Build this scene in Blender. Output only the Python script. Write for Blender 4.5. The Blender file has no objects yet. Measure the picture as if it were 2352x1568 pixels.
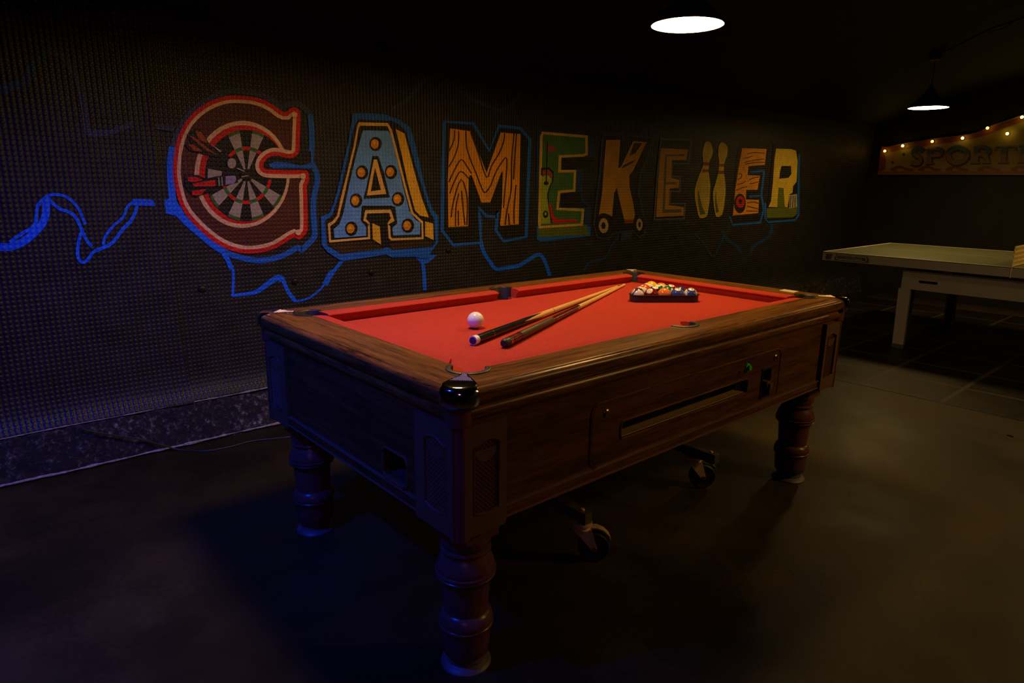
import bpy, bmesh, math, random
from mathutils import Vector, Matrix
random.seed(7)
S = bpy.context.scene
COL = S.collection

# ------------------------------------------------------------------ camera, world, lights, exposure
cam_d = bpy.data.cameras.new('camera'); cam = bpy.data.objects.new('camera', cam_d); COL.objects.link(cam)
cam.location = (-1.9155, -1.7725, 1.3141); cam.rotation_euler = (1.3354, -0.0127, -0.7181)
cam_d.sensor_width = 36; cam_d.lens = 36 * 1525.24 / 2352; cam_d.clip_start = 0.02
S.camera = cam
S.view_settings.view_transform = 'Standard'; S.view_settings.look = 'None'
S.view_settings.gamma = 1; S.view_settings.use_curve_mapping = False
S.view_settings.exposure = 0.0
S.cycles.use_denoising = True
S.cycles.max_bounces = 6; S.cycles.sample_clamp_indirect = 3.0
wd = bpy.data.worlds.new('world'); S.world = wd; wd.use_nodes = True
wd.node_tree.nodes['Background'].inputs[0].default_value = (0.5, 0.5, 0.6, 1)
wd.node_tree.nodes['Background'].inputs[1].default_value = 0.0004

LAMP_E = 72.0            # radiance of a pendant's diffuser
LAMP_C = (1.0, 0.63, 0.21)

def spot(name, loc, aim, color, power, size_deg, blend, radius):
    d = bpy.data.lights.new(name, 'SPOT'); d.color = color; d.energy = power
    d.spot_size = math.radians(size_deg); d.spot_blend = blend; d.shadow_soft_size = radius
    o = bpy.data.objects.new(name, d); COL.objects.link(o); o.location = loc
    o.rotation_euler = (Vector(aim) - Vector(loc)).to_track_quat('-Z', 'Y').to_euler()
    return o
# blue and pink party spots that hang out of frame on the left and behind the camera
spot('blue_party_spot', (-2.45, -0.05, 2.42), (-1.50, 0.55, 0.35), (0.006, 0.05, 1.0), 230, 96, 1.0, 0.05)
spot('pink_party_spot', (-3.0, -2.7, 2.05), (-1.25, 0.35, 0.0), (0.80, 0.28, 0.70), 15, 64, 1.0, 0.15)
spot('amber_fill_spot', (1.9, -2.7, 2.33), (0.35, -0.58, 0.40), (1.0, 0.55, 0.13), 58, 62, 1.0, 0.08)  # added unseen fill that warms the cabinet front, no known fixture here

# ------------------------------------------------------------------ materials
MATS = {}
def _in(n, k, v):
    if k in n.inputs: n.inputs[k].default_value = v
class NT:
    def __init__(s, m):
        m.use_nodes = True; s.t = m.node_tree; s.b = s.t.nodes['Principled BSDF']
    def n(s, typ, **kw):
        x = s.t.nodes.new(typ)
        for k, v in kw.items(): setattr(x, k, v)
        return x
    def l(s, a, b): s.t.links.new(a, b)
def coords(nt, scale=(1, 1, 1), kind='Object'):
    tc = nt.n('ShaderNodeTexCoord'); mp = nt.n('ShaderNodeMapping'); mp.inputs['Scale'].default_value = scale
    nt.l(tc.outputs[kind], mp.inputs['Vector']); return mp.outputs['Vector']
def world_pos(nt, scale=(1, 1, 1)):
    g = nt.n('ShaderNodeNewGeometry'); mp = nt.n('ShaderNodeMapping'); mp.inputs['Scale'].default_value = scale
    nt.l(g.outputs['Position'], mp.inputs['Vector']); return mp.outputs['Vector']
def noise(nt, vec, scale, detail=4, rough=0.55):
    x = nt.n('ShaderNodeTexNoise'); x.inputs['Scale'].default_value = scale; x.inputs['Detail'].default_value = detail
    x.inputs['Roughness'].default_value = rough; nt.l(vec, x.inputs['Vector']); return x.outputs['Fac']
def ramp(nt, fac, stops):
    r = nt.n('ShaderNodeValToRGB'); e = r.color_ramp.elements
    while len(e) < len(stops): e.new(0.5)
    for i, (p, c) in enumerate(stops):
        e[i].position = p; e[i].color = (*c, 1) if len(c) == 3 else c
    nt.l(fac, r.inputs['Fac']); return r.outputs['Color']
def bump(nt, h, strength, dist, prev=None):
    b = nt.n('ShaderNodeBump'); b.inputs['Strength'].default_value = strength; b.inputs['Distance'].default_value = dist
    nt.l(h, b.inputs['Height'])
    if prev: nt.l(prev, b.inputs['Normal'])
    return b.outputs['Normal']
def mathn(nt, op, a, b=None):
    m = nt.n('ShaderNodeMath', operation=op)
    for i, v in enumerate((a, b)):
        if v is None: continue
        if isinstance(v, (int, float)): m.inputs[i].default_value = v
        else: nt.l(v, m.inputs[i])
    return m.outputs[0]

def plain(name, color, rough=0.5, metal=0.0, var=0.15, vscale=30, bmp=0.0, bscale=200, spec=0.5, kind='Object'):
    """one colour with a little procedural mottling and optional fine relief"""
    if name in MATS: return MATS[name]
    m = bpy.data.materials.new(name); nt = NT(m)
    v = coords(nt, kind=kind); f = noise(nt, v, vscale)
    lo = tuple(max(0, c * (1 - var)) for c in color); hi = tuple(min(1, c * (1 + var)) for c in color)
    nt.l(ramp(nt, f, [(0.3, lo), (0.7, hi)]), nt.b.inputs['Base Color'])
    nt.b.inputs['Roughness'].default_value = rough; nt.b.inputs['Metallic'].default_value = metal
    _in(nt.b, 'Specular IOR Level', spec)
    if bmp: nt.l(bump(nt, noise(nt, v, bscale, 3), bmp, 0.002), nt.b.inputs['Normal'])
    MATS[name] = m; return m

def wood(name, dark, light, axis, rough=0.35, grain=14, bmp=0.15):
    """long grain running along one object axis"""
    m = bpy.data.materials.new(name); nt = NT(m)
    sc = [grain * 4.5] * 3; sc[axis] = grain * 0.28
    v = coords(nt, tuple(sc)); f1 = noise(nt, v, 1.0, 6, 0.6)
    sc2 = [grain * 24] * 3; sc2[axis] = grain * 1.6
    f2 = noise(nt, coords(nt, tuple(sc2)), 1.0, 3, 0.6)
    f = mathn(nt, 'ADD', mathn(nt, 'MULTIPLY', f1, 0.55), mathn(nt, 'MULTIPLY', f2, 0.45))
    mid = tuple((a + b) / 2 for a, b in zip(dark, light))
    nt.l(ramp(nt, f, [(0.39, dark), (0.5, mid), (0.61, light)]), nt.b.inputs['Base Color'])
    nt.b.inputs['Roughness'].default_value = rough
    nt.l(bump(nt, f, bmp, 0.001), nt.b.inputs['Normal']); _in(nt.b, 'Specular IOR Level', 0.3)
    MATS[name] = m; return m

PITCH = 0.0212
def dimple_normal(nt, strength=0.55):
    """studs of the drainage membrane, laid out in the room's own metres so paint and sheet share them"""
    g = nt.n('ShaderNodeNewGeometry'); sp = nt.n('ShaderNodeSeparateXYZ'); nt.l(g.outputs['Position'], sp.inputs[0])
    cb = nt.n('ShaderNodeCombineXYZ')
    nt.l(mathn(nt, 'DIVIDE', sp.outputs['X'], PITCH), cb.inputs[0]); nt.l(mathn(nt, 'DIVIDE', sp.outputs['Z'], PITCH), cb.inputs[1])
    vo = nt.n('ShaderNodeTexVoronoi', voronoi_dimensions='2D'); vo.inputs['Randomness'].default_value = 0.0; vo.inputs['Scale'].default_value = 1.0
    nt.l(cb.outputs[0], vo.inputs['Vector'])
    mr = nt.n('ShaderNodeMapRange', interpolation_type='SMOOTHSTEP'); nt.l(vo.outputs['Distance'], mr.inputs[0])
    mr.inputs[1].default_value = 0.18; mr.inputs[2].default_value = 0.46; mr.inputs[3].default_value = 1.0; mr.inputs[4].default_value = 0.0
    rib = mathn(nt, 'MULTIPLY', mathn(nt, 'COSINE', mathn(nt, 'MULTIPLY', cb.inputs[0].links[0].from_socket, 2 * math.pi)), 0.36)
    hgt = mathn(nt, 'ADD', mr.outputs[0], rib)
    lf = noise(nt, world_pos(nt, (1, 1, 1)), 3.0, 2)
    n0 = bump(nt, lf, 0.5, 0.03)
    return bump(nt, hgt, strength, 0.0042, n0), mr.outputs[0]
def membrane(name, color, rough=0.5, var=0.25, spec=0.5):
    if name in MATS: return MATS[name]
    m = bpy.data.materials.new(name); nt = NT(m)
    nrm, h = dimple_normal(nt)
    f = noise(nt, world_pos(nt), 9, 5)
    lo = tuple(c * (1 - var) for c in color); hi = tuple(min(1, c * (1 + var)) for c in color)
    nt.l(ramp(nt, f, [(0.3, lo), (0.7, hi)]), nt.b.inputs['Base Color'])
    nt.b.inputs['Roughness'].default_value = rough; _in(nt.b, 'Specular IOR Level', spec)
    nt.l(nrm, nt.b.inputs['Normal']); MATS[name] = m; return m
def emit(name, color, strength):
    if name in MATS: return MATS[name]
    m = bpy.data.materials.new(name); nt = NT(m)
    nt.b.inputs['Base Color'].default_value = (0.8, 0.8, 0.8, 1)
    nt.b.inputs['Emission Color'].default_value = (*color, 1); nt.b.inputs['Emission Strength'].default_value = strength
    MATS[name] = m; return m

m_wood_x = wood('walnut_long', (0.042, 0.0150, 0.0042), (0.250, 0.098, 0.017), 0, 0.30)
m_wood_y = wood('walnut_cross', (0.042, 0.0150, 0.0042), (0.250, 0.098, 0.017), 1, 0.30)
m_ven_x = wood('veneer_long', (0.038, 0.0125, 0.0045), (0.135, 0.046, 0.0125), 0, 0.42, 9, 0.1)
m_ven_y = wood('veneer_cross', (0.038, 0.0125, 0.0045), (0.135, 0.046, 0.0125), 1, 0.42, 9, 0.1)
m_leg = wood('leg_timber', (0.085, 0.029, 0.025), (0.125, 0.046, 0.038), 2, 0.30, 10, 0.03)
m_tray = plain('tray_gold_brown', (0.20, 0.13, 0.035), 0.45, 0, 0.1, 30)
m_bead = plain('bead_gloss', (0.15, 0.07, 0.05), 0.3, 0, 0.1, 20)
m_panel = plain('moulded_panel', (0.120, 0.058, 0.028), 0.45, 0, 0.15, 20, 0.15, 300)
m_post = plain('corner_post_red_brown', (0.13, 0.035, 0.024), 0.4, 0, 0.15, 12)
m_cloth = plain('red_baize', (0.42, 0.040, 0.021), 0.92, 0, 0.10, 90, 0.35, 900, 0.12)
m_chrome = plain('chrome', (0.62, 0.60, 0.57), 0.10, 1.0, 0.05, 8)
m_brass = plain('brass', (0.60, 0.36, 0.12), 0.28, 1.0, 0.1, 30)
m_steel = plain('zinc_steel', (0.70, 0.52, 0.26), 0.38, 0.35, 0.15, 40)
m_black = plain('black_plastic', (0.012, 0.011, 0.010), 0.45, 0, 0.2, 40)
m_liner = plain('pocket_liner_brown_black', (0.024, 0.018, 0.012), 0.42, 0, 0.25, 60, 0.2, 300)
m_void = plain('dark_inside', (0.004, 0.004, 0.004), 0.9, 0, 0.2, 20)
m_tube = plain('black_steel_tube', (0.085, 0.060, 0.028), 0.4, 0.1, 0.2, 30)
m_rubber = plain('black_rubber', (0.013, 0.013, 0.014), 0.5, 0, 0.2, 40)
m_green_btn = plain('green_button', (0.05, 0.55, 0.03), 0.25, 0, 0.08, 40)
m_white = plain('off_white', (0.78, 0.74, 0.66), 0.45, 0, 0.06, 25)
m_cup = plain('grey_plastic_foot_cup', (0.075, 0.062, 0.062), 0.5, 0, 0.3, 25, 0.1, 100)

# ------------------------------------------------------------------ mesh helpers
class MB:
    """collects shapes, then builds ONE mesh object"""
    def __init__(s): s.v = []; s.f = []; s.m = []; s.mats = []; s.sm = []
    def slot(s, mat):
        if mat not in s.mats: s.mats.append(mat)
        return s.mats.index(mat)
    def add(s, verts, faces, mat=None, smooth=False):
        b = len(s.v); s.v += [tuple(p) for p in verts]; k = s.slot(mat) if mat else 0
        for f in faces: s.f.append([b + i for i in f]); s.m.append(k); s.sm.append(smooth)
    def box(s, x0, x1, y0, y1, z0, z1, mat=None, bev=0.0):
        if bev <= 0:
            v = [(x, y, z) for z in (z0, z1) for y in (y0, y1) for x in (x0, x1)]
            s.add(v, [(0, 2, 3, 1), (4, 5, 7, 6), (0, 1, 5, 4), (2, 6, 7, 3), (0, 4, 6, 2), (1, 3, 7, 5)], mat); return
        bm = bmesh.new(); bmesh.ops.create_cube(bm, size=1)
        for q in bm.verts: q.co = Vector(((x0 + x1) / 2 + q.co.x * (x1 - x0), (y0 + y1) / 2 + q.co.y * (y1 - y0), (z0 + z1) / 2 + q.co.z * (z1 - z0)))
        bmesh.ops.bevel(bm, geom=bm.edges[:], offset=bev, segments=2, profile=0.6, affect='EDGES')
        s.bm(bm, mat)
    def bm(s, bm, mat=None, smooth=False):
        bm.verts.ensure_lookup_table(); bm.verts.index_update()
        s.add([q.co.copy() for q in bm.verts], [[q.index for q in f.verts] for f in bm.faces], mat, smooth); bm.free()
    def lathe(s, prof, cx, cy, mat=None, n=32, axis='z', cz=0.0, a0=0, a1=360, cap=True):
        full = abs(a1 - a0) >= 360; m = n if full else n + 1; v = []
        for (r, z) in prof:
            for k in range(m):
                a = math.radians(a0 + (a1 - a0) * k / n)
                p = (r * math.cos(a), r * math.sin(a), z)
                if axis == 'x': p = (p[2], p[0], p[1])
                if axis == 'y': p = (p[0], p[2], p[1])
                v.append((cx + p[0], cy + p[1], cz + p[2]))
        f = []
        for i in range(len(prof) - 1):
            for k in range(n):
                k2 = (k + 1) % m
                f.append((i * m + k, i * m + k2, (i + 1) * m + k2, (i + 1) * m + k))
        if cap and full:
            f.append(tuple(range(m))[::-1]); f.append(tuple((len(prof) - 1) * m + k for k in range(m)))
        s.add(v, f, mat, True)
    def prism(s, pts, z0, z1, mat=None):
        """plan polygon extruded in z"""
        n = len(pts)
        v = [(x, y, z0) for x, y in pts] + [(x, y, z1) for x, y in pts]
        f = [tuple(range(n))[::-1], tuple(range(n, 2 * n))] + [(i, (i + 1) % n, n + (i + 1) % n, n + i) for i in range(n)]
        s.add(v, f, mat)
    def tube(s, pts, r, mat=None, n=10):
        pts = [Vector(p) for p in pts]; rings = []
        rr = r if isinstance(r, (list, tuple)) else [r] * len(pts)
        t0 = (pts[1] - pts[0]).normalized(); up = Vector((0, 0, 1)) if abs(t0.z) < 0.9 else Vector((1, 0, 0))
        u = t0.cross(up).normalized()
        v = []
        for i, p in enumerate(pts):
            t = (pts[min(i + 1, len(pts) - 1)] - pts[max(i - 1, 0)]).normalized()
            u = (u - t * u.dot(t)).normalized(); w = t.cross(u)
            for k in range(n):
                a = 2 * math.pi * k / n
                v.append(p + (u * math.cos(a) + w * math.sin(a)) * rr[i])
        f = [(i * n + k, i * n + (k + 1) % n, (i + 1) * n + (k + 1) % n, (i + 1) * n + k) for i in range(len(pts) - 1) for k in range(n)]
        f += [tuple(range(n))[::-1], tuple((len(pts) - 1) * n + k for k in range(n))]
        s.add(v, f, mat, True)
    def build(s, name, mat=None, parent=None, fix=True, auto=True):
        me = bpy.data.meshes.new(name); me.from_pydata(s.v, [], s.f)
        mats = s.mats or [mat]
        for q in mats: me.materials.append(q if q else mat)
        me.polygons.foreach_set('material_index', s.m)
        if fix:
            bm = bmesh.new(); bm.from_mesh(me); bmesh.ops.recalc_face_normals(bm, faces=bm.faces[:]); bm.to_mesh(me); bm.free()
        me.polygons.foreach_set('use_smooth', s.sm)
        if any(s.sm) and auto: me.set_sharp_from_angle(angle=math.radians(38))
        o = bpy.data.objects.new(name, me); COL.objects.link(o)
        if parent: o.parent = parent
        return o
def thing(name, label, cat, loc=(0, 0, 0), rz=0.0, group=None):
    o = bpy.data.objects.new(name, None); o.empty_display_size = 0.05; COL.objects.link(o)
    o.location = loc; o.rotation_euler = (0, 0, rz); o['label'] = label; o['category'] = cat
    if group: o['group'] = group
    return o
def tag(o, label, cat, group=None, kind=None):
    o['label'] = label; o['category'] = cat
    if group: o['group'] = group
    if kind: o['kind'] = kind
    return o
def rrect(x0, x1, z0, z1, r, n=5):
    pts = []
    for cx, cz, a in ((x1 - r, z1 - r, 0), (x0 + r, z1 - r, 90), (x0 + r, z0 + r, 180), (x1 - r, z0 + r, 270)):
        for k in range(n + 1):
            t = math.radians(a + 90 * k / n); pts.append((cx + r * math.cos(t), cz + r * math.sin(t)))
    return pts
def plate(mb, outer, holes, d0, d1, axis, mat=None):
    """flat plate with holes; 2D points (a, z); thickness from d0 to d1 along 'x' or 'y'"""
    bm = bmesh.new(); loops = []
    P = (lambda a, z, d: (a, d, z)) if axis == 'y' else (lambda a, z, d: (d, a, z))
    for lp in [outer] + holes:
        vs = [bm.verts.new(P(a, z, d0)) for a, z in lp]
        loops.append([bm.edges.new((vs[i], vs[(i + 1) % len(vs)])) for i in range(len(vs))])
    es = [e for l in loops for e in l]
    bmesh.ops.triangle_fill(bm, edges=es, use_beauty=True)
    ret = bmesh.ops.extrude_face_region(bm, geom=bm.faces[:])
    dv = Vector(P(0, 0, d1 - d0))
    for q in ret['geom']:
        if isinstance(q, bmesh.types.BMVert): q.co += dv
    mb.bm(bm, mat)
def strip2d(mb, pts, w, d0, d1, axis, mat=None):
    """a raised bead following 2D points (a, z) on a vertical face"""
    P = (lambda a, z, d: (a, d, z)) if axis == 'y' else (lambda a, z, d: (d, a, z))
    n = len(pts); v = []; f = []
    for i in range(n):
        a, b = pts[max(0, i - 1)], pts[min(n - 1, i + 1)]
        dx, dz = b[0] - a[0], b[1] - a[1]; l = math.hypot(dx, dz) or 1
        nx, nz = -dz / l * w / 2, dx / l * w / 2
        v += [P(pts[i][0] + nx, pts[i][1] + nz, d0), P(pts[i][0] + nx * .5, pts[i][1] + nz * .5, d1), P(pts[i][0] - nx * .5, pts[i][1] - nz * .5, d1), P(pts[i][0] - nx, pts[i][1] - nz, d0)]
    for i in range(n - 1):
        for k in range(3): f.append((i * 4 + k, i * 4 + k + 1, i * 4 + 5 + k, i * 4 + 4 + k))
    mb.add(v, f, mat)
def text_mesh(txt, size, bold=0.0):
    cu = bpy.data.curves.new('t', 'FONT'); cu.body = txt; cu.size = size; cu.align_x = 'CENTER'; cu.align_y = 'CENTER'; cu.offset = bold; cu.resolution_u = 2
    o = bpy.data.objects.new('t', cu); COL.objects.link(o)
    dg = bpy.context.evaluated_depsgraph_get(); dg.update()
    me = bpy.data.meshes.new_from_object(o.evaluated_get(dg)); v = [q.co.copy() for q in me.vertices]; f = [list(q.vertices) for q in me.polygons]
    bpy.data.objects.remove(o); bpy.data.curves.remove(cu); bpy.data.meshes.remove(me)
    return v, f

# ------------------------------------------------------------------ the setting
from mathutils import noise as mnoise
X0, X1, Y0, Y1 = -5.2, 7.1, -3.75, 1.80
def concrete(name, dark, mid, light, rough=0.5):
    m = bpy.data.materials.new(name); nt = NT(m); v = world_pos(nt)
    f = noise(nt, v, 1.1, 8, 0.62); g = noise(nt, v, 60, 3)
    h = mathn(nt, 'ADD', mathn(nt, 'MULTIPLY', f, 0.8), mathn(nt, 'MULTIPLY', g, 0.2))
    nt.l(ramp(nt, h, [(0.36, dark), (0.5, mid), (0.66, light)]), nt.b.inputs['Base Color'])
    nt.l(ramp(nt, f, [(0.35, (rough - .1,) * 3), (0.65, (rough + .15,) * 3)]), nt.b.inputs['Roughness'])
    nt.l(bump(nt, noise(nt, v, 160, 3), 0.25, 0.003), nt.b.inputs['Normal'])
    _in(nt.b, 'Specular IOR Level', 0.24)
    return m
m_floor = concrete('floor_painted_concrete', (0.008, 0.0058, 0.0026), (0.021, 0.0148, 0.0045), (0.055, 0.037, 0.011), 0.48)
m_tile = concrete('floor_tile_dark', (0.005, 0.0045, 0.003), (0.010, 0.008, 0.0045), (0.022, 0.016, 0.008), 0.46)
mb = MB(); mb.box(X0, X1, Y0, Y1, -0.08, 0.0)
floor = mb.build('floor', m_floor); tag(floor, 'dark worn painted concrete floor under the pool table', 'floor', kind='structure')
tile_me = None; N_T = 0
for i in range(9):
    for j in range(11):
        x = 2.735 + 0.492 * i; y = 1.42 - 0.50 * j
        if x + 0.47 > X1 or y - 0.48 < Y0: continue
        if tile_me is None:
            mb = MB(); mb.box(0, 0.462, -0.470, 0, -0.002, 0.0022, bev=0.0008); o = mb.build('floor_tile', m_tile, floor); tile_me = o.data
        else:
            o = bpy.data.objects.new('floor_tile', tile_me); COL.objects.link(o); o.parent = floor
        o.location = (x, y, 0)
m_joint = concrete('floor_joint_pale', (0.022, 0.017, 0.008), (0.045, 0.034, 0.016), (0.085, 0.064, 0.03), 0.6)
mb = MB(); mb.box(2.737, X1 - 0.02, Y0 + 0.02, 1.42, 0.0, 0.0016); mb.build('tile_bedding', m_joint, floor)

# vaulted ceiling
def vault_z(y): return -4.35 + math.sqrt(6.95 ** 2 - (y + 1) ** 2)
m_ceil = bpy.data.materials.new('ceiling_black_sheet'); nt = NT(m_ceil)
nt.l(ramp(nt, noise(nt, world_pos(nt), 5, 4), [(0.35, (0.006, 0.0055, 0.005)), (0.65, (0.015, 0.013, 0.011))]), nt.b.inputs['Base Color'])
nt.b.inputs['Roughness'].default_value = 0.6; _in(nt.b, 'Specular IOR Level', 0.25)
nt.l(bump(nt, noise(nt, world_pos(nt, (1, 1, 1)), 24, 4), 0.8, 0.02), nt.b.inputs['Normal'])
mb = MB(); n = 24; v = []; f = []
for i in range(n + 1):
    y = Y0 - 0.1 + (Y1 + 0.2 - Y0) * i / n
    for x in (X0 - .1, X1 + .1): v += [(x, y, vault_z(y)), (x, y, vault_z(y) + 0.12)]
for i in range(n):
    a, b = i * 4, i * 4 + 4
    f += [(a, b, b + 2, a + 2), (a + 1, a + 3, b + 3, b + 1), (a, a + 1, b + 1, b), (a + 2, b + 2, b + 3, a + 3)]
f += [(0, 2, 3, 1), (4 * n, 4 * n + 1, 4 * n + 3, 4 * n + 2)]
mb.add(v, f, None, True); ceil = mb.build('ceiling', m_ceil); tag(ceil, 'low black vaulted ceiling over the games room', 'ceiling', kind='structure')

m_wall = plain('wall_black_paint', (0.011, 0.010, 0.009), 0.6, 0, 0.4, 6, 0.4, 60, 0.3)
for nm, lab, bx in (('wall_right', 'plain black painted side wall of the room', (X0 - .1, X1 + .1, Y0 - .1, Y0, -0.08, 2.12)),
                    ('wall_far', 'black end wall behind the table tennis table', (X1, X1 + .1, Y0, Y1, -0.08, 2.60)),
                    ('wall_near', 'black end wall beyond the near end of the room', (X0 - .1, X0, Y0, Y1, -0.08, 2.60))):
    mb = MB(); mb.box(*bx); tag(mb.build(nm, m_wall), lab, 'wall', kind='structure')

# mural wall: masonry, rough plinth, two studded membrane sheets, paint
mb = MB(); mb.box(X0, X1, Y1 - 0.02, Y1 + 0.12, -0.08, 2.12)
wall = mb.build('wall_back', m_wall); tag(wall, 'long black wall lined with studded sheet and painted with big letters', 'wall', kind='structure')

m_rough = bpy.data.materials.new('plinth_rough_concrete'); nt = NT(m_rough); v = world_pos(nt)
f1 = noise(nt, v, 38, 6, 0.7); f2 = noise(nt, v, 2.2, 3)
h = mathn(nt, 'ADD', mathn(nt, 'MULTIPLY', f1, 0.75), mathn(nt, 'MULTIPLY', f2, 0.25))
nt.l(ramp(nt, h, [(0.50, (0.012, 0.011, 0.011)), (0.57, (0.05, 0.043, 0.043)), (0.66, (0.34, 0.29, 0.29))]), nt.b.inputs['Base Color'])
nt.b.inputs['Roughness'].default_value = 0.9
nt.l(bump(nt, f1, 0.9, 0.02), nt.b.inputs['Normal'])
mb = MB(); nx, nz = 560, 12; vv = []; ff = []
for i in range(nx + 1):
    x = X0 + (X1 - X0) * i / nx
    for j in range(nz + 1):
        t = j / nz; z = 0.215 * t; y = 1.655 + 0.035 * t
        d = mnoise.fractal((x * 14, z * 14, 3.1), 1.0, 2.0, 4) * 0.014 + mnoise.noise((x * 3, z * 5, 0)) * 0.010
        vv.append((x, y + d * (0.4 if j in (0, nz) else 1), z + mnoise.noise((x * 11, 9, j)) * 0.004 * (j > 0)))
    vv.append((x, 1.80, 0.215))
for i in range(nx):
    a, b = i * (nz + 2), (i + 1) * (nz + 2)
    for j in range(nz + 1): ff.append((a + j, b + j, b + j + 1, a + j + 1))
mb.add(vv, ff, None, True); mb.build('plinth', m_rough, wall, auto=False)
m_mortar = plain('mortar_edge_pale', (0.34, 0.28, 0.26), 0.9, 0, 0.5, 60, 0.8, 200)
def ragged(name, z, y, w0, x0, x1, sd):
    mb = MB(); rnd = random.Random(sd); n = int((x1 - x0) / 0.025); v = []; f = []
    for i in range(n + 1):
        x = x0 + (x1 - x0) * i / n
        w = max(0.0008, w0 * (0.55 + 1.3 * mnoise.noise((x * 9, sd, 0)) + 0.5 * mnoise.noise((x * 40, sd, 5))))
        dz = mnoise.noise((x * 3, sd, 2)) * 0.004
        v += [(x, y + 0.02, z + dz - w), (x, y - w * 0.8, z + dz - w * .4), (x, y - w * 0.8, z + dz + w * .6), (x, y + 0.02, z + dz + w)]
    for i in range(n):
        for k in range(3): f.append((i * 4 + k, i * 4 + k + 1, i * 4 + 5 + k, i * 4 + 4 + k))
    mb.add(v, f); mb.build(name, m_mortar, wall)
ragged('mortar_edge', 0.012, 1.648, 0.0065, -2.6, 1.2, 3)
ragged('mortar_edge', 0.213, 1.684, 0.0045, -2.6, 1.2, 8)

m_sheet = membrane('studded_membrane', (0.016, 0.0135, 0.0125), 0.48, 0.3, 0.42)
m_edge = plain('sheet_edge_brown', (0.06, 0.045, 0.01), 0.5, 0, 0.2, 30)
SH = [(0.212, 1.690), (0.225, 1.703), (0.245, 1.718), (0.27, 1.731), (0.30, 1.741), (0.34, 1.7475), (0.40, 1.750), (0.8, 1.750), (1.2, 1.750), (1.6, 1.750), (2.06, 1.750)]
def sheet(x0, x1, off, n, lean=0.0, seam=False):
    mb = MB(); v = []; f = []; k = len(SH)
    for i in range(n + 1):
        for (z, y) in SH:
            t = i / n; xa = x0 + (x1 - x0) * t
            if lean and t > 0.9: xa += lean * (1 - z / 1.3) * (t - 0.9) * 10
            w = mnoise.noise((xa * 1.3, z * 0.8, 4)) * 0.006 * min(1, max(0, (0.8 - z) / 0.4))
            bulge = 0.014 * max(0, 1 - abs(x1 - xa) / 0.10) * (0.5 + 0.5 * math.sin(z * 5)) if seam else 0
            zz = z + (mnoise.noise((xa * 2, 1, 1)) * 0.006 if z < 0.25 else 0)
            v.append((xa, y + off + w - bulge, zz))
    m = len(v)
    v += [(a, b + 0.004, c) for a, b, c in v]
    for i in range(n):
        for j in range(k - 1):
            a, b = i * k + j, (i + 1) * k + j
            f += [(a, b, b + 1, a + 1), (m + a, m + a + 1, m + b + 1, m + b)]
    for i in range(n): f += [(i * k, m + i * k, m + (i + 1) * k, (i + 1) * k)]
    for j in range(k - 1): a = n * k + j; f += [(a, m + a, m + a + 1, a + 1)]
    mb.add(v, f, None, True); return mb.build('membrane_sheet', m_sheet, wall)
sh_l = sheet(X0, -1.043, -0.007, 60, 0.035, True)
sh_l['label'] = 'left studded sheet overlapping the next at a seam'
sh_r = sheet(-1.10, X1, 0.0, 120)
m_fix = plain('fixing_black', (0.008, 0.008, 0.008), 0.4, 0, 0.2, 30)
for x, z in ((-0.905, 0.77), (-0.419, 0.765), (0.054, 0.781), (-1.054, 0.282), (-0.832, 0.294), (0.622, 0.879)):
    mb = MB(); mb.lathe([(0.0, -0.012), (0.006, -0.012), (0.008, -0.008), (0.016, -0.006), (0.019, 0.0), (0.019, 0.004)], x, 1.7485 - (0.008 if x < -1.03 else 0), None, 14, 'y', z)
    mb.build('fixing_washer', m_fix, sh_l if x < -1.03 else sh_r)

PAINT = {'dblue2': (0.010, 0.040, 0.13), 'blue': (0.004, 0.13, 0.85), 'dblue': (0.008, 0.115, 0.55), 'gblue': (0.032, 0.045, 0.095), 'red': (0.66, 0.008, 0.01),
         'cream': (0.82, 0.5, 0.26), 'maroon': (0.085, 0.018, 0.01), 'black': (0.008, 0.0065, 0.0055), 'bone': (0.40, 0.34, 0.26),
         'green': (0.05, 0.15, 0.025), 'rust': (0.36, 0.05, 0.01), 'lilac': (0.32, 0.25, 0.42), 'gold': (0.85, 0.46, 0.03),
         'cream2': (0.85, 0.48, 0.11), 'brown': (0.040, 0.018, 0.007), 'sky': (0.13, 0.34, 0.85), 'amber': (0.75, 0.26, 0.012),
         'orange': (0.8, 0.3, 0.012), 'gold2': (0.66, 0.4, 0.06), 'gold3': (0.68, 0.46, 0.04), 'olive': (0.11, 0.14, 0.012),
         'lime': (0.34, 0.42, 0.02), 'ochre': (0.58, 0.27, 0.016), 'bone2': (0.55, 0.38, 0.18), 'grey': (0.11, 0.11, 0.11),
         'sdark': (0.025, 0.012, 0.006), 'scream': (0.17, 0.10, 0.03), 'sblue': (0.03, 0.06, 0.11), 'srust': (0.15, 0.035, 0.010), 'srust2': (0.20, 0.07, 0.016)}
def paint(c, on_wall=True):
    return membrane('paint_' + c, PAINT[c], 0.5, 0.14, 0.4) if on_wall else plain('sign_paint_' + c, PAINT[c], 0.5, 0, 0.12, 12)
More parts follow.
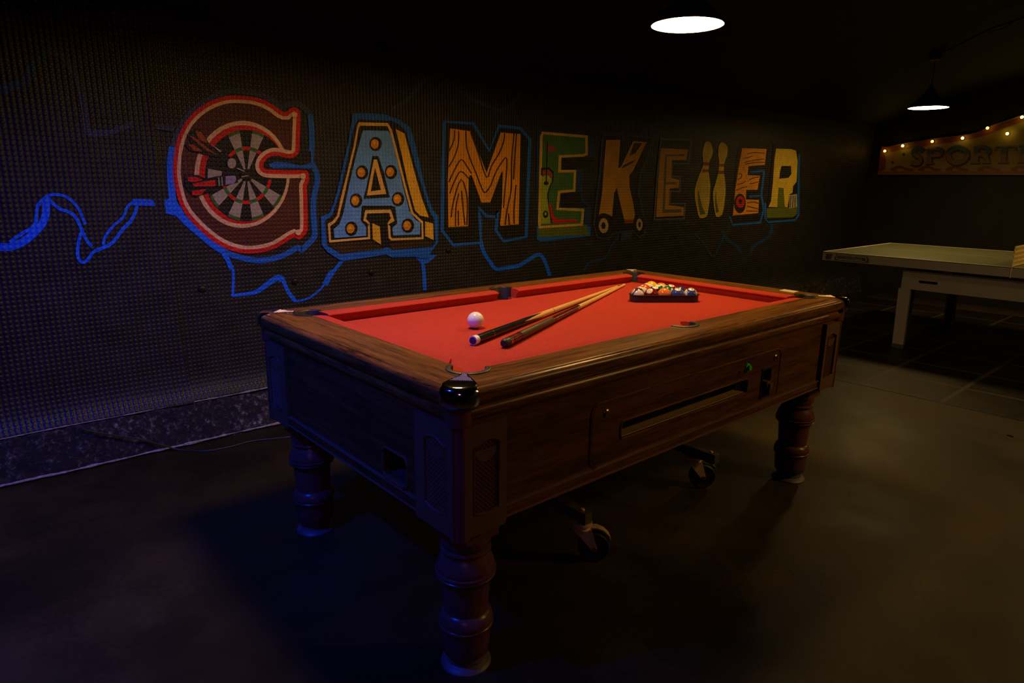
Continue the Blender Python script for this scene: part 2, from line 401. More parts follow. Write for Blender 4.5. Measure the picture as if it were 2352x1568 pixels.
MURAL={
'trail_left':[["blue","s",[-1.69,1.007,-1.681,1.006,-1.669,1.005,-1.655,1.005,-1.642,1.008,-1.629,1.012,-1.616,1.018,-1.603,1.025,-1.589,1.034,-1.575,1.046,-1.559,1.06,-1.542,1.077,-1.527,1.094,-1.516,1.11,-1.508,1.125,-1.501,1.142,-1.496,1.16,-1.494,1.178,-1.491,1.192,-1.489,1.205,-1.486,1.217,-1.484,1.225],[-1.684,1.04,-1.676,1.039,-1.665,1.038,-1.654,1.038,-1.645,1.041,-1.634,1.044,-1.624,1.049,-1.613,1.055,-1.602,1.063,-1.59,1.072,-1.575,1.086,-1.56,1.102,-1.547,1.116,-1.538,1.128,-1.533,1.139,-1.528,1.15,-1.525,1.163,-1.522,1.179,-1.52,1.195,-1.517,1.209,-1.514,1.221,-1.513,1.229]],
["blue","s",[-1.649,1.036,-1.638,1.044,-1.623,1.056,-1.606,1.067,-1.59,1.077,-1.571,1.088,-1.555,1.101,-1.546,1.119,-1.542,1.137,-1.539,1.152,-1.536,1.167,-1.533,1.18,-1.529,1.19,-1.523,1.198,-1.516,1.205,-1.508,1.211,-1.501,1.218,-1.494,1.224,-1.489,1.228],[-1.655,1.048,-1.644,1.056,-1.628,1.068,-1.611,1.08,-1.594,1.091,-1.576,1.1,-1.564,1.111,-1.558,1.123,-1.555,1.138,-1.551,1.154,-1.548,1.169,-1.545,1.183,-1.54,1.197,-1.531,1.208,-1.523,1.216,-1.515,1.223,-1.507,1.23,-1.5,1.236,-1.495,1.24]],
["blue","s",[-1.492,1.228,-1.486,1.229,-1.478,1.231,-1.469,1.231,-1.459,1.23,-1.447,1.228,-1.437,1.225,-1.428,1.219,-1.419,1.211,-1.411,1.202,-1.404,1.191,-1.397,1.179,-1.392,1.168,-1.389,1.157,-1.387,1.145,-1.384,1.133,-1.381,1.122,-1.378,1.111,-1.375,1.104],[-1.492,1.24,-1.486,1.241,-1.478,1.243,-1.467,1.244,-1.456,1.243,-1.443,1.24,-1.431,1.236,-1.421,1.229,-1.411,1.221,-1.403,1.211,-1.395,1.199,-1.388,1.187,-1.382,1.174,-1.378,1.161,-1.376,1.149,-1.374,1.138,-1.37,1.127,-1.367,1.117,-1.365,1.11]],
["blue","s",[-1.494,1.205,-1.486,1.196,-1.474,1.182,-1.462,1.17,-1.449,1.163,-1.437,1.159,-1.428,1.155,-1.42,1.149,-1.414,1.141,-1.409,1.132,-1.404,1.12,-1.4,1.106,-1.396,1.091,-1.392,1.074,-1.388,1.057,-1.383,1.04,-1.376,1.024,-1.368,1.011,-1.362,1.002],[-1.485,1.215,-1.477,1.206,-1.466,1.192,-1.455,1.182,-1.444,1.176,-1.432,1.173,-1.421,1.167,-1.412,1.16,-1.404,1.151,-1.398,1.14,-1.392,1.127,-1.388,1.112,-1.384,1.096,-1.38,1.079,-1.376,1.062,-1.372,1.047,-1.365,1.033,-1.357,1.02,-1.352,1.011]],
["blue","s",[-1.391,1.089,-1.395,1.079,-1.402,1.063,-1.408,1.046,-1.414,1.027,-1.418,1.007,-1.422,.988,-1.423,.973,-1.422,.959,-1.419,.948,-1.413,.939,-1.405,.933,-1.395,.932,-1.386,.936,-1.378,.943,-1.37,.951,-1.363,.961,-1.357,.97,-1.35,.978,-1.339,.983,-1.326,.987,-1.311,.993,-1.297,.999,-1.283,1.006,-1.267,1.018,-1.251,1.036,-1.236,1.057,-1.221,1.075,-1.208,1.088,-1.196,1.099,-1.184,1.111,-1.173,1.127,-1.165,1.143,-1.158,1.157,-1.153,1.17,-1.15,1.18,-1.148,1.188],[-1.379,1.083,-1.383,1.073,-1.39,1.058,-1.396,1.042,-1.401,1.024,-1.405,1.004,-1.408,.987,-1.409,.974,-1.409,.963,-1.407,.955,-1.404,.951,-1.4,.948,-1.396,.947,-1.392,.949,-1.386,.955,-1.38,.962,-1.374,.97,-1.367,.981,-1.356,.991,-1.343,.998,-1.329,1.002,-1.315,1.008,-1.302,1.014,-1.289,1.02,-1.276,1.03,-1.262,1.046,-1.246,1.067,-1.231,1.086,-1.217,1.1,-1.205,1.111,-1.195,1.121,-1.186,1.135,-1.177,1.15,-1.171,1.163,-1.167,1.174,-1.164,1.184,-1.162,1.191]],
["blue","s",[-1.306,1.01,-1.305,1.019,-1.302,1.031,-1.297,1.044,-1.287,1.059,-1.273,1.076,-1.26,1.092,-1.246,1.104,-1.231,1.114,-1.216,1.128,-1.206,1.146,-1.198,1.165,-1.191,1.179,-1.182,1.187,-1.172,1.194,-1.164,1.198],[-1.318,1.012,-1.316,1.021,-1.313,1.034,-1.306,1.05,-1.295,1.067,-1.282,1.085,-1.267,1.101,-1.252,1.114,-1.237,1.125,-1.225,1.136,-1.216,1.151,-1.209,1.17,-1.2,1.186,-1.188,1.198,-1.177,1.205,-1.169,1.21]],
["blue","s",[-1.175,1.188,-1.162,1.187,-1.142,1.186,-1.122,1.185,-1.101,1.184,-1.079,1.182,-1.064,1.181],[-1.171,1.217,-1.158,1.217,-1.138,1.216,-1.117,1.215,-1.096,1.213,-1.075,1.212,-1.059,1.211]]],
'trail_upper':[["dblue2","s",[-1.6,1.632,-1.588,1.638,-1.571,1.647,-1.556,1.654,-1.543,1.658,-1.528,1.663,-1.509,1.675,-1.494,1.696,-1.484,1.717,-1.475,1.735,-1.467,1.751,-1.459,1.766,-1.452,1.776,-1.44,1.785,-1.425,1.795,-1.414,1.802],[-1.607,1.666,-1.595,1.672,-1.578,1.681,-1.56,1.69,-1.544,1.695,-1.533,1.698,-1.527,1.701,-1.521,1.711,-1.513,1.729,-1.504,1.747,-1.495,1.765,-1.485,1.782,-1.471,1.8,-1.454,1.816,-1.436,1.827,-1.424,1.835]],
["gblue","s",[-1.426,1.798,-1.42,1.8,-1.413,1.803,-1.406,1.804,-1.398,1.802,-1.389,1.799,-1.38,1.793,-1.373,1.783,-1.365,1.769,-1.358,1.755,-1.351,1.741,-1.345,1.729,-1.34,1.714,-1.336,1.696,-1.334,1.674,-1.332,1.652,-1.33,1.632,-1.33,1.613,-1.329,1.594,-1.329,1.575,-1.328,1.558,-1.328,1.541,-1.328,1.525,-1.329,1.511,-1.329,1.501],[-1.429,1.831,-1.422,1.833,-1.411,1.836,-1.397,1.837,-1.384,1.834,-1.371,1.828,-1.359,1.818,-1.349,1.804,-1.341,1.788,-1.334,1.773,-1.327,1.759,-1.321,1.744,-1.315,1.726,-1.312,1.705,-1.31,1.682,-1.309,1.659,-1.308,1.638,-1.308,1.618,-1.308,1.599,-1.308,1.58,-1.308,1.561,-1.309,1.545,-1.31,1.528,-1.311,1.514,-1.312,1.504]],
["gblue","s",[-1.332,1.507,-1.329,1.501,-1.322,1.492,-1.311,1.485,-1.296,1.485,-1.282,1.487,-1.269,1.49,-1.258,1.49,-1.245,1.491,-1.229,1.494,-1.211,1.501,-1.193,1.511,-1.174,1.52,-1.155,1.528,-1.135,1.536,-1.117,1.54,-1.1,1.54,-1.082,1.537,-1.06,1.534,-1.027,1.531,-.99,1.527,-.964,1.525],[-1.311,1.525,-1.308,1.519,-1.304,1.513,-1.301,1.511,-1.294,1.511,-1.282,1.513,-1.267,1.515,-1.255,1.516,-1.243,1.516,-1.232,1.518,-1.217,1.524,-1.199,1.533,-1.179,1.542,-1.159,1.551,-1.138,1.559,-1.115,1.564,-1.094,1.564,-1.075,1.561,-1.054,1.557,-1.021,1.554,-.985,1.551,-.958,1.548]]],
'trail_g':[["blue","f",[-1.039,1.21,-.985,1.221,-.971,1.179,-.925,1.078,-.986,1.134,-1.041,1.158]],
["blue","s",[-.785,.92,-.776,.904,-.765,.884,-.757,.868,-.752,.85,-.753,.821,-.757,.786,-.761,.748,-.765,.718],[-.773,.927,-.764,.911,-.753,.891,-.744,.873,-.738,.851,-.739,.819,-.743,.784,-.748,.746,-.751,.716]],
["blue","s",[-.758,.715,-.743,.715,-.723,.715,-.702,.715,-.683,.715,-.664,.715,-.646,.717,-.631,.72,-.618,.724,-.604,.731,-.586,.741,-.568,.752,-.55,.762,-.534,.77,-.52,.777,-.511,.779,-.51,.777,-.506,.773,-.501,.767],[-.758,.728,-.744,.729,-.723,.731,-.703,.732,-.684,.733,-.666,.735,-.65,.738,-.638,.741,-.628,.746,-.616,.753,-.601,.763,-.583,.776,-.566,.787,-.549,.797,-.532,.806,-.514,.812,-.494,.808,-.482,.8,-.475,.795]],
["blue","s",[-.516,.792,-.51,.789,-.501,.785,-.496,.781,-.494,.775,-.491,.765,-.487,.752,-.481,.735,-.473,.715,-.464,.697,-.453,.68,-.442,.664,-.433,.654],[-.508,.811,-.501,.808,-.49,.803,-.479,.794,-.473,.782,-.47,.77,-.467,.758,-.46,.742,-.453,.723,-.445,.707,-.435,.692,-.424,.677,-.416,.667]],
["blue","s",[-.435,.652,-.424,.651,-.408,.65,-.391,.651,-.373,.654,-.354,.658,-.334,.665,-.314,.675,-.294,.687,-.276,.7,-.261,.712,-.249,.725,-.238,.736,-.227,.748,-.216,.759,-.208,.767],[-.434,.664,-.424,.663,-.409,.662,-.392,.663,-.376,.665,-.358,.67,-.339,.676,-.32,.685,-.301,.697,-.284,.709,-.27,.721,-.259,.733,-.248,.744,-.236,.756,-.225,.767,-.218,.775]],
["blue","s",[-.228,.725,-.22,.739,-.208,.759,-.198,.774,-.191,.781,-.185,.785,-.18,.788],[-.259,.742,-.25,.756,-.238,.776,-.227,.794,-.216,.805,-.206,.812,-.2,.815]],
["blue","s",[-.182,.795,-.175,.803,-.164,.814,-.152,.826,-.139,.839,-.124,.853,-.114,.863],[-.198,.809,-.191,.816,-.18,.827,-.168,.839,-.155,.853,-.14,.867,-.13,.876]]],
'trail_a':[["blue","s",[.4,.841,.404,.824,.41,.799,.415,.769,.418,.725,.419,.674,.421,.637],[.425,.844,.429,.827,.436,.801,.441,.769,.444,.724,.446,.672,.447,.635]],
["blue","f",[.362,.86,.535,.857,.463,.81,.411,.806]]],
'trail_m':[["blue","s",[.858,.975,.866,.943,.879,.898,.896,.855,.916,.822,.94,.794,.961,.77,.977,.75,.994,.731,1.022,.716,1.059,.712,1.098,.714,1.135,.717,1.171,.718,1.208,.719,1.248,.725,1.288,.739,1.327,.756,1.362,.77,1.392,.782,1.417,.79,1.432,.79,1.446,.782,1.463,.762,1.48,.737,1.498,.704,1.515,.666,1.527,.638],[.889,.979,.898,.947,.911,.902,.926,.863,.945,.833,.967,.807,.988,.783,1.005,.762,1.017,.748,1.031,.74,1.056,.738,1.091,.74,1.129,.744,1.165,.744,1.2,.746,1.233,.751,1.269,.763,1.306,.78,1.342,.794,1.373,.806,1.405,.816,1.442,.816,1.473,.798,1.496,.773,1.515,.745,1.534,.71,1.552,.671,1.564,.643]]],
'trail_right':[["dblue2","s",[2.308,.914,2.287,.895,2.256,.867,2.224,.836,2.201,.801,2.179,.765,2.147,.739,2.092,.729,2.021,.726,1.963,.717,1.931,.694,1.918,.667,1.911,.648],[2.333,.902,2.311,.882,2.28,.855,2.25,.825,2.227,.792,2.204,.754,2.165,.723,2.1,.71,2.028,.708,1.977,.701,1.955,.683,1.944,.659,1.937,.641]],
["dblue2","s",[3.812,.88,3.848,.852,3.901,.812,3.96,.774,4.019,.75,4.075,.733,4.126,.71,4.186,.662,4.254,.601,4.338,.562,4.404,.592,4.434,.646,4.479,.691,4.569,.719,4.689,.746,4.786,.781,4.825,.834,4.827,.888,4.825,.925],[3.856,.894,3.892,.867,3.944,.828,3.996,.794,4.045,.775,4.102,.757,4.168,.728,4.236,.675,4.301,.616,4.334,.594,4.346,.61,4.375,.663,4.429,.716,4.531,.749,4.649,.776,4.73,.805,4.758,.845,4.759,.893,4.758,.929]],
["dblue2","s",[3.368,.87,3.414,.846,3.48,.81,3.543,.771,3.599,.722,3.656,.667,3.723,.634,3.781,.66,3.817,.712,3.847,.758,3.874,.79,3.896,.819,3.911,.838],[3.391,.885,3.438,.86,3.504,.824,3.572,.783,3.631,.731,3.686,.678,3.72,.657,3.745,.674,3.779,.723,3.809,.769,3.836,.802,3.858,.83,3.872,.849]]],
'trail_top':[["gblue","s",[.231,1.71,.258,1.723,.299,1.744,.341,1.77,.382,1.807,.424,1.849,.462,1.883,.497,1.908,.529,1.927,.557,1.934,.582,1.929,.61,1.913,.645,1.894,.688,1.871,.736,1.845,.786,1.822,.841,1.805,.896,1.79,.947,1.779,.987,1.769,1.025,1.762,1.066,1.764,1.107,1.779,1.145,1.803,1.187,1.834,1.236,1.882,1.286,1.935,1.323,1.958,1.367,1.935,1.421,1.882,1.461,1.841],[.221,1.727,.248,1.74,.286,1.76,.325,1.784,.364,1.819,.405,1.861,.445,1.897,.483,1.924,.52,1.945,.559,1.955,.596,1.949,.628,1.931,.663,1.912,.705,1.889,.753,1.864,.802,1.842,.854,1.825,.908,1.812,.958,1.801,.999,1.791,1.031,1.784,1.06,1.785,1.091,1.797,1.125,1.819,1.163,1.847,1.209,1.893,1.262,1.949,1.327,1.981,1.393,1.953,1.451,1.897,1.491,1.856]]],
'G':[["dblue","s",[-.294,1.652,-.292,1.631,-.29,1.602,-.289,1.572,-.29,1.544,-.292,1.514,-.294,1.486,-.298,1.459,-.302,1.432,-.303,1.406,-.295,1.384,-.284,1.367,-.277,1.353,-.274,1.337,-.273,1.32,-.274,1.301,-.279,1.281,-.288,1.257,-.296,1.23,-.301,1.2,-.304,1.167,-.305,1.136,-.305,1.105,-.304,1.074,-.304,1.049,-.303,1.031,-.304,1.02,-.308,1.011,-.319,.998,-.337,.983,-.353,.97,-.365,.959,-.373,.953,-.372,.952,-.366,.95,-.373,.96,-.394,.966,-.415,.958,-.435,.948,-.455,.938,-.476,.93,-.498,.922,-.521,.917,-.547,.912,-.573,.91,-.598,.909,-.618,.91,-.637,.914,-.657,.919,-.681,.925,-.706,.933,-.729,.941,-.749,.951,-.767,.961,-.78,.969],[-.263,1.658,-.261,1.637,-.258,1.607,-.257,1.576,-.258,1.546,-.26,1.515,-.262,1.486,-.266,1.458,-.27,1.432,-.271,1.412,-.265,1.398,-.255,1.382,-.246,1.364,-.242,1.343,-.24,1.322,-.242,1.299,-.248,1.274,-.257,1.25,-.264,1.226,-.268,1.198,-.271,1.167,-.273,1.136,-.272,1.106,-.271,1.076,-.271,1.05,-.27,1.031,-.272,1.014,-.279,.995,-.296,.976,-.315,.96,-.332,.947,-.343,.936,-.355,.927,-.372,.921,-.39,.93,-.393,.936,-.39,.935,-.401,.931,-.421,.921,-.443,.91,-.466,.902,-.49,.894,-.515,.887,-.543,.883,-.571,.88,-.598,.879,-.622,.881,-.643,.885,-.665,.89,-.69,.897,-.716,.906,-.74,.915,-.762,.925,-.781,.936,-.794,.944]],
["blue","s",[-.776,.971,-.788,.98,-.806,.993,-.825,1.01,-.847,1.031,-.871,1.055,-.894,1.078,-.913,1.098,-.93,1.116,-.944,1.132,-.956,1.146,-.965,1.158,-.971,1.17,-.976,1.182,-.98,1.194,-.982,1.21,-.983,1.235,-.982,1.264,-.981,1.294,-.98,1.323,-.979,1.35,-.976,1.377,-.971,1.406,-.965,1.435,-.96,1.455],[-.798,.941,-.81,.95,-.828,.964,-.849,.982,-.872,1.004,-.896,1.029,-.918,1.052,-.938,1.072,-.955,1.09,-.97,1.108,-.982,1.123,-.993,1.137,-1.001,1.152,-1.007,1.168,-1.012,1.184,-1.014,1.204,-1.015,1.231,-1.015,1.262,-1.014,1.292,-1.013,1.32,-1.011,1.349,-1.008,1.378,-1.003,1.408,-.996,1.437,-.992,1.458]],
["gblue","s",[-.964,1.452,-.956,1.473,-.943,1.502,-.928,1.53,-.912,1.555,-.894,1.58,-.874,1.603,-.853,1.624,-.829,1.644,-.805,1.662,-.777,1.679,-.747,1.694,-.718,1.707,-.694,1.714,-.671,1.719,-.645,1.721,-.615,1.721,-.582,1.719,-.552,1.715,-.526,1.709,-.503,1.7,-.483,1.691,-.47,1.681,-.459,1.671,-.442,1.662,-.421,1.665,-.405,1.673,-.393,1.678,-.381,1.682,-.369,1.685,-.359,1.686,-.349,1.685,-.339,1.682,-.328,1.676,-.315,1.666,-.301,1.653,-.291,1.644],[-.988,1.46,-.979,1.481,-.966,1.511,-.95,1.541,-.933,1.568,-.913,1.595,-.892,1.62,-.869,1.642,-.844,1.664,-.817,1.683,-.787,1.702,-.755,1.719,-.724,1.732,-.696,1.741,-.67,1.746,-.642,1.749,-.609,1.749,-.574,1.747,-.542,1.743,-.513,1.736,-.487,1.726,-.464,1.716,-.448,1.704,-.437,1.694,-.432,1.691,-.427,1.692,-.416,1.698,-.401,1.705,-.386,1.71,-.371,1.714,-.354,1.716,-.338,1.714,-.322,1.709,-.307,1.701,-.291,1.689,-.276,1.676,-.266,1.666]],
["blue","f",[-1.03,1.208,-1.007,1.222,-.982,1.202,-.963,1.172,-.95,1.137,-.917,1.071,-.96,1.093,-.984,1.132,-1.036,1.148]],
["blue","s",[-.798,.936,-.794,.931,-.789,.923,-.783,.913,-.776,.895,-.769,.872,-.764,.856],[-.778,.951,-.774,.946,-.768,.937,-.761,.923,-.754,.903,-.746,.881,-.741,.864]],
["maroon","f",[-.645,1.715,-.617,1.716,-.585,1.715,-.554,1.712,-.524,1.705,-.498,1.696,-.475,1.685,-.454,1.671,-.435,1.659,-.421,1.654,-.409,1.654,-.397,1.664,-.385,1.674,-.371,1.68,-.358,1.681,-.345,1.678,-.335,1.669,-.332,1.654,-.332,1.633,-.335,1.605,-.338,1.57,-.343,1.525,-.347,1.483,-.351,1.46,-.357,1.445,-.371,1.433,-.388,1.425,-.408,1.423,-.428,1.424,-.448,1.428,-.467,1.432,-.484,1.432,-.5,1.431,-.514,1.425,-.527,1.417,-.538,1.407,-.547,1.395,-.551,1.386,-.552,1.377,-.549,1.37,-.543,1.365,-.536,1.362,-.518,1.361,-.472,1.36,-.42,1.36,-.374,1.363,-.338,1.364,-.318,1.363,-.307,1.354,-.304,1.331,-.305,1.306,-.312,1.293,-.319,1.28,-.32,1.258,-.32,1.228,-.322,1.185,-.324,1.137,-.326,1.087,-.33,1.044,-.34,1.024,-.353,1.012,-.368,1.0,-.382,.993,-.395,1.001,-.409,1.008,-.424,1.002,-.445,.99,-.478,.972,-.515,.954,-.548,.944,-.582,.938,-.614,.935,-.646,.934,-.678,.937,-.709,.942,-.739,.952,-.768,.964,-.797,.981,-.825,1.001,-.852,1.025,-.879,1.052,-.906,1.082,-.93,1.113,-.949,1.143,-.963,1.172,-.973,1.204,-.979,1.236,-.984,1.27,-.986,1.304,-.985,1.335,-.982,1.367,-.977,1.4,-.969,1.434,-.96,1.468,-.948,1.502,-.93,1.537,-.909,1.571,-.885,1.599,-.86,1.624,-.831,1.647,-.8,1.668,-.767,1.685,-.735,1.698,-.706,1.707,-.681,1.712,-.664,1.714]],
["cream","c",[-.648,1.696,-.62,1.697,-.59,1.696,-.561,1.692,-.533,1.686,-.509,1.678,-.488,1.668,-.468,1.654,-.447,1.641,-.427,1.633,-.403,1.635,-.384,1.65,-.375,1.658,-.369,1.66,-.363,1.66,-.358,1.659,-.356,1.657,-.354,1.649,-.355,1.631,-.357,1.604,-.361,1.57,-.365,1.525,-.37,1.483,-.372,1.463,-.375,1.455,-.382,1.45,-.393,1.445,-.407,1.443,-.423,1.444,-.442,1.448,-.462,1.452,-.483,1.453,-.503,1.45,-.522,1.443,-.539,1.433,-.553,1.419,-.565,1.404,-.572,1.388,-.573,1.372,-.568,1.357,-.556,1.347,-.543,1.342,-.521,1.34,-.475,1.339,-.421,1.339,-.375,1.342,-.34,1.343,-.329,1.342,-.329,1.343,-.327,1.329,-.328,1.31,-.333,1.301,-.342,1.284,-.343,1.257,-.343,1.227,-.345,1.185,-.348,1.137,-.349,1.088,-.353,1.05,-.359,1.036,-.369,1.028,-.38,1.018,-.381,1.018,-.384,1.02,-.408,1.032,-.434,1.021,-.456,1.008,-.488,.991,-.522,.974,-.553,.965,-.584,.959,-.615,.956,-.645,.955,-.675,.957,-.703,.963,-.731,.971,-.759,.983,-.786,.998,-.812,1.017,-.839,1.04,-.865,1.066,-.891,1.096,-.915,1.125,-.933,1.153,-.946,1.181,-.955,1.21,-.961,1.241,-.966,1.274,-.968,1.307,-.967,1.337,-.965,1.366,-.959,1.399,-.952,1.432,-.943,1.465,-.931,1.497,-.914,1.53,-.894,1.561,-.873,1.588,-.849,1.611,-.822,1.633,-.792,1.652,-.761,1.668,-.731,1.681,-.704,1.688,-.681,1.693,-.665,1.695],[-.65,1.678,-.623,1.679,-.594,1.679,-.567,1.675,-.541,1.669,-.519,1.661,-.5,1.652,-.481,1.639,-.459,1.624,-.433,1.615,-.397,1.617,-.372,1.637,-.365,1.642,-.367,1.642,-.367,1.642,-.37,1.642,-.375,1.646,-.374,1.645,-.375,1.629,-.377,1.603,-.381,1.569,-.385,1.524,-.39,1.483,-.392,1.465,-.392,1.465,-.392,1.465,-.397,1.463,-.405,1.462,-.419,1.463,-.436,1.466,-.458,1.47,-.482,1.471,-.506,1.468,-.53,1.459,-.55,1.447,-.567,1.431,-.582,1.412,-.591,1.39,-.592,1.368,-.584,1.346,-.567,1.331,-.549,1.324,-.524,1.322,-.476,1.321,-.422,1.32,-.376,1.323,-.343,1.324,-.339,1.324,-.349,1.332,-.348,1.327,-.349,1.314,-.351,1.309,-.362,1.288,-.364,1.257,-.364,1.227,-.366,1.185,-.368,1.137,-.37,1.088,-.373,1.054,-.377,1.048,-.383,1.042,-.392,1.035,-.379,1.04,-.374,1.037,-.406,1.053,-.443,1.038,-.466,1.025,-.497,1.008,-.529,.992,-.557,.984,-.587,.978,-.616,.975,-.644,.974,-.672,.976,-.698,.981,-.724,.989,-.75,1.0,-.776,1.014,-.801,1.032,-.826,1.054,-.852,1.079,-.878,1.108,-.901,1.137,-.918,1.163,-.93,1.189,-.939,1.216,-.945,1.246,-.949,1.278,-.951,1.309,-.951,1.338,-.948,1.366,-.943,1.398,-.936,1.43,-.927,1.461,-.916,1.492,-.9,1.523,-.882,1.553,-.861,1.577,-.839,1.599,-.813,1.62,-.786,1.638,-.756,1.653,-.728,1.665,-.703,1.672,-.681,1.676,-.667,1.678]],
["red","c",[-.645,1.715,-.617,1.716,-.585,1.715,-.554,1.712,-.524,1.705,-.498,1.696,-.475,1.685,-.454,1.671,-.435,1.659,-.421,1.654,-.409,1.654,-.397,1.664,-.385,1.674,-.371,1.68,-.358,1.681,-.345,1.678,-.335,1.669,-.332,1.654,-.332,1.633,-.335,1.605,-.338,1.57,-.343,1.525,-.347,1.483,-.351,1.46,-.357,1.445,-.371,1.433,-.388,1.425,-.408,1.423,-.428,1.424,-.448,1.428,-.467,1.432,-.484,1.432,-.5,1.431,-.514,1.425,-.527,1.417,-.538,1.407,-.547,1.395,-.551,1.386,-.552,1.377,-.549,1.37,-.543,1.365,-.536,1.362,-.518,1.361,-.472,1.36,-.42,1.36,-.374,1.363,-.338,1.364,-.318,1.363,-.307,1.354,-.304,1.331,-.305,1.306,-.312,1.293,-.319,1.28,-.32,1.258,-.32,1.228,-.322,1.185,-.324,1.137,-.326,1.087,-.33,1.044,-.34,1.024,-.353,1.012,-.368,1.0,-.382,.993,-.395,1.001,-.409,1.008,-.424,1.002,-.445,.99,-.478,.972,-.515,.954,-.548,.944,-.582,.938,-.614,.935,-.646,.934,-.678,.937,-.709,.942,-.739,.952,-.768,.964,-.797,.981,-.825,1.001,-.852,1.025,-.879,1.052,-.906,1.082,-.93,1.113,-.949,1.143,-.963,1.172,-.973,1.204,-.979,1.236,-.984,1.27,-.986,1.304,-.985,1.335,-.982,1.367,-.977,1.4,-.969,1.434,-.96,1.468,-.948,1.502,-.93,1.537,-.909,1.571,-.885,1.599,-.86,1.624,-.831,1.647,-.8,1.668,-.767,1.685,-.735,1.698,-.706,1.707,-.681,1.712,-.664,1.714],[-.648,1.695,-.62,1.696,-.59,1.696,-.561,1.692,-.533,1.686,-.509,1.677,-.488,1.667,-.468,1.654,-.448,1.64,-.427,1.633,-.403,1.634,-.384,1.649,-.374,1.657,-.369,1.659,-.363,1.66,-.359,1.659,-.357,1.657,-.355,1.649,-.355,1.631,-.357,1.604,-.361,1.57,-.366,1.525,-.37,1.483,-.373,1.463,-.376,1.456,-.382,1.45,-.393,1.446,-.407,1.444,-.423,1.445,-.442,1.448,-.462,1.453,-.483,1.453,-.503,1.451,-.522,1.444,-.539,1.433,-.554,1.42,-.566,1.404,-.573,1.388,-.574,1.372,-.568,1.357,-.556,1.347,-.543,1.341,-.521,1.34,-.475,1.339,-.421,1.339,-.375,1.341,-.34,1.343,-.329,1.342,-.33,1.342,-.327,1.329,-.329,1.31,-.333,1.302,-.342,1.284,-.344,1.257,-.344,1.227,-.346,1.185,-.348,1.137,-.35,1.088,-.354,1.05,-.36,1.037,-.369,1.028,-.381,1.019,-.381,1.019,-.384,1.02,-.407,1.032,-.435,1.022,-.456,1.009,-.488,.991,-.523,.974,-.553,.965,-.584,.96,-.615,.956,-.645,.956,-.675,.958,-.703,.963,-.731,.972,-.758,.983,-.785,.999,-.812,1.018,-.838,1.041,-.864,1.067,-.891,1.096,-.914,1.126,-.932,1.154,-.946,1.181,-.954,1.21,-.96,1.241,-.965,1.274,-.967,1.307,-.967,1.337,-.964,1.366,-.959,1.399,-.951,1.432,-.943,1.464,-.931,1.496,-.914,1.53,-.894,1.561,-.873,1.587,-.848,1.611,-.821,1.632,-.792,1.652,-.761,1.668,-.731,1.68,-.704,1.688,-.681,1.692,-.665,1.694]],
["cream","f",[-.411,1.34,-.417,1.296,-.429,1.254,-.448,1.213,-.472,1.176,-.501,1.143,-.533,1.116,-.569,1.094,-.606,1.078,-.644,1.07,-.683,1.068,-.72,1.072,-.755,1.083,-.788,1.1,-.817,1.123,-.841,1.15,-.861,1.181,-.876,1.216,-.886,1.253,-.891,1.292,-.89,1.331,-.883,1.371,-.872,1.41,-.855,1.446,-.834,1.481,-.809,1.512,-.78,1.539,-.748,1.561,-.713,1.578,-.677,1.59,-.64,1.596,-.603,1.595,-.567,1.588,-.533,1.574,-.501,1.555,-.473,1.529,-.449,1.498,-.431,1.463,-.418,1.424,-.411,1.383]],
["red","f",[-.43,1.338,-.435,1.298,-.447,1.259,-.464,1.222,-.485,1.188,-.512,1.157,-.541,1.132,-.574,1.111,-.608,1.097,-.643,1.089,-.678,1.087,-.712,1.091,-.745,1.101,-.774,1.116,-.801,1.137,-.824,1.162,-.842,1.191,-.856,1.223,-.865,1.258,-.869,1.294,-.868,1.331,-.863,1.367,-.852,1.403,-.837,1.437,-.817,1.469,-.794,1.498,-.767,1.523,-.738,1.544,-.706,1.56,-.673,1.57,-.639,1.575,-.605,1.574,-.572,1.568,-.54,1.555,-.511,1.537,-.486,1.513,-.464,1.485,-.448,1.452,-.436,1.416,-.43,1.378]],
["black","f",[-.428,1.333,-.433,1.296,-.444,1.26,-.46,1.226,-.48,1.194,-.505,1.166,-.533,1.142,-.563,1.124,-.595,1.11,-.628,1.102,-.661,1.1,-.694,1.104,-.724,1.113,-.752,1.128,-.778,1.147,-.799,1.17,-.817,1.197,-.83,1.227,-.839,1.259,-.843,1.292,-.842,1.326,-.837,1.361,-.827,1.394,-.812,1.426,-.794,1.455,-.772,1.482,-.747,1.505,-.719,1.524,-.689,1.539,-.657,1.549,-.625,1.553,-.593,1.552,-.562,1.546,-.532,1.534,-.505,1.517,-.481,1.495,-.461,1.469,-.445,1.438,-.434,1.405,-.428,1.37]],
["red","f",[-.669,1.207,-.674,1.189,-.653,1.187,-.633,1.188,-.634,1.207,-.652,1.205]],
["bone","f",[-.639,1.309,-.629,1.116,-.598,1.124,-.568,1.136,-.632,1.311,-.636,1.31]],
["green","f",[-.634,1.207,-.633,1.188,-.612,1.193,-.592,1.202,-.598,1.219,-.616,1.211]],
["green","f",[-.629,1.119,-.628,1.102,-.595,1.11,-.563,1.124,-.569,1.138,-.599,1.126]],
["red","f",[-.598,1.219,-.592,1.202,-.573,1.214,-.556,1.229,-.567,1.242,-.582,1.229]],
["bone","f",[-.627,1.315,-.513,1.176,-.49,1.203,-.471,1.232,-.623,1.321,-.624,1.318]],
["green","f",[-.567,1.242,-.556,1.229,-.541,1.246,-.528,1.266,-.543,1.274,-.554,1.257]],
["green","f",[-.515,1.178,-.505,1.166,-.48,1.194,-.46,1.226,-.473,1.233,-.492,1.204]],
["red","f",[-.543,1.274,-.528,1.266,-.518,1.287,-.512,1.309,-.528,1.312,-.534,1.293]],
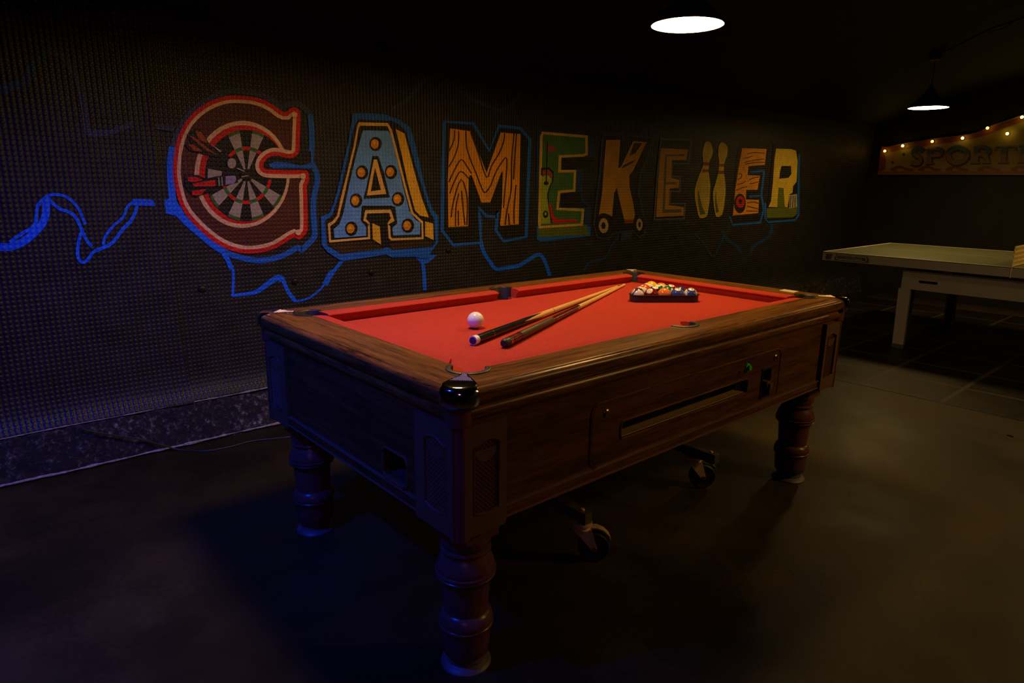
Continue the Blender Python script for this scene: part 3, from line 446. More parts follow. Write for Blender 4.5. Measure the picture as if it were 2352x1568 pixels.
["red","f",[-.553,1.421,-.541,1.434,-.555,1.448,-.572,1.459,-.581,1.443,-.566,1.433]],
["bone","f",[-.629,1.352,-.539,1.522,-.567,1.533,-.596,1.539,-.635,1.354,-.632,1.353]],
["green","f",[-.581,1.443,-.572,1.459,-.591,1.467,-.61,1.471,-.614,1.453,-.597,1.449]],
["green","f",[-.54,1.52,-.532,1.534,-.562,1.546,-.593,1.552,-.596,1.537,-.567,1.531]],
["red","f",[-.614,1.453,-.61,1.471,-.631,1.472,-.651,1.469,-.65,1.452,-.632,1.454]],
["bone","f",[-.642,1.354,-.656,1.536,-.686,1.527,-.714,1.513,-.648,1.351,-.645,1.353]],
["green","f",[-.65,1.452,-.651,1.469,-.671,1.463,-.69,1.454,-.684,1.439,-.667,1.447]],
["green","f",[-.656,1.534,-.657,1.549,-.689,1.539,-.719,1.524,-.713,1.511,-.685,1.525]],
["red","f",[-.684,1.439,-.69,1.454,-.708,1.442,-.724,1.427,-.714,1.416,-.699,1.428]],
["bone","f",[-.76,1.349,-.825,1.359,-.83,1.327,-.831,1.295,-.763,1.308,-.763,1.328]],
["red","f",[-.753,1.31,-.769,1.306,-.767,1.285,-.761,1.265,-.746,1.273,-.751,1.291]],
["bone","f",[-.659,1.321,-.819,1.233,-.806,1.205,-.79,1.18,-.656,1.315,-.658,1.318]],
["green","f",[-.746,1.273,-.761,1.265,-.752,1.246,-.741,1.229,-.728,1.242,-.738,1.257]],
["green","f",[-.817,1.234,-.83,1.227,-.817,1.197,-.799,1.17,-.788,1.181,-.805,1.206]],
["red","f",[-.728,1.242,-.741,1.229,-.727,1.215,-.711,1.203,-.702,1.219,-.716,1.229]],
["bone","f",[-.651,1.311,-.746,1.14,-.719,1.126,-.69,1.118,-.645,1.309,-.648,1.31]],
["green","f",[-.702,1.219,-.711,1.203,-.693,1.194,-.674,1.189,-.669,1.207,-.686,1.211]],
["green","f",[-.745,1.142,-.752,1.128,-.724,1.113,-.694,1.104,-.69,1.12,-.718,1.129]],
["black","f",[-.61,1.332,-.612,1.322,-.617,1.313,-.624,1.306,-.633,1.302,-.642,1.3,-.651,1.301,-.659,1.306,-.665,1.313,-.669,1.321,-.669,1.331,-.667,1.341,-.662,1.349,-.655,1.357,-.647,1.361,-.637,1.363,-.628,1.362,-.62,1.357,-.614,1.35,-.611,1.342]],
["cream","s",[-.406,1.464,-.409,1.463,-.413,1.463,-.417,1.464,-.426,1.465,-.441,1.469,-.458,1.471,-.474,1.472,-.489,1.472,-.506,1.469,-.523,1.463,-.537,1.456,-.55,1.447,-.562,1.437,-.573,1.426,-.582,1.413,-.589,1.398,-.593,1.383,-.593,1.368,-.589,1.353,-.579,1.339,-.567,1.33,-.555,1.325,-.541,1.322,-.523,1.32,-.494,1.32,-.457,1.319,-.423,1.319,-.394,1.32,-.37,1.321,-.353,1.321],[-.412,1.382,-.417,1.382,-.426,1.382,-.44,1.384,-.454,1.387,-.467,1.39,-.477,1.392,-.484,1.392,-.49,1.392,-.494,1.392,-.496,1.391,-.499,1.389,-.503,1.387,-.506,1.384,-.51,1.38,-.512,1.378,-.511,1.379,-.51,1.382,-.51,1.386,-.512,1.391,-.517,1.397,-.519,1.4,-.522,1.401,-.524,1.401,-.513,1.401,-.485,1.4,-.449,1.4,-.417,1.401,-.39,1.402,-.367,1.403,-.35,1.404]],
["red","s",[-.407,1.444,-.411,1.444,-.416,1.444,-.423,1.445,-.433,1.447,-.447,1.45,-.462,1.452,-.476,1.453,-.489,1.453,-.503,1.451,-.516,1.446,-.528,1.44,-.539,1.433,-.549,1.424,-.558,1.415,-.566,1.405,-.571,1.394,-.573,1.383,-.573,1.372,-.571,1.362,-.564,1.353,-.556,1.347,-.547,1.343,-.537,1.341,-.521,1.34,-.492,1.339,-.455,1.339,-.421,1.339,-.393,1.339,-.369,1.34,-.352,1.341],[-.41,1.402,-.415,1.402,-.423,1.402,-.434,1.403,-.448,1.405,-.461,1.409,-.472,1.411,-.482,1.411,-.49,1.411,-.497,1.41,-.502,1.408,-.508,1.405,-.514,1.402,-.52,1.397,-.525,1.391,-.529,1.386,-.53,1.384,-.53,1.382,-.53,1.382,-.53,1.382,-.531,1.383,-.531,1.383,-.53,1.383,-.528,1.382,-.515,1.382,-.487,1.381,-.451,1.381,-.418,1.382,-.391,1.382,-.367,1.384,-.351,1.384]],
["black","f",[-.337,1.458,-.357,1.444,-.388,1.425,-.416,1.423,-.428,1.424,-.447,1.428,-.467,1.432,-.484,1.432,-.5,1.431,-.514,1.425,-.527,1.417,-.538,1.407,-.547,1.395,-.551,1.386,-.552,1.377,-.549,1.37,-.543,1.365,-.536,1.362,-.518,1.361,-.472,1.36,-.42,1.36,-.379,1.361,-.352,1.363,-.338,1.364,-.293,1.363,-.287,1.46]],
["dblue","f",[-.522,1.39,-.482,1.403,-.417,1.399,-.35,1.385,-.287,1.403,-.289,1.371,-.385,1.372,-.498,1.369,-.517,1.375]],
["black","f",[-.908,1.515,-.867,1.545,-.839,1.541,-.811,1.48,-.774,1.442,-.747,1.419,-.765,1.413,-.844,1.427,-.904,1.442,-.924,1.467,-.895,1.482]],
["rust","f",[-.868,1.534,-.841,1.53,-.816,1.486,-.823,1.48,-.855,1.495]],
["rust","f",[-.898,1.51,-.876,1.506,-.814,1.452,-.77,1.424,-.826,1.445]],
["rust","f",[-.907,1.47,-.88,1.469,-.843,1.439,-.882,1.44]],
["bone","f",[-.795,1.472,-.754,1.445,-.763,1.439,-.79,1.464]],
["bone","f",[-.688,1.389,-.69,1.381,-.694,1.374,-.699,1.368,-.705,1.364,-.712,1.363,-.719,1.364,-.724,1.367,-.729,1.373,-.731,1.38,-.731,1.387,-.73,1.395,-.726,1.402,-.721,1.408,-.715,1.411,-.708,1.413,-.701,1.412,-.696,1.409,-.691,1.403,-.689,1.396]],
["black","f",[-.937,1.328,-.876,1.329,-.838,1.312,-.79,1.324,-.737,1.331,-.692,1.326,-.686,1.296,-.753,1.277,-.8,1.277,-.838,1.242,-.897,1.224,-.923,1.247,-.942,1.276]],
["red","f",[-.924,1.319,-.883,1.318,-.855,1.306,-.896,1.295,-.923,1.299]],
["red","f",[-.905,1.288,-.798,1.307,-.797,1.277,-.898,1.274]],
["red","f",[-.911,1.253,-.842,1.262,-.873,1.233,-.91,1.233]],
["lilac","f",[-.746,1.325,-.698,1.329,-.694,1.308,-.707,1.29,-.75,1.283]],
["bone","s",[-.782,1.318,-.783,1.277],[-.777,1.319,-.777,1.277]],
["bone","s",[-.767,1.32,-.768,1.278],[-.762,1.32,-.762,1.279]],
["bone","s",[-.687,1.362,-.652,1.347],[-.685,1.367,-.649,1.352]],
["bone","s",[-.668,1.321,-.631,1.327],[-.668,1.326,-.631,1.332]],
["cream","f",[-.352,1.643,-.355,1.636,-.361,1.63,-.37,1.628,-.377,1.629,-.383,1.634,-.385,1.641,-.382,1.649,-.376,1.654,-.368,1.657,-.36,1.656,-.354,1.651]],
["cream","f",[-.325,1.331,-.327,1.324,-.334,1.318,-.342,1.316,-.35,1.318,-.356,1.323,-.358,1.331,-.355,1.339,-.349,1.344,-.34,1.346,-.332,1.345,-.327,1.339]],
["cream","f",[-.37,1.034,-.373,1.026,-.379,1.02,-.388,1.019,-.396,1.021,-.402,1.027,-.403,1.035,-.401,1.043,-.394,1.048,-.386,1.05,-.378,1.048,-.372,1.042]]],
'A':[["dblue","f",[-.029,1.675,.069,1.684,.172,1.684,.271,1.663,.346,1.623,.362,1.584,.392,1.487,.424,1.353,.466,1.215,.502,1.135,.543,1.097,.536,.934,.481,.874,.466,.837,.398,.841,.376,.855,.197,.86,.156,.881,-.128,.859,-.164,.877,-.223,.92,-.254,.961,-.251,1.115,-.199,1.131,-.173,1.174,-.137,1.273,-.093,1.42,-.056,1.545]],
["black","f",[.004,1.645,.217,1.651,.27,1.635,.317,1.598,.369,1.434,.423,1.275,.479,1.123,.508,1.086,.517,.941,.497,.911,.205,.905,.164,.928,.137,.918,-.138,.901,-.221,.954,-.225,1.093,-.182,1.119,-.126,1.251,-.075,1.421,-.03,1.589]],
["gold","f",[.246,1.608,.306,1.586,.367,1.375,.418,1.215,.469,1.093,.404,1.106,.368,1.137,.322,1.292,.285,1.454]],
["gold","f",[.44,1.069,.5,1.055,.502,.952,.438,.979]],
["brown","f",[-.209,.959,.051,.966,.137,.924,.136,.915,-.138,.904]],
["brown","f",[.179,.948,.438,.958,.501,.923,.205,.905]],
["cream2","f",[.006,1.63,.196,1.638,.219,1.604,.258,1.465,.308,1.281,.354,1.126,.425,1.069,.427,.961,.193,.963,.176,.978,.173,1.064,.211,1.075,.211,1.093,.196,1.143,.026,1.143,.015,1.104,.02,1.08,.052,1.065,.052,.978,-.208,.97,-.211,1.076,-.184,1.086,-.152,1.119,-.122,1.223,-.078,1.355,-.034,1.492,-.004,1.607]],
["black","f",[.015,1.612,.189,1.621,.205,1.592,.244,1.459,.294,1.275,.339,1.12,.412,1.06,.412,.974,.201,.976,.192,.984,.188,1.055,.232,1.078,.21,1.164,.007,1.163,-.002,1.087,.04,1.054,.038,.99,-.197,.983,-.197,1.062,-.166,1.08,-.14,1.113,-.106,1.218,-.066,1.35,-.02,1.493,.005,1.597]],
["cream2","f",[.026,1.143,.196,1.143,.211,1.093,.218,1.078,.173,1.062,.173,1.082,.194,1.093,.185,1.126,.038,1.126,.027,1.092,.052,1.068,.017,1.081,.015,1.104]],
["black","f",[.038,1.126,.185,1.127,.194,1.093,.173,1.07,.171,.922,.137,.93,.068,.977,.066,1.073,.03,1.092]],
["gold","f",[.069,1.07,.118,1.049,.123,.942,.068,.977]],
["sky","f",[.03,1.588,.195,1.594,.217,1.559,.25,1.43,.287,1.275,.325,1.138,.367,1.083,.403,1.064,.4,.99,.208,.992,.203,1.037,.238,1.063,.228,1.163,.008,1.172,-.005,1.093,.028,1.049,.026,.999,-.174,.994,-.177,1.044,-.142,1.068,-.114,1.129,-.069,1.29,-.017,1.455]],
["black","f",[.004,1.166,.021,1.171,.207,1.169,.227,1.14,.238,1.068,.206,1.04,.176,1.058,.211,1.078,.196,1.143,.026,1.143,.017,1.083,.049,1.062,.028,1.049,-.006,1.087]],
["cream2","f",[.026,1.146,.196,1.146,.22,1.078,.175,1.061,.175,1.073,.201,1.087,.185,1.128,.037,1.128,.029,1.095,.051,1.074,.051,1.065,.011,1.086]],
["black","f",[.084,1.45,.123,1.452,.159,1.354,.192,1.216,.016,1.209,.038,1.273,.068,1.38]],
["cream2","f",[.093,1.431,.113,1.432,.169,1.237,.039,1.228]],
["black","f",[.099,1.387,.133,1.26,.066,1.252]],
["black","f",[.149,1.519,.145,1.504,.136,1.491,.123,1.481,.107,1.478,.092,1.48,.079,1.488,.071,1.501,.068,1.516,.072,1.531,.081,1.544,.095,1.554,.11,1.557,.125,1.555,.138,1.547,.147,1.535]],
["amber","f",[.129,1.519,.126,1.507,.119,1.497,.108,1.492,.096,1.491,.086,1.496,.079,1.505,.077,1.516,.08,1.528,.088,1.537,.099,1.543,.11,1.544,.12,1.539,.127,1.53]],
["gold","f",[.11,1.524,.108,1.518,.102,1.515,.096,1.514,.091,1.518,.089,1.523,.092,1.529,.097,1.533,.103,1.533,.108,1.53]],
["black","f",[.053,1.358,.05,1.342,.04,1.329,.027,1.32,.012,1.317,-.003,1.32,-.016,1.328,-.023,1.341,-.026,1.356,-.022,1.371,-.013,1.384,.0,1.393,.015,1.397,.03,1.394,.043,1.386,.051,1.373]],
["amber","f",[.034,1.357,.031,1.346,.023,1.336,.013,1.331,.002,1.331,-.008,1.336,-.015,1.345,-.017,1.356,-.014,1.368,-.006,1.377,.004,1.383,.015,1.383,.025,1.378,.032,1.369]],
["gold","f",[.015,1.364,.013,1.358,.008,1.354,.001,1.354,-.003,1.357,-.005,1.363,-.003,1.369,.002,1.373,.009,1.373,.013,1.369]],
["black","f",[.246,1.364,.242,1.348,.232,1.335,.218,1.325,.202,1.322,.186,1.325,.173,1.334,.164,1.347,.162,1.363,.166,1.378,.175,1.392,.189,1.401,.205,1.404,.221,1.402,.234,1.393,.243,1.38]],
["amber","f",[.225,1.364,.222,1.352,.214,1.342,.203,1.337,.191,1.336,.181,1.341,.173,1.351,.171,1.363,.174,1.375,.182,1.384,.193,1.39,.205,1.39,.216,1.385,.223,1.376]],
["gold","f",[.205,1.37,.203,1.364,.197,1.36,.191,1.36,.185,1.364,.184,1.37,.186,1.376,.191,1.38,.198,1.38,.203,1.376]],
["black","f",[.008,1.2,.004,1.185,-.005,1.172,-.018,1.163,-.034,1.16,-.048,1.163,-.061,1.172,-.068,1.185,-.071,1.201,-.067,1.216,-.058,1.229,-.045,1.238,-.03,1.241,-.015,1.238,-.002,1.229,.006,1.216]],
["amber","f",[-.011,1.2,-.014,1.189,-.022,1.179,-.032,1.174,-.044,1.174,-.053,1.18,-.06,1.189,-.062,1.201,-.059,1.212,-.051,1.222,-.041,1.227,-.03,1.227,-.02,1.222,-.013,1.212]],
["gold","f",[-.03,1.207,-.032,1.201,-.038,1.198,-.044,1.198,-.049,1.201,-.05,1.207,-.048,1.213,-.043,1.217,-.037,1.217,-.032,1.213]],
["black","f",[.29,1.207,.287,1.191,.277,1.177,.262,1.168,.246,1.165,.229,1.168,.216,1.178,.207,1.191,.204,1.207,.208,1.223,.218,1.237,.232,1.246,.248,1.249,.265,1.246,.279,1.237,.288,1.223]],
["amber","f",[.269,1.207,.266,1.195,.258,1.185,.247,1.18,.234,1.18,.224,1.185,.216,1.195,.214,1.207,.217,1.22,.225,1.229,.236,1.235,.249,1.235,.26,1.229,.267,1.219]],
["gold","f",[.249,1.214,.246,1.208,.241,1.204,.234,1.204,.228,1.208,.227,1.214,.229,1.221,.234,1.224,.241,1.224,.247,1.22]],
["black","f",[-.03,1.042,-.034,1.026,-.043,1.013,-.056,1.005,-.072,1.002,-.086,1.006,-.099,1.015,-.106,1.029,-.108,1.045,-.105,1.06,-.096,1.073,-.083,1.081,-.068,1.084,-.053,1.081,-.04,1.071,-.032,1.058]],
["amber","f",[-.049,1.043,-.052,1.031,-.06,1.022,-.07,1.017,-.081,1.017,-.091,1.023,-.098,1.032,-.1,1.044,-.097,1.056,-.089,1.065,-.079,1.07,-.068,1.07,-.058,1.064,-.051,1.055]],
["gold","f",[-.068,1.05,-.07,1.044,-.075,1.041,-.082,1.041,-.086,1.045,-.088,1.051,-.086,1.057,-.081,1.06,-.074,1.06,-.07,1.056]],
["black","f",[.355,1.047,.351,1.03,.341,1.016,.326,1.007,.309,1.005,.293,1.009,.279,1.019,.269,1.033,.267,1.05,.27,1.066,.28,1.08,.295,1.089,.312,1.092,.329,1.088,.343,1.078,.352,1.064]],
["amber","f",[.334,1.048,.33,1.035,.322,1.025,.31,1.02,.298,1.02,.286,1.026,.279,1.037,.276,1.049,.28,1.062,.288,1.072,.299,1.077,.312,1.076,.323,1.071,.331,1.06]],
["gold","f",[.312,1.055,.31,1.049,.304,1.045,.297,1.046,.291,1.05,.289,1.056,.292,1.062,.298,1.066,.305,1.066,.31,1.062]]],
'M':[["black","f",[.601,1.672,.587,1.44,.58,1.21,.573,1.009,.658,.912,.889,.916,.881,1.085,.869,1.147,.937,1.09,1.02,1.085,1.036,1.126,1.021,.993,1.089,.916,1.301,.936,1.308,1.206,1.315,1.462,1.32,1.601,1.231,1.67,1.039,1.674,.959,1.512,.826,1.675]],
["dblue","c",[.591,1.678,.574,1.44,.567,1.21,.56,1.007,.654,.902,.9,.908,.895,1.085,.871,1.136,.931,1.08,1.027,1.075,1.021,1.126,1.006,.991,1.086,.905,1.315,.93,1.324,1.205,1.331,1.462,1.336,1.604,1.237,1.681,1.03,1.682,.961,1.522,.833,1.684],[.61,1.666,.6,1.441,.593,1.209,.586,1.011,.662,.922,.879,.924,.866,1.085,.867,1.158,.944,1.1,1.013,1.095,1.051,1.125,1.035,.994,1.092,.927,1.287,.943,1.292,1.206,1.299,1.462,1.305,1.597,1.225,1.66,1.047,1.665,.958,1.501,.818,1.666]],
["orange","f",[.643,1.635,.803,1.627,.936,1.372,1.056,1.633,1.232,1.633,1.23,1.334,1.227,1.028,1.062,1.023,1.056,1.03,1.073,1.175,1.077,1.387,1.059,1.369,.969,1.18,.893,1.18,.814,1.352,.798,1.355,.787,1.334,.783,1.029,.622,1.028,.621,1.326]],
["brown","s",[.671,1.626,.671,1.611,.671,1.591,.667,1.57,.656,1.545,.641,1.519,.63,1.501],[.681,1.626,.681,1.612,.681,1.591,.677,1.568,.665,1.543,.65,1.516,.639,1.498]],
["brown","s",[.704,1.622,.704,1.601,.703,1.571,.7,1.542,.692,1.517,.682,1.492,.67,1.468,.654,1.443,.637,1.42,.625,1.403],[.714,1.622,.714,1.602,.713,1.571,.71,1.542,.702,1.515,.691,1.489,.679,1.465,.663,1.44,.646,1.416,.634,1.4]],
["brown","s",[.76,1.625,.76,1.599,.762,1.563,.767,1.527,.777,1.494,.791,1.463,.805,1.434,.818,1.409,.831,1.386,.844,1.363,.857,1.337,.87,1.309,.883,1.285,.894,1.265,.904,1.249,.92,1.24,.939,1.247,.957,1.264,.974,1.286,.989,1.313,1.004,1.346,1.022,1.378,1.049,1.415,1.08,1.451,1.102,1.471,1.104,1.469,1.107,1.45,1.106,1.419,1.103,1.376,1.097,1.322,1.092,1.27,1.087,1.222,1.083,1.176,1.081,1.144],[.77,1.626,.771,1.6,.772,1.564,.777,1.528,.787,1.497,.801,1.466,.815,1.437,.828,1.412,.841,1.39,.854,1.367,.867,1.34,.881,1.312,.893,1.289,.904,1.269,.913,1.254,.921,1.249,.932,1.254,.947,1.269,.964,1.289,.978,1.316,.993,1.349,1.012,1.382,1.039,1.419,1.071,1.456,1.096,1.478,1.115,1.472,1.118,1.45,1.118,1.419,1.115,1.375,1.109,1.321,1.103,1.269,1.099,1.221,1.095,1.175,1.092,1.143]],
["brown","s",[.798,1.62,.813,1.589,.836,1.543,.859,1.495,.883,1.437,.909,1.377,.932,1.339,.956,1.347,.967,1.38,.981,1.414,1.004,1.444,1.031,1.476,1.054,1.507,1.07,1.537,1.082,1.565,1.091,1.588,1.094,1.607,1.095,1.62,1.094,1.629],[.808,1.623,.823,1.592,.846,1.546,.87,1.498,.894,1.44,.919,1.38,.94,1.345,.946,1.351,.956,1.382,.971,1.417,.994,1.448,1.021,1.48,1.043,1.511,1.059,1.539,1.071,1.567,1.079,1.59,1.083,1.607,1.083,1.62,1.083,1.628]],
["brown","s",[.633,1.307,.645,1.327,.661,1.356,.678,1.383,.696,1.41,.713,1.434,.728,1.447,.739,1.442,.753,1.426,.767,1.408,.782,1.392,.796,1.374,.805,1.362],[.624,1.31,.635,1.331,.652,1.359,.669,1.387,.686,1.413,.705,1.439,.725,1.454,.746,1.448,.762,1.431,.776,1.413,.791,1.396,.805,1.379,.815,1.366]],
["brown","s",[.64,1.237,.649,1.258,.663,1.286,.678,1.313,.693,1.339,.708,1.362,.723,1.373,.741,1.366,.765,1.347,.783,1.331],[.63,1.24,.64,1.26,.653,1.289,.668,1.317,.683,1.342,.7,1.367,.722,1.381,.748,1.373,.773,1.352,.791,1.337]],
["brown","s",[.65,1.09,.653,1.115,.659,1.151,.669,1.19,.687,1.242,.709,1.298,.727,1.323,.74,1.307,.757,1.261,.769,1.208,.772,1.15,.768,1.085,.765,1.039],[.639,1.091,.643,1.116,.649,1.152,.659,1.192,.677,1.245,.7,1.301,.724,1.331,.75,1.311,.768,1.263,.78,1.209,.782,1.149,.779,1.084,.776,1.038]],
["brown","s",[.683,1.032,.684,1.064,.685,1.108,.688,1.149,.695,1.184,.704,1.216,.711,1.238],[.673,1.033,.673,1.064,.674,1.109,.677,1.15,.685,1.185,.694,1.217,.701,1.24]],
["brown","s",[.76,1.04,.756,1.068,.75,1.109,.745,1.149,.741,1.189,.737,1.229,.734,1.257],[.749,1.039,.745,1.067,.74,1.108,.734,1.148,.73,1.188,.726,1.228,.724,1.256]],
["brown","s",[.706,1.035,.707,1.131],[.695,1.035,.696,1.131]],
["brown","s",[1.166,1.633,1.161,1.588,1.154,1.523,1.148,1.457,1.148,1.393,1.149,1.328,1.147,1.27,1.138,1.223,1.126,1.183,1.115,1.144,1.106,1.101,1.099,1.059,1.095,1.029],[1.178,1.633,1.173,1.588,1.165,1.523,1.16,1.457,1.159,1.394,1.161,1.328,1.159,1.269,1.15,1.222,1.137,1.181,1.126,1.142,1.118,1.099,1.111,1.057,1.107,1.028]],
["brown","s",[1.188,1.634,1.184,1.587,1.178,1.52,1.174,1.458,1.171,1.408,1.169,1.364,1.167,1.333],[1.199,1.634,1.196,1.587,1.19,1.52,1.186,1.458,1.183,1.408,1.181,1.363,1.179,1.333]],
["brown","s",[1.19,1.296,1.185,1.254,1.179,1.196,1.175,1.143,1.174,1.099,1.176,1.06,1.177,1.033],[1.202,1.295,1.197,1.254,1.191,1.195,1.187,1.142,1.187,1.098,1.188,1.059,1.189,1.032]],
["brown","s",[1.146,1.028,1.136,1.105],[1.133,1.027,1.124,1.104]]],
'E1':[["dblue2","f",[1.381,1.679,1.975,1.646,2.008,1.455,1.863,1.424,1.875,1.202,1.963,1.145,1.977,.915,1.441,.896,1.403,.918]],
["dblue","f",[1.4,1.006,1.973,.987,1.977,.915,1.441,.896,1.403,.918]],
["olive","f",[1.414,.999,1.929,1.003,1.955,.923,1.421,.931]],
["black","f",[1.64,1.485,1.995,1.503,1.998,1.451,1.863,1.417,1.643,1.405]],
["black","f",[1.64,1.238,1.852,1.251,1.856,1.182,1.942,1.138,1.645,1.136]],
["gold2","f",[1.431,1.66,1.902,1.659,1.912,1.521,1.859,1.505,1.63,1.491,1.629,1.405,1.792,1.409,1.79,1.251,1.631,1.241,1.62,1.136,1.895,1.125,1.886,.997,1.419,.992,1.413,1.032,1.414,1.465,1.414,1.63]],
["green","f",[1.447,1.643,1.875,1.641,1.883,1.532,1.852,1.523,1.604,1.507,1.602,1.387,1.765,1.39,1.763,1.268,1.606,1.258,1.592,1.119,1.866,1.107,1.859,1.016,1.442,1.01,1.439,1.032,1.439,1.465,1.438,1.628]],
["lime","f",[1.432,1.349,1.491,1.37,1.535,1.344,1.537,1.298,1.505,1.251,1.502,1.191,1.534,1.097,1.542,1.025,1.437,1.025]],
["black","f",[1.43,1.414,1.508,1.422,1.557,1.39,1.555,1.324,1.537,1.298,1.544,1.351,1.501,1.376,1.431,1.362]],
["rust","f",[1.444,1.398,1.509,1.404,1.546,1.374,1.542,1.344,1.501,1.373,1.445,1.369]],
["black","s",[1.53,1.312,1.521,1.295,1.508,1.269,1.499,1.245,1.496,1.227,1.497,1.21,1.501,1.191,1.507,1.166,1.515,1.138,1.522,1.11,1.529,1.079,1.536,1.047,1.54,1.025],[1.542,1.309,1.533,1.291,1.521,1.267,1.512,1.243,1.509,1.226,1.51,1.211,1.514,1.192,1.52,1.167,1.528,1.139,1.536,1.111,1.543,1.079,1.549,1.048,1.553,1.025]],
["red","f",[1.513,1.171,1.537,1.157,1.569,1.076,1.609,1.054,1.832,1.045,1.811,1.031,1.571,1.024,1.54,1.069]],
["black","s",[1.478,1.596,1.478,1.31],[1.49,1.596,1.49,1.31]],
["rust","f",[1.492,1.577,1.574,1.555,1.57,1.535,1.493,1.526]],
["black","f",[1.507,1.311,1.504,1.304,1.495,1.299,1.483,1.297,1.47,1.299,1.461,1.304,1.458,1.31,1.461,1.317,1.47,1.322,1.482,1.324,1.494,1.322,1.503,1.317]],
["black","f",[1.511,1.09,1.508,1.079,1.501,1.069,1.491,1.065,1.479,1.065,1.468,1.07,1.46,1.08,1.457,1.091,1.46,1.103,1.467,1.112,1.477,1.117,1.489,1.117,1.5,1.112,1.508,1.102]],
["lime","f",[1.496,1.095,1.494,1.088,1.488,1.084,1.48,1.084,1.474,1.089,1.471,1.096,1.474,1.103,1.48,1.107,1.487,1.107,1.494,1.103]]],
'K':[["black","f",[2.066,1.642,2.056,1.404,2.027,1.179,2.012,1.007,2.053,.902,2.179,.878,2.258,.929,2.495,.932,2.578,.879,2.657,.901,2.622,1.051,2.546,1.234,2.552,1.384,2.66,1.594,2.681,1.678,2.392,1.686,2.32,1.666,2.264,1.691,2.072,1.669]],
["gblue","c",[2.055,1.642,2.044,1.404,2.016,1.179,2.0,1.008,2.045,.897,2.183,.871,2.262,.921,2.493,.924,2.576,.871,2.67,.898,2.635,1.052,2.559,1.235,2.564,1.382,2.672,1.593,2.688,1.685,2.392,1.694,2.321,1.673,2.265,1.698,2.069,1.676],[2.077,1.642,2.067,1.403,2.038,1.178,2.023,1.007,2.061,.906,2.176,.886,2.254,.936,2.496,.94,2.581,.887,2.644,.903,2.61,1.05,2.533,1.234,2.539,1.386,2.647,1.596,2.675,1.671,2.392,1.679,2.319,1.658,2.263,1.683,2.076,1.663]],
["gblue","f",[2.342,.925,2.495,.932,2.461,.872,2.338,.859]],
["ochre","f",[2.109,1.638,2.276,1.646,2.266,1.431,2.301,1.443,2.433,1.643,2.605,1.645,2.453,1.417,2.409,1.382,2.416,1.294,2.475,1.163,2.507,1.066,2.496,1.029,2.372,1.03,2.259,1.281,2.231,1.235,2.221,1.06,2.138,1.085,2.061,1.055,2.091,1.263,2.095,1.405]],
["brown","f",[2.444,1.629,2.548,1.634,2.478,1.558,2.396,1.526]],
["brown","f",[2.328,1.455,2.483,1.506,2.438,1.475,2.303,1.426]],
["rust","f",[2.372,1.03,2.496,1.029,2.489,.999,2.379,.999]],
["black","f",[2.224,.986,2.221,.955,2.208,.928,2.187,.906,2.16,.893,2.129,.889,2.098,.896,2.069,.911,2.046,.934,2.03,.962,2.024,.993,2.027,1.023,2.039,1.05,2.059,1.071,2.086,1.084,2.116,1.088,2.147,1.083,2.176,1.068,2.2,1.046,2.216,1.017]],
["bone2","f",[2.181,.988,2.178,.965,2.167,.946,2.148,.934,2.126,.931,2.104,.936,2.084,.95,2.071,.969,2.065,.991,2.068,1.013,2.079,1.032,2.097,1.044,2.119,1.048,2.141,1.043,2.161,1.03,2.175,1.01]],
["black","f",[2.147,.989,2.144,.976,2.135,.966,2.122,.963,2.109,.967,2.099,.977,2.095,.99,2.097,1.003,2.106,1.013,2.119,1.016,2.132,1.012,2.142,1.002]],
["black","f",[2.651,.982,2.649,.955,2.64,.931,2.624,.912,2.603,.901,2.579,.898,2.554,.903,2.53,.916,2.511,.936,2.498,.96,2.492,.987,2.493,1.013,2.502,1.037,2.518,1.055,2.539,1.067,2.563,1.071,2.588,1.066,2.611,1.053,2.631,1.034,2.644,1.009]],
["bone2","f",[2.613,.983,2.611,.964,2.604,.948,2.591,.937,2.575,.934,2.559,.938,2.544,.95,2.534,.966,2.529,.986,2.531,1.005,2.538,1.021,2.551,1.032,2.566,1.035,2.582,1.031,2.597,1.019,2.608,1.003]],
["black","f",[2.59,.984,2.588,.972,2.583,.963,2.575,.96,2.566,.963,2.559,.973,2.556,.985,2.557,.997,2.562,1.006,2.57,1.009,2.579,1.006,2.586,.996]]],
'E2':[["grey","f",[2.781,1.683,3.24,1.7,3.223,1.484,2.981,1.478,2.981,1.385,3.112,1.387,3.124,1.246,2.987,1.246,2.986,1.158,3.214,1.155,3.215,1.008,2.758,1.01,2.759,1.357]],
["black","f",[2.805,1.669,3.212,1.684,3.197,1.499,2.956,1.492,2.956,1.369,3.087,1.371,3.096,1.262,2.961,1.262,2.96,1.143,3.187,1.14,3.188,1.024,2.783,1.025,2.784,1.356]],
["ochre","f",[2.8,1.606,3.185,1.609,3.173,1.521,2.961,1.514,2.968,1.366,3.089,1.352,3.086,1.285,2.956,1.278,2.961,1.139,3.184,1.12,3.188,1.045,2.792,1.041,2.79,1.357]],
["grey","s",[3.145,1.57,2.867,1.554,2.865,1.396,2.877,1.083],[3.147,1.552,2.889,1.543,2.894,1.395,2.907,1.082]],
["grey","s",[2.877,1.075,3.151,1.072],[2.874,1.101,3.147,1.098]],
["grey","s",[2.883,1.313,3.055,1.314],[2.881,1.33,3.053,1.332]]],
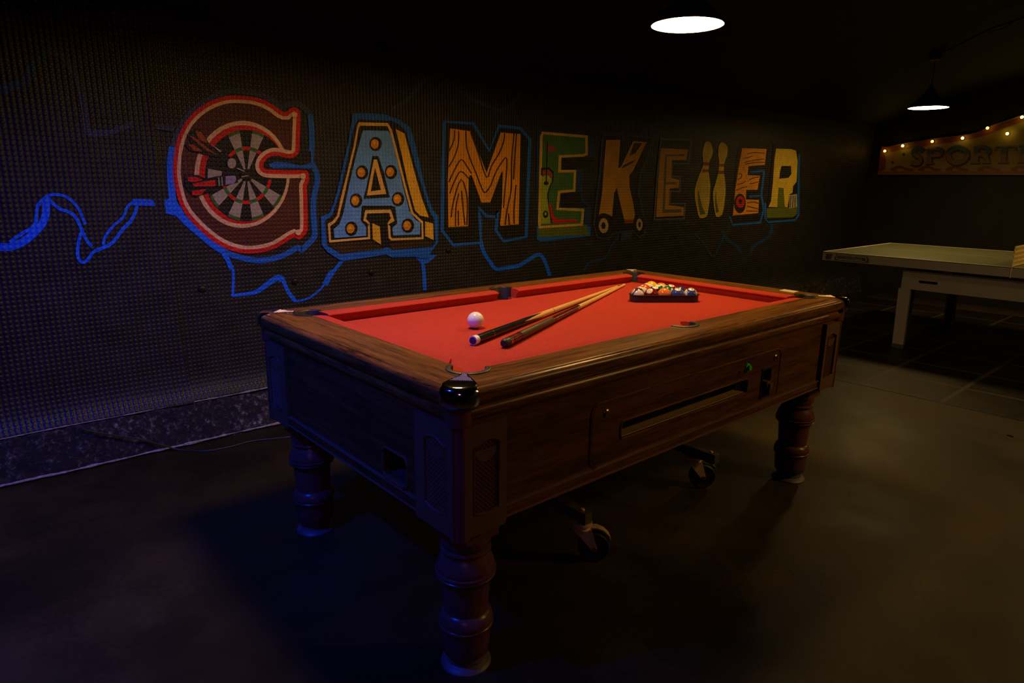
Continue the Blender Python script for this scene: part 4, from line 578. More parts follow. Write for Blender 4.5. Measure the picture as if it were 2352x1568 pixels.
'pin1':[["gold3","f",[3.49,1.69,3.514,1.686,3.537,1.674,3.558,1.65,3.573,1.622,3.575,1.597,3.569,1.573,3.553,1.547,3.537,1.523,3.532,1.506,3.531,1.487,3.531,1.458,3.534,1.426,3.546,1.396,3.56,1.365,3.572,1.33,3.582,1.29,3.586,1.239,3.586,1.184,3.583,1.134,3.577,1.09,3.574,1.053,3.558,1.027,3.504,1.013,3.447,1.017,3.418,1.049,3.398,1.093,3.373,1.139,3.352,1.186,3.341,1.224,3.337,1.259,3.342,1.295,3.354,1.332,3.373,1.369,3.393,1.405,3.414,1.433,3.429,1.46,3.434,1.49,3.432,1.52,3.422,1.55,3.413,1.58,3.414,1.611,3.421,1.639,3.432,1.664,3.447,1.682,3.468,1.69]],
["rust","f",[3.433,1.511,3.533,1.511,3.531,1.484,3.434,1.481]],
["rust","f",[3.434,1.448,3.533,1.45,3.535,1.426,3.429,1.421]],
["olive","f",[3.384,1.277,3.419,1.216,3.471,1.123,3.537,1.053,3.454,1.042,3.4,1.155]]],
'pin2':[["gold3","f",[3.727,1.695,3.759,1.688,3.789,1.674,3.81,1.652,3.821,1.625,3.82,1.598,3.812,1.569,3.795,1.542,3.78,1.512,3.78,1.472,3.787,1.43,3.801,1.393,3.817,1.355,3.832,1.312,3.843,1.266,3.845,1.217,3.841,1.163,3.837,1.097,3.819,1.041,3.768,1.018,3.714,1.023,3.685,1.067,3.664,1.127,3.642,1.185,3.629,1.24,3.637,1.28,3.653,1.316,3.67,1.36,3.686,1.404,3.692,1.436,3.694,1.466,3.694,1.497,3.69,1.528,3.676,1.559,3.663,1.588,3.659,1.617,3.66,1.643,3.669,1.665,3.683,1.681,3.703,1.692]],
["rust","f",[3.694,1.503,3.781,1.505,3.783,1.481,3.695,1.478]],
["rust","f",[3.697,1.441,3.785,1.443,3.789,1.415,3.691,1.41]],
["olive","f",[3.672,1.266,3.707,1.152,3.755,1.068,3.71,1.056,3.676,1.165]]],
'E3':[["black","f",[4.014,1.702,4.569,1.728,4.653,.966,4.016,.957,3.969,1.018,3.993,1.537]],
["dblue","s",[3.938,1.015,4.017,.926,4.557,.934,4.612,1.072,4.534,1.221,4.277,1.217],[3.975,1.021,4.022,.947,4.533,.955,4.567,1.074,4.507,1.204,4.283,1.196]],
["dblue","s",[4.523,1.467,4.26,1.449],[4.531,1.449,4.267,1.43]],
["dblue","s",[4.502,1.452,4.494,1.214],[4.541,1.45,4.533,1.211]],
["orange","f",[4.069,1.657,4.526,1.669,4.522,1.515,4.214,1.494,4.211,1.409,4.448,1.409,4.428,1.271,4.216,1.27,4.22,1.177,4.474,1.172,4.485,1.04,4.011,1.027,4.012,1.279,4.038,1.487]],
["brown","s",[4.171,1.603,4.201,1.608,4.244,1.615,4.295,1.62,4.362,1.622,4.439,1.622,4.494,1.621],[4.166,1.61,4.196,1.615,4.24,1.622,4.293,1.628,4.362,1.629,4.439,1.629,4.494,1.628]],
["brown","s",[4.114,1.562,4.149,1.567,4.199,1.573,4.24,1.58,4.261,1.585,4.272,1.591,4.279,1.595],[4.11,1.569,4.146,1.574,4.195,1.58,4.234,1.586,4.253,1.591,4.262,1.596,4.268,1.6]],
["brown","s",[4.134,1.524,4.178,1.531,4.243,1.54,4.309,1.549,4.38,1.556,4.454,1.563,4.506,1.568],[4.13,1.531,4.174,1.538,4.239,1.547,4.306,1.556,4.377,1.564,4.45,1.57,4.503,1.575]],
["brown","s",[4.15,1.505,4.195,1.512,4.26,1.522,4.326,1.53,4.393,1.533,4.462,1.534,4.511,1.535],[4.145,1.512,4.191,1.519,4.256,1.529,4.323,1.537,4.392,1.54,4.461,1.541,4.51,1.542]],
["brown","s",[4.041,1.413,4.055,1.416,4.073,1.42,4.084,1.42,4.093,1.414,4.1,1.402,4.099,1.393,4.081,1.383,4.052,1.374,4.031,1.367],[4.035,1.419,4.049,1.422,4.069,1.427,4.09,1.426,4.105,1.417,4.114,1.403,4.112,1.389,4.09,1.378,4.06,1.368,4.039,1.361]],
["brown","s",[4.032,1.315,4.059,1.318,4.097,1.323,4.131,1.329,4.157,1.336,4.179,1.344,4.193,1.35],[4.028,1.322,4.055,1.325,4.092,1.33,4.125,1.336,4.149,1.342,4.17,1.35,4.184,1.356]],
["brown","s",[4.029,1.263,4.067,1.271,4.119,1.281,4.163,1.29,4.192,1.294,4.212,1.295,4.225,1.296],[4.023,1.27,4.061,1.277,4.113,1.288,4.158,1.297,4.187,1.301,4.208,1.303,4.222,1.304]],
["brown","s",[4.254,1.363,4.277,1.369,4.309,1.377,4.341,1.384,4.374,1.388,4.408,1.39,4.432,1.392],[4.247,1.37,4.27,1.376,4.302,1.384,4.336,1.391,4.37,1.395,4.405,1.398,4.429,1.399]],
["brown","s",[4.273,1.323,4.429,1.345],[4.269,1.33,4.424,1.352]],
["brown","s",[4.253,1.143,4.289,1.145,4.339,1.147,4.383,1.148,4.416,1.144,4.444,1.138,4.464,1.134],[4.25,1.15,4.286,1.152,4.336,1.155,4.383,1.156,4.419,1.152,4.449,1.145,4.469,1.141]],
["brown","s",[4.257,1.109,4.476,1.078],[4.259,1.116,4.478,1.086]],
["brown","s",[4.254,1.062,4.468,1.058],[4.253,1.069,4.467,1.065]],
["gold2","s",[4.115,1.5,4.143,1.465,4.182,1.416,4.215,1.372,4.234,1.339,4.247,1.312,4.255,1.293],[4.132,1.503,4.16,1.468,4.199,1.419,4.232,1.374,4.252,1.341,4.265,1.313,4.273,1.294]],
["black","f",[4.223,1.14,4.222,1.108,4.209,1.08,4.184,1.059,4.152,1.048,4.115,1.049,4.079,1.061,4.048,1.082,4.025,1.11,4.014,1.142,4.015,1.173,4.028,1.201,4.052,1.221,4.083,1.232,4.119,1.232,4.156,1.221,4.187,1.2,4.211,1.172]],
["red","f",[4.201,1.153,4.199,1.131,4.185,1.113,4.161,1.101,4.131,1.097,4.1,1.102,4.073,1.114,4.053,1.133,4.043,1.155,4.045,1.177,4.059,1.195,4.082,1.207,4.111,1.211,4.142,1.207,4.17,1.194,4.191,1.176]],
["black","f",[4.15,1.159,4.148,1.147,4.138,1.137,4.122,1.134,4.106,1.138,4.093,1.147,4.086,1.16,4.088,1.172,4.098,1.181,4.113,1.185,4.13,1.181,4.143,1.172]]],
'R':[["black","f",[4.654,1.718,5.2,1.714,5.336,1.21,5.363,.963,4.702,.937,4.622,.981,4.653,1.177]],
["dblue","s",[4.584,1.143,4.617,.98,4.701,.934,5.293,.939,5.376,.999,5.274,1.429,5.238,1.644],[4.623,1.143,4.655,.982,4.699,.954,5.279,.96,5.331,1.002,5.23,1.429,5.195,1.643]],
["olive","f",[4.643,1.086,5.309,1.088,5.312,1.009,5.215,.981,4.663,.987]],
["gold3","f",[4.711,1.68,5.023,1.686,5.132,1.676,5.195,1.572,5.222,1.356,5.155,1.312,5.156,1.24,5.098,1.225,5.083,1.087,5.021,1.095,4.948,1.29,4.844,1.293,4.848,1.169,4.869,1.14,4.857,1.094,4.676,1.1,4.714,1.156,4.716,1.351,4.699,1.571]],
["black","f",[4.862,1.513,5.061,1.518,5.088,1.434,5.029,1.394,4.839,1.384,4.838,1.457]],
["olive","f",[4.845,1.289,4.94,1.29,5.022,1.088,4.858,1.09]],
["bone","f",[5.099,1.218,5.26,1.229,5.3,1.091,5.116,1.076]],
["brown","s",[5.124,1.211,5.129,1.087],[5.14,1.21,5.145,1.086]],
["brown","s",[5.17,1.211,5.184,1.086],[5.186,1.21,5.199,1.085]],
["brown","s",[5.216,1.214,5.238,1.089],[5.232,1.214,5.254,1.088]]],
'sS':[["sdark","s",[1.127,1.74,1.147,1.761,1.181,1.786,1.223,1.79,1.257,1.779,1.282,1.752,1.284,1.707,1.255,1.67,1.224,1.646,1.199,1.629,1.188,1.621,1.188,1.617,1.188,1.613,1.196,1.609,1.209,1.605,1.232,1.612,1.255,1.623],[1.165,1.702,1.18,1.718,1.192,1.729,1.207,1.729,1.222,1.724,1.227,1.718,1.23,1.721,1.22,1.713,1.196,1.694,1.171,1.677,1.142,1.65,1.13,1.61,1.139,1.573,1.166,1.551,1.203,1.543,1.242,1.554,1.27,1.566]],
["scream","s",[1.142,1.743,1.161,1.764,1.192,1.786,1.229,1.789,1.26,1.779,1.281,1.756,1.283,1.719,1.258,1.687,1.228,1.664,1.203,1.647,1.189,1.636,1.187,1.626,1.188,1.616,1.199,1.608,1.216,1.604,1.242,1.612,1.267,1.623],[1.167,1.718,1.183,1.735,1.199,1.749,1.218,1.749,1.236,1.743,1.245,1.734,1.248,1.729,1.234,1.716,1.209,1.696,1.184,1.678,1.158,1.655,1.148,1.621,1.156,1.589,1.18,1.57,1.212,1.564,1.249,1.573,1.276,1.585]],
["sblue","s",[1.144,1.741,1.151,1.749,1.161,1.761,1.175,1.774,1.192,1.784,1.21,1.787,1.228,1.786,1.244,1.783,1.258,1.777,1.269,1.767,1.278,1.755,1.283,1.739,1.281,1.72,1.27,1.702,1.256,1.689],[1.165,1.72,1.173,1.727,1.182,1.738,1.191,1.747,1.198,1.751,1.207,1.752,1.218,1.752,1.23,1.749,1.238,1.746,1.243,1.741,1.248,1.735,1.25,1.729,1.25,1.728,1.247,1.723,1.236,1.714]]],
'sP':[["sdark","s",[1.11,1.75,1.109,1.744,1.109,1.737,1.108,1.73,1.107,1.724,1.107,1.717,1.106,1.71,1.106,1.703,1.105,1.697,1.105,1.69,1.104,1.683,1.103,1.677,1.103,1.67,1.102,1.663,1.102,1.657,1.101,1.65,1.1,1.643,1.1,1.636,1.099,1.63,1.099,1.623,1.098,1.616,1.097,1.61,1.097,1.603,1.096,1.595,1.096,1.589],[1.046,1.745,1.046,1.739,1.045,1.731,1.045,1.725,1.044,1.718,1.043,1.711,1.043,1.705,1.042,1.698,1.042,1.691,1.041,1.685,1.04,1.678,1.04,1.671,1.039,1.665,1.039,1.658,1.038,1.651,1.037,1.645,1.037,1.638,1.036,1.631,1.036,1.625,1.035,1.618,1.034,1.611,1.034,1.605,1.033,1.598,1.033,1.591,1.032,1.585]],
["sdark","s",[1.069,1.718,1.036,1.72,1.001,1.72,.979,1.712,.972,1.709,.974,1.709,.976,1.702,.989,1.698,1.013,1.695,1.042,1.696,1.067,1.698],[1.081,1.773,1.047,1.776,1.003,1.775,.964,1.761,.93,1.733,.923,1.69,.939,1.657,.97,1.643,1.002,1.639,1.036,1.64,1.062,1.642]],
["sdark","s",[1.105,1.567,1.013,1.568],[1.109,1.597,1.018,1.598]],
["sdark","s",[1.111,1.739,1.02,1.74],[1.117,1.769,1.025,1.77]],
["scream","s",[1.108,1.759,1.108,1.753,1.107,1.746,1.107,1.739,1.106,1.732,1.105,1.726,1.105,1.719,1.104,1.712,1.104,1.706,1.103,1.699,1.103,1.692,1.102,1.685,1.101,1.679,1.101,1.672,1.1,1.665,1.1,1.659,1.099,1.652,1.098,1.645,1.098,1.639,1.097,1.632,1.097,1.625,1.096,1.618,1.095,1.612,1.095,1.604,1.094,1.598],[1.064,1.755,1.064,1.749,1.063,1.742,1.063,1.735,1.062,1.728,1.061,1.722,1.061,1.715,1.06,1.708,1.06,1.702,1.059,1.695,1.058,1.688,1.058,1.682,1.057,1.675,1.057,1.668,1.056,1.662,1.055,1.655,1.055,1.648,1.054,1.642,1.054,1.635,1.053,1.628,1.052,1.622,1.052,1.615,1.051,1.608,1.051,1.601,1.05,1.595]],
["sblue","s",[1.106,1.759,1.106,1.756,1.105,1.753,1.105,1.749,1.105,1.745,1.104,1.742,1.104,1.739,1.104,1.735,1.103,1.732,1.103,1.729,1.103,1.725,1.103,1.722,1.102,1.719,1.102,1.715,1.102,1.712,1.101,1.709,1.101,1.705,1.101,1.702,1.1,1.699,1.1,1.695],[1.067,1.755,1.067,1.753,1.066,1.749,1.066,1.746,1.066,1.742,1.065,1.739,1.065,1.735,1.065,1.732,1.065,1.729,1.064,1.725,1.064,1.722,1.064,1.719,1.063,1.715,1.063,1.712,1.063,1.709,1.063,1.705,1.062,1.702,1.062,1.699,1.062,1.695,1.061,1.692]],
["scream","s",[1.079,1.737,1.047,1.74,1.01,1.739,.984,1.731,.972,1.723,.972,1.715,.978,1.703,.994,1.697,1.019,1.694,1.049,1.695,1.074,1.697],[1.087,1.773,1.053,1.775,1.011,1.774,.975,1.762,.946,1.738,.94,1.703,.954,1.675,.982,1.663,1.012,1.659,1.045,1.66,1.071,1.662]],
["sblue","s",[1.08,1.74,1.066,1.741,1.047,1.743,1.026,1.744,1.01,1.742,.996,1.739,.984,1.733,.974,1.727,.97,1.724,.969,1.721,.97,1.714,.972,1.706,.977,1.699],[1.087,1.77,1.073,1.771,1.053,1.772,1.031,1.773,1.01,1.771,.992,1.766,.976,1.759,.961,1.75,.948,1.737,.942,1.72,.943,1.704,.948,1.689,.954,1.679]],
["scream","s",[1.111,1.582,1.019,1.583],[1.114,1.597,1.022,1.598]],
["scream","s",[1.118,1.754,1.027,1.755],[1.121,1.769,1.029,1.77]]],
'sO':[["sdark","s",[.821,1.791,.857,1.777,.9,1.753,.92,1.713,.918,1.672,.904,1.63,.875,1.591,.831,1.561,.778,1.547,.729,1.56,.689,1.587,.668,1.627,.664,1.672,.679,1.716,.713,1.754,.761,1.777,.801,1.791],[.789,1.722,.822,1.709,.851,1.694,.853,1.687,.852,1.675,.846,1.658,.836,1.643,.814,1.628,.789,1.621,.762,1.628,.739,1.643,.731,1.66,.73,1.676,.733,1.686,.74,1.695,.774,1.71,.81,1.722]],
["scream","s",[.825,1.791,.86,1.777,.901,1.755,.919,1.719,.917,1.682,.904,1.644,.878,1.607,.836,1.58,.788,1.567,.741,1.578,.704,1.604,.685,1.641,.681,1.682,.694,1.721,.724,1.755,.771,1.777,.81,1.791],[.801,1.741,.835,1.728,.866,1.712,.87,1.7,.869,1.684,.862,1.663,.85,1.646,.824,1.629,.796,1.62,.766,1.628,.74,1.645,.73,1.665,.728,1.685,.733,1.699,.744,1.712,.78,1.729,.816,1.741]],
["sblue","s",[.824,1.788,.838,1.783,.858,1.775,.881,1.765,.899,1.752,.911,1.735,.916,1.717,.917,1.701],[.803,1.744,.817,1.738,.837,1.73,.856,1.722,.867,1.714,.871,1.708,.873,1.702,.873,1.691]],
["sblue","s",[.684,1.685,.688,1.701,.696,1.72,.708,1.737,.725,1.753,.747,1.765,.772,1.775,.795,1.783,.81,1.788],[.726,1.682,.728,1.693,.731,1.701,.736,1.708,.743,1.715,.757,1.722,.779,1.731,.801,1.738,.816,1.744]]],
'sR':[["sdark","s",[.648,1.749,.647,1.743,.647,1.736,.646,1.729,.645,1.723,.645,1.717,.644,1.71,.643,1.704,.643,1.697,.642,1.691,.642,1.684,.641,1.678,.64,1.671,.64,1.665,.639,1.658,.638,1.652,.638,1.645,.637,1.639,.636,1.632,.636,1.626,.635,1.619,.635,1.613,.634,1.606,.633,1.599,.633,1.593],[.586,1.743,.585,1.738,.585,1.73,.584,1.724,.583,1.717,.583,1.711,.582,1.705,.581,1.698,.581,1.692,.58,1.685,.579,1.679,.579,1.672,.578,1.666,.577,1.66,.577,1.653,.576,1.647,.576,1.64,.575,1.634,.574,1.627,.574,1.621,.573,1.614,.572,1.608,.572,1.601,.571,1.594,.57,1.588]],
["sdark","s",[.612,1.724,.578,1.724,.542,1.722,.521,1.714,.513,1.709,.515,1.712,.516,1.71,.53,1.703,.554,1.697,.579,1.695,.601,1.696],[.623,1.779,.587,1.78,.542,1.777,.506,1.763,.477,1.737,.466,1.698,.479,1.666,.507,1.65,.538,1.642,.569,1.64,.593,1.64]],
["sdark","s",[.552,1.642,.539,1.631,.528,1.62,.522,1.604,.518,1.586],[.523,1.69,.506,1.675,.482,1.649,.469,1.616,.463,1.593]],
["sdark","s",[.645,1.571,.557,1.572],[.65,1.601,.562,1.601]],
["sdark","s",[.541,1.572,.455,1.573],[.546,1.601,.46,1.602]],
["sdark","s",[.65,1.743,.567,1.745],[.656,1.772,.572,1.773]],
["scream","s",[.647,1.757,.646,1.752,.646,1.744,.645,1.738,.644,1.731,.644,1.725,.643,1.718,.642,1.712,.642,1.706,.641,1.699,.64,1.693,.64,1.686,.639,1.68,.639,1.673,.638,1.667,.637,1.66,.637,1.654,.636,1.647,.635,1.641,.635,1.634,.634,1.628,.633,1.621,.633,1.615,.632,1.607,.632,1.602],[.602,1.753,.602,1.748,.601,1.74,.6,1.734,.6,1.727,.599,1.721,.599,1.715,.598,1.708,.597,1.702,.597,1.695,.596,1.689,.595,1.682,.595,1.676,.594,1.669,.593,1.663,.593,1.656,.592,1.65,.591,1.644,.591,1.637,.59,1.631,.59,1.624,.589,1.618,.588,1.611,.588,1.604,.587,1.598]],
["sblue","s",[.644,1.757,.644,1.755,.644,1.751,.643,1.748,.643,1.744,.643,1.741,.642,1.738,.642,1.734,.642,1.731,.642,1.728,.641,1.725,.641,1.722,.641,1.718,.64,1.715,.64,1.712,.64,1.709,.639,1.705,.639,1.702,.639,1.699,.638,1.696,.638,1.692,.638,1.689,.637,1.686],[.605,1.753,.605,1.751,.604,1.748,.604,1.744,.604,1.741,.603,1.737,.603,1.734,.603,1.731,.602,1.728,.602,1.724,.602,1.721,.601,1.718,.601,1.715,.601,1.712,.6,1.708,.6,1.705,.6,1.702,.599,1.699,.599,1.695,.599,1.692,.598,1.689,.598,1.686,.598,1.683]],
["scream","s",[.622,1.743,.588,1.743,.55,1.741,.526,1.732,.514,1.723,.514,1.719,.517,1.711,.534,1.702,.558,1.696,.585,1.695,.607,1.696],[.629,1.779,.593,1.779,.55,1.776,.517,1.763,.491,1.741,.482,1.709,.493,1.683,.519,1.668,.548,1.66,.579,1.659,.602,1.659]],
["sblue","s",[.623,1.745,.608,1.745,.588,1.746,.567,1.746,.55,1.743,.537,1.74,.525,1.734,.517,1.728,.513,1.724,.512,1.722,.511,1.718,.513,1.713,.515,1.709,.522,1.704,.532,1.7,.546,1.696],[.628,1.776,.614,1.776,.593,1.776,.57,1.776,.55,1.773,.533,1.768,.517,1.761,.504,1.752,.493,1.74,.486,1.725,.485,1.71,.488,1.696,.495,1.685,.506,1.677,.52,1.671,.534,1.666]],
["scream","s",[.555,1.659,.541,1.647,.528,1.633,.522,1.615,.517,1.596],[.535,1.692,.518,1.678,.497,1.654,.485,1.623,.479,1.601]],
["scream","s",[.651,1.586,.563,1.587],[.654,1.601,.566,1.601]],
["scream","s",[.547,1.587,.461,1.587],[.55,1.601,.463,1.602]],
["scream","s",[.657,1.758,.573,1.759],[.659,1.772,.576,1.773]]],
'sT':[["sdark","s",[.392,1.752,.392,1.746,.391,1.739,.39,1.733,.389,1.726,.389,1.72,.388,1.714,.387,1.707,.386,1.701,.385,1.694,.385,1.688,.384,1.682,.383,1.675,.382,1.669,.382,1.662,.381,1.656,.38,1.65,.379,1.643,.379,1.637,.378,1.63,.377,1.624,.376,1.618,.376,1.611,.375,1.604,.374,1.598],[.33,1.747,.329,1.742,.328,1.734,.327,1.728,.327,1.722,.326,1.715,.325,1.709,.324,1.703,.323,1.696,.323,1.69,.322,1.684,.321,1.677,.32,1.671,.32,1.665,.319,1.658,.318,1.652,.317,1.646,.317,1.639,.316,1.633,.315,1.626,.314,1.62,.313,1.614,.313,1.607,.312,1.6,.311,1.595]],
["sdark","s",[.441,1.738,.256,1.74],[.446,1.766,.261,1.767]],
["sdark","s",[.454,1.75,.447,1.71],[.43,1.75,.422,1.71]],
["sdark","s",[.273,1.753,.27,1.713],[.249,1.75,.245,1.71]],
["sdark","s",[.393,1.574,.294,1.575],[.398,1.603,.299,1.603]],
["scream","s",[.391,1.76,.391,1.755,.39,1.747,.389,1.741,.388,1.735,.388,1.728,.387,1.722,.386,1.716,.385,1.709,.384,1.703,.384,1.696,.383,1.69,.382,1.684,.381,1.677,.381,1.671,.38,1.664,.379,1.658,.378,1.652,.378,1.645,.377,1.639,.376,1.632,.375,1.626,.375,1.62,.374,1.612,.373,1.607],[.345,1.757,.345,1.751,.344,1.744,.343,1.738,.342,1.731,.342,1.725,.341,1.719,.34,1.712,.339,1.706,.338,1.7,.338,1.693,.337,1.687,.336,1.68,.335,1.674,.335,1.668,.334,1.661,.333,1.655,.332,1.649,.332,1.642,.331,1.636,.33,1.63,.329,1.623,.329,1.617,.328,1.61,.327,1.604]],
["sblue","s",[.389,1.76,.389,1.758,.388,1.754,.388,1.751,.388,1.747,.387,1.744,.387,1.741,.386,1.738,.386,1.735,.386,1.731,.385,1.728,.385,1.725,.384,1.722,.384,1.719,.384,1.715,.383,1.712,.383,1.709,.383,1.706,.382,1.703,.382,1.699,.381,1.696,.381,1.693,.381,1.69,.38,1.687,.38,1.683,.38,1.68],[.348,1.757,.347,1.755,.347,1.751,.347,1.748,.346,1.744,.346,1.741,.345,1.738,.345,1.735,.345,1.731,.344,1.728,.344,1.725,.343,1.722,.343,1.719,.343,1.716,.342,1.712,.342,1.709,.342,1.706,.341,1.703,.341,1.7,.34,1.697,.34,1.693,.34,1.69,.339,1.687,.339,1.684,.338,1.681,.338,1.677]],
["scream","s",[.447,1.752,.262,1.754],[.45,1.766,.265,1.767]],
["scream","s",[.453,1.757,.445,1.717],[.441,1.757,.433,1.718]],
["scream","s",[.272,1.76,.268,1.72],[.26,1.758,.256,1.718]],
["scream","s",[.399,1.588,.3,1.589],[.402,1.603,.303,1.603]]],
'sI':[["sdark","s",[.222,1.756,.221,1.75,.22,1.743,.219,1.736,.218,1.73,.218,1.723,.217,1.717,.216,1.71,.215,1.704,.214,1.697,.214,1.691,.213,1.685,.212,1.678,.211,1.672,.21,1.665,.21,1.659,.209,1.652,.208,1.646,.207,1.639,.206,1.633,.206,1.626,.205,1.62,.204,1.613,.203,1.606,.202,1.6],[.159,1.751,.158,1.745,.158,1.738,.157,1.732,.156,1.725,.155,1.719,.154,1.712,.153,1.706,.153,1.7,.152,1.693,.151,1.687,.15,1.68,.149,1.674,.149,1.667,.148,1.661,.147,1.655,.146,1.648,.145,1.642,.145,1.635,.144,1.629,.143,1.622,.142,1.616,.141,1.61,.141,1.602,.14,1.597]],
["sdark","s",[.216,1.574,.124,1.575],[.22,1.602,.129,1.602]],
["sdark","s",[.231,1.744,.151,1.745],[.236,1.772,.156,1.773]],
["scream","s",[.221,1.764,.22,1.758,.219,1.751,.218,1.744,.217,1.738,.217,1.732,.216,1.725,.215,1.719,.214,1.712,.213,1.706,.213,1.699,.212,1.693,.211,1.686,.21,1.68,.209,1.673,.209,1.667,.208,1.661,.207,1.654,.206,1.648,.205,1.641,.205,1.635,.204,1.628,.203,1.622,.202,1.614,.201,1.609],[.174,1.76,.174,1.755,.173,1.747,.172,1.741,.171,1.735,.17,1.728,.17,1.722,.169,1.715,.168,1.709,.167,1.703,.166,1.696,.166,1.69,.165,1.683,.164,1.677,.163,1.67,.162,1.664,.162,1.657,.161,1.651,.16,1.645,.159,1.638,.158,1.632,.158,1.625,.157,1.619,.156,1.612,.155,1.606]],
["sblue","s",[.218,1.764,.218,1.761,.218,1.758,.217,1.754,.217,1.751,.216,1.747,.216,1.744,.216,1.741,.215,1.738,.215,1.735,.214,1.731,.214,1.728,.214,1.725,.213,1.722,.213,1.718,.212,1.715,.212,1.712,.212,1.709,.211,1.706,.211,1.702,.21,1.699,.21,1.696,.21,1.693,.209,1.689,.209,1.686,.208,1.683,.208,1.68,.208,1.677],[.177,1.76,.176,1.758,.176,1.755,.175,1.751,.175,1.748,.175,1.744,.174,1.741,.174,1.738,.173,1.735,.173,1.732,.173,1.728,.172,1.725,.172,1.722,.171,1.719,.171,1.716,.171,1.712,.17,1.709,.17,1.706,.169,1.703,.169,1.699,.169,1.696,.168,1.693,.168,1.69,.167,1.687,.167,1.683,.167,1.68,.166,1.677,.166,1.674]],
["scream","s",[.222,1.588,.13,1.589],[.224,1.602,.132,1.602]],
["scream","s",[.237,1.758,.157,1.759],[.24,1.772,.159,1.773]]],
'sDecor':[["srust","s",[1.472,1.498,1.45,1.512,1.421,1.527,1.398,1.534,1.375,1.535,1.345,1.523,1.308,1.506,1.264,1.499,1.23,1.496],[1.491,1.528,1.468,1.542,1.437,1.558,1.408,1.567,1.374,1.568,1.337,1.553,1.304,1.538,1.264,1.531,1.232,1.528]],
["srust","f",[1.413,1.523,1.416,1.509,1.426,1.499,1.441,1.495,1.458,1.499,1.471,1.509,1.477,1.523,1.475,1.537,1.465,1.547,1.449,1.55,1.432,1.546,1.419,1.536]],
["srust2","s",[1.461,1.497,1.427,1.494,1.376,1.492,1.301,1.493,1.238,1.495],[1.462,1.509,1.428,1.506,1.377,1.504,1.303,1.505,1.24,1.506]],
["srust","s",[1.168,1.497,1.147,1.511,1.12,1.525,1.098,1.532,1.077,1.533,1.048,1.521,1.013,1.505,.971,1.498,.939,1.495],[1.187,1.526,1.164,1.54,1.135,1.555,1.108,1.564,1.075,1.565,1.041,1.551,1.009,1.536,.972,1.53,.941,1.527]],
["srust","f",[1.113,1.521,1.115,1.508,1.124,1.498,1.139,1.494,1.155,1.498,1.167,1.508,1.173,1.521,1.171,1.535,1.161,1.544,1.147,1.548,1.131,1.544,1.118,1.534]],
["srust2","s",[1.157,1.496,1.125,1.494,1.077,1.491,1.006,1.492,.946,1.494],[1.158,1.508,1.126,1.505,1.078,1.503,1.008,1.504,.948,1.505]],
["srust","s",[.88,1.497,.86,1.51,.835,1.523,.814,1.531,.794,1.532,.767,1.52,.733,1.504,.693,1.497,.663,1.494],[.898,1.525,.877,1.538,.85,1.553,.823,1.562,.793,1.563,.76,1.549,.73,1.534,.694,1.528,.665,1.525]],
["srust","f",[.828,1.52,.83,1.507,.839,1.497,.853,1.494,.867,1.497,.879,1.507,.885,1.52,.883,1.533,.874,1.542,.86,1.546,.845,1.542,.833,1.533]],
["srust2","s",[.87,1.496,.84,1.493,.793,1.491,.727,1.492,.67,1.493],[.871,1.507,.841,1.504,.795,1.502,.728,1.503,.672,1.504]],
["srust","s",[.567,1.496,.548,1.508,.525,1.522,.505,1.529,.486,1.53,.461,1.518,.429,1.503,.391,1.496,.363,1.493],[.584,1.523,.565,1.536,.539,1.55,.514,1.559,.486,1.56,.454,1.546,.426,1.532,.392,1.526,.365,1.523]],
["srust","f",[.518,1.518,.52,1.505,.528,1.496,.541,1.493,.555,1.496,.567,1.506,.572,1.518,.57,1.531,.562,1.54,.549,1.543,.535,1.54,.524,1.531]],
["srust2","s",[.558,1.495,.529,1.492,.485,1.49,.422,1.491,.369,1.492],[.559,1.505,.53,1.503,.487,1.501,.424,1.502,.371,1.503]],
["srust","s",[.257,1.495,.24,1.507,.218,1.52,.199,1.527,.181,1.528,.157,1.517,.127,1.502,.092,1.495,.065,1.492],[.273,1.521,.255,1.534,.231,1.548,.208,1.556,.181,1.557,.152,1.544,.125,1.53,.093,1.524,.068,1.522]],
["srust","f",[.211,1.516,.213,1.504,.221,1.495,.233,1.492,.246,1.495,.257,1.504,.262,1.517,.261,1.529,.253,1.538,.24,1.541,.227,1.538,.217,1.529]],
["srust2","s",[.248,1.494,.221,1.491,.18,1.489,.121,1.49,.071,1.492],[.249,1.504,.222,1.502,.182,1.5,.123,1.5,.073,1.502]],
["srust","f",[1.613,1.474,1.551,1.533,1.551,1.642,1.585,1.712,1.62,1.762,1.629,1.643,1.625,1.474]],
["srust","s",[1.616,1.731,1.507,1.729,1.378,1.755,1.202,1.783,1.031,1.806,.864,1.824,.701,1.845,.561,1.885,.401,1.948,.225,2.016],[1.624,1.792,1.523,1.789,1.397,1.814,1.219,1.842,1.046,1.864,.879,1.88,.72,1.901,.585,1.938,.425,2.0,.248,2.067]],
["srust2","s",[1.624,1.462,1.072,1.459,.569,1.465,.111,1.471],[1.628,1.496,1.077,1.491,.574,1.496,.116,1.5]],
["sdark","f",[1.338,1.697,1.353,1.691,1.351,1.673,1.364,1.687,1.379,1.683,1.372,1.697,1.384,1.712,1.367,1.707,1.358,1.721,1.355,1.703]],
["sdark","f",[1.449,1.606,1.464,1.6,1.463,1.582,1.475,1.596,1.491,1.592,1.484,1.607,1.496,1.622,1.478,1.617,1.469,1.631,1.466,1.613]]],
}

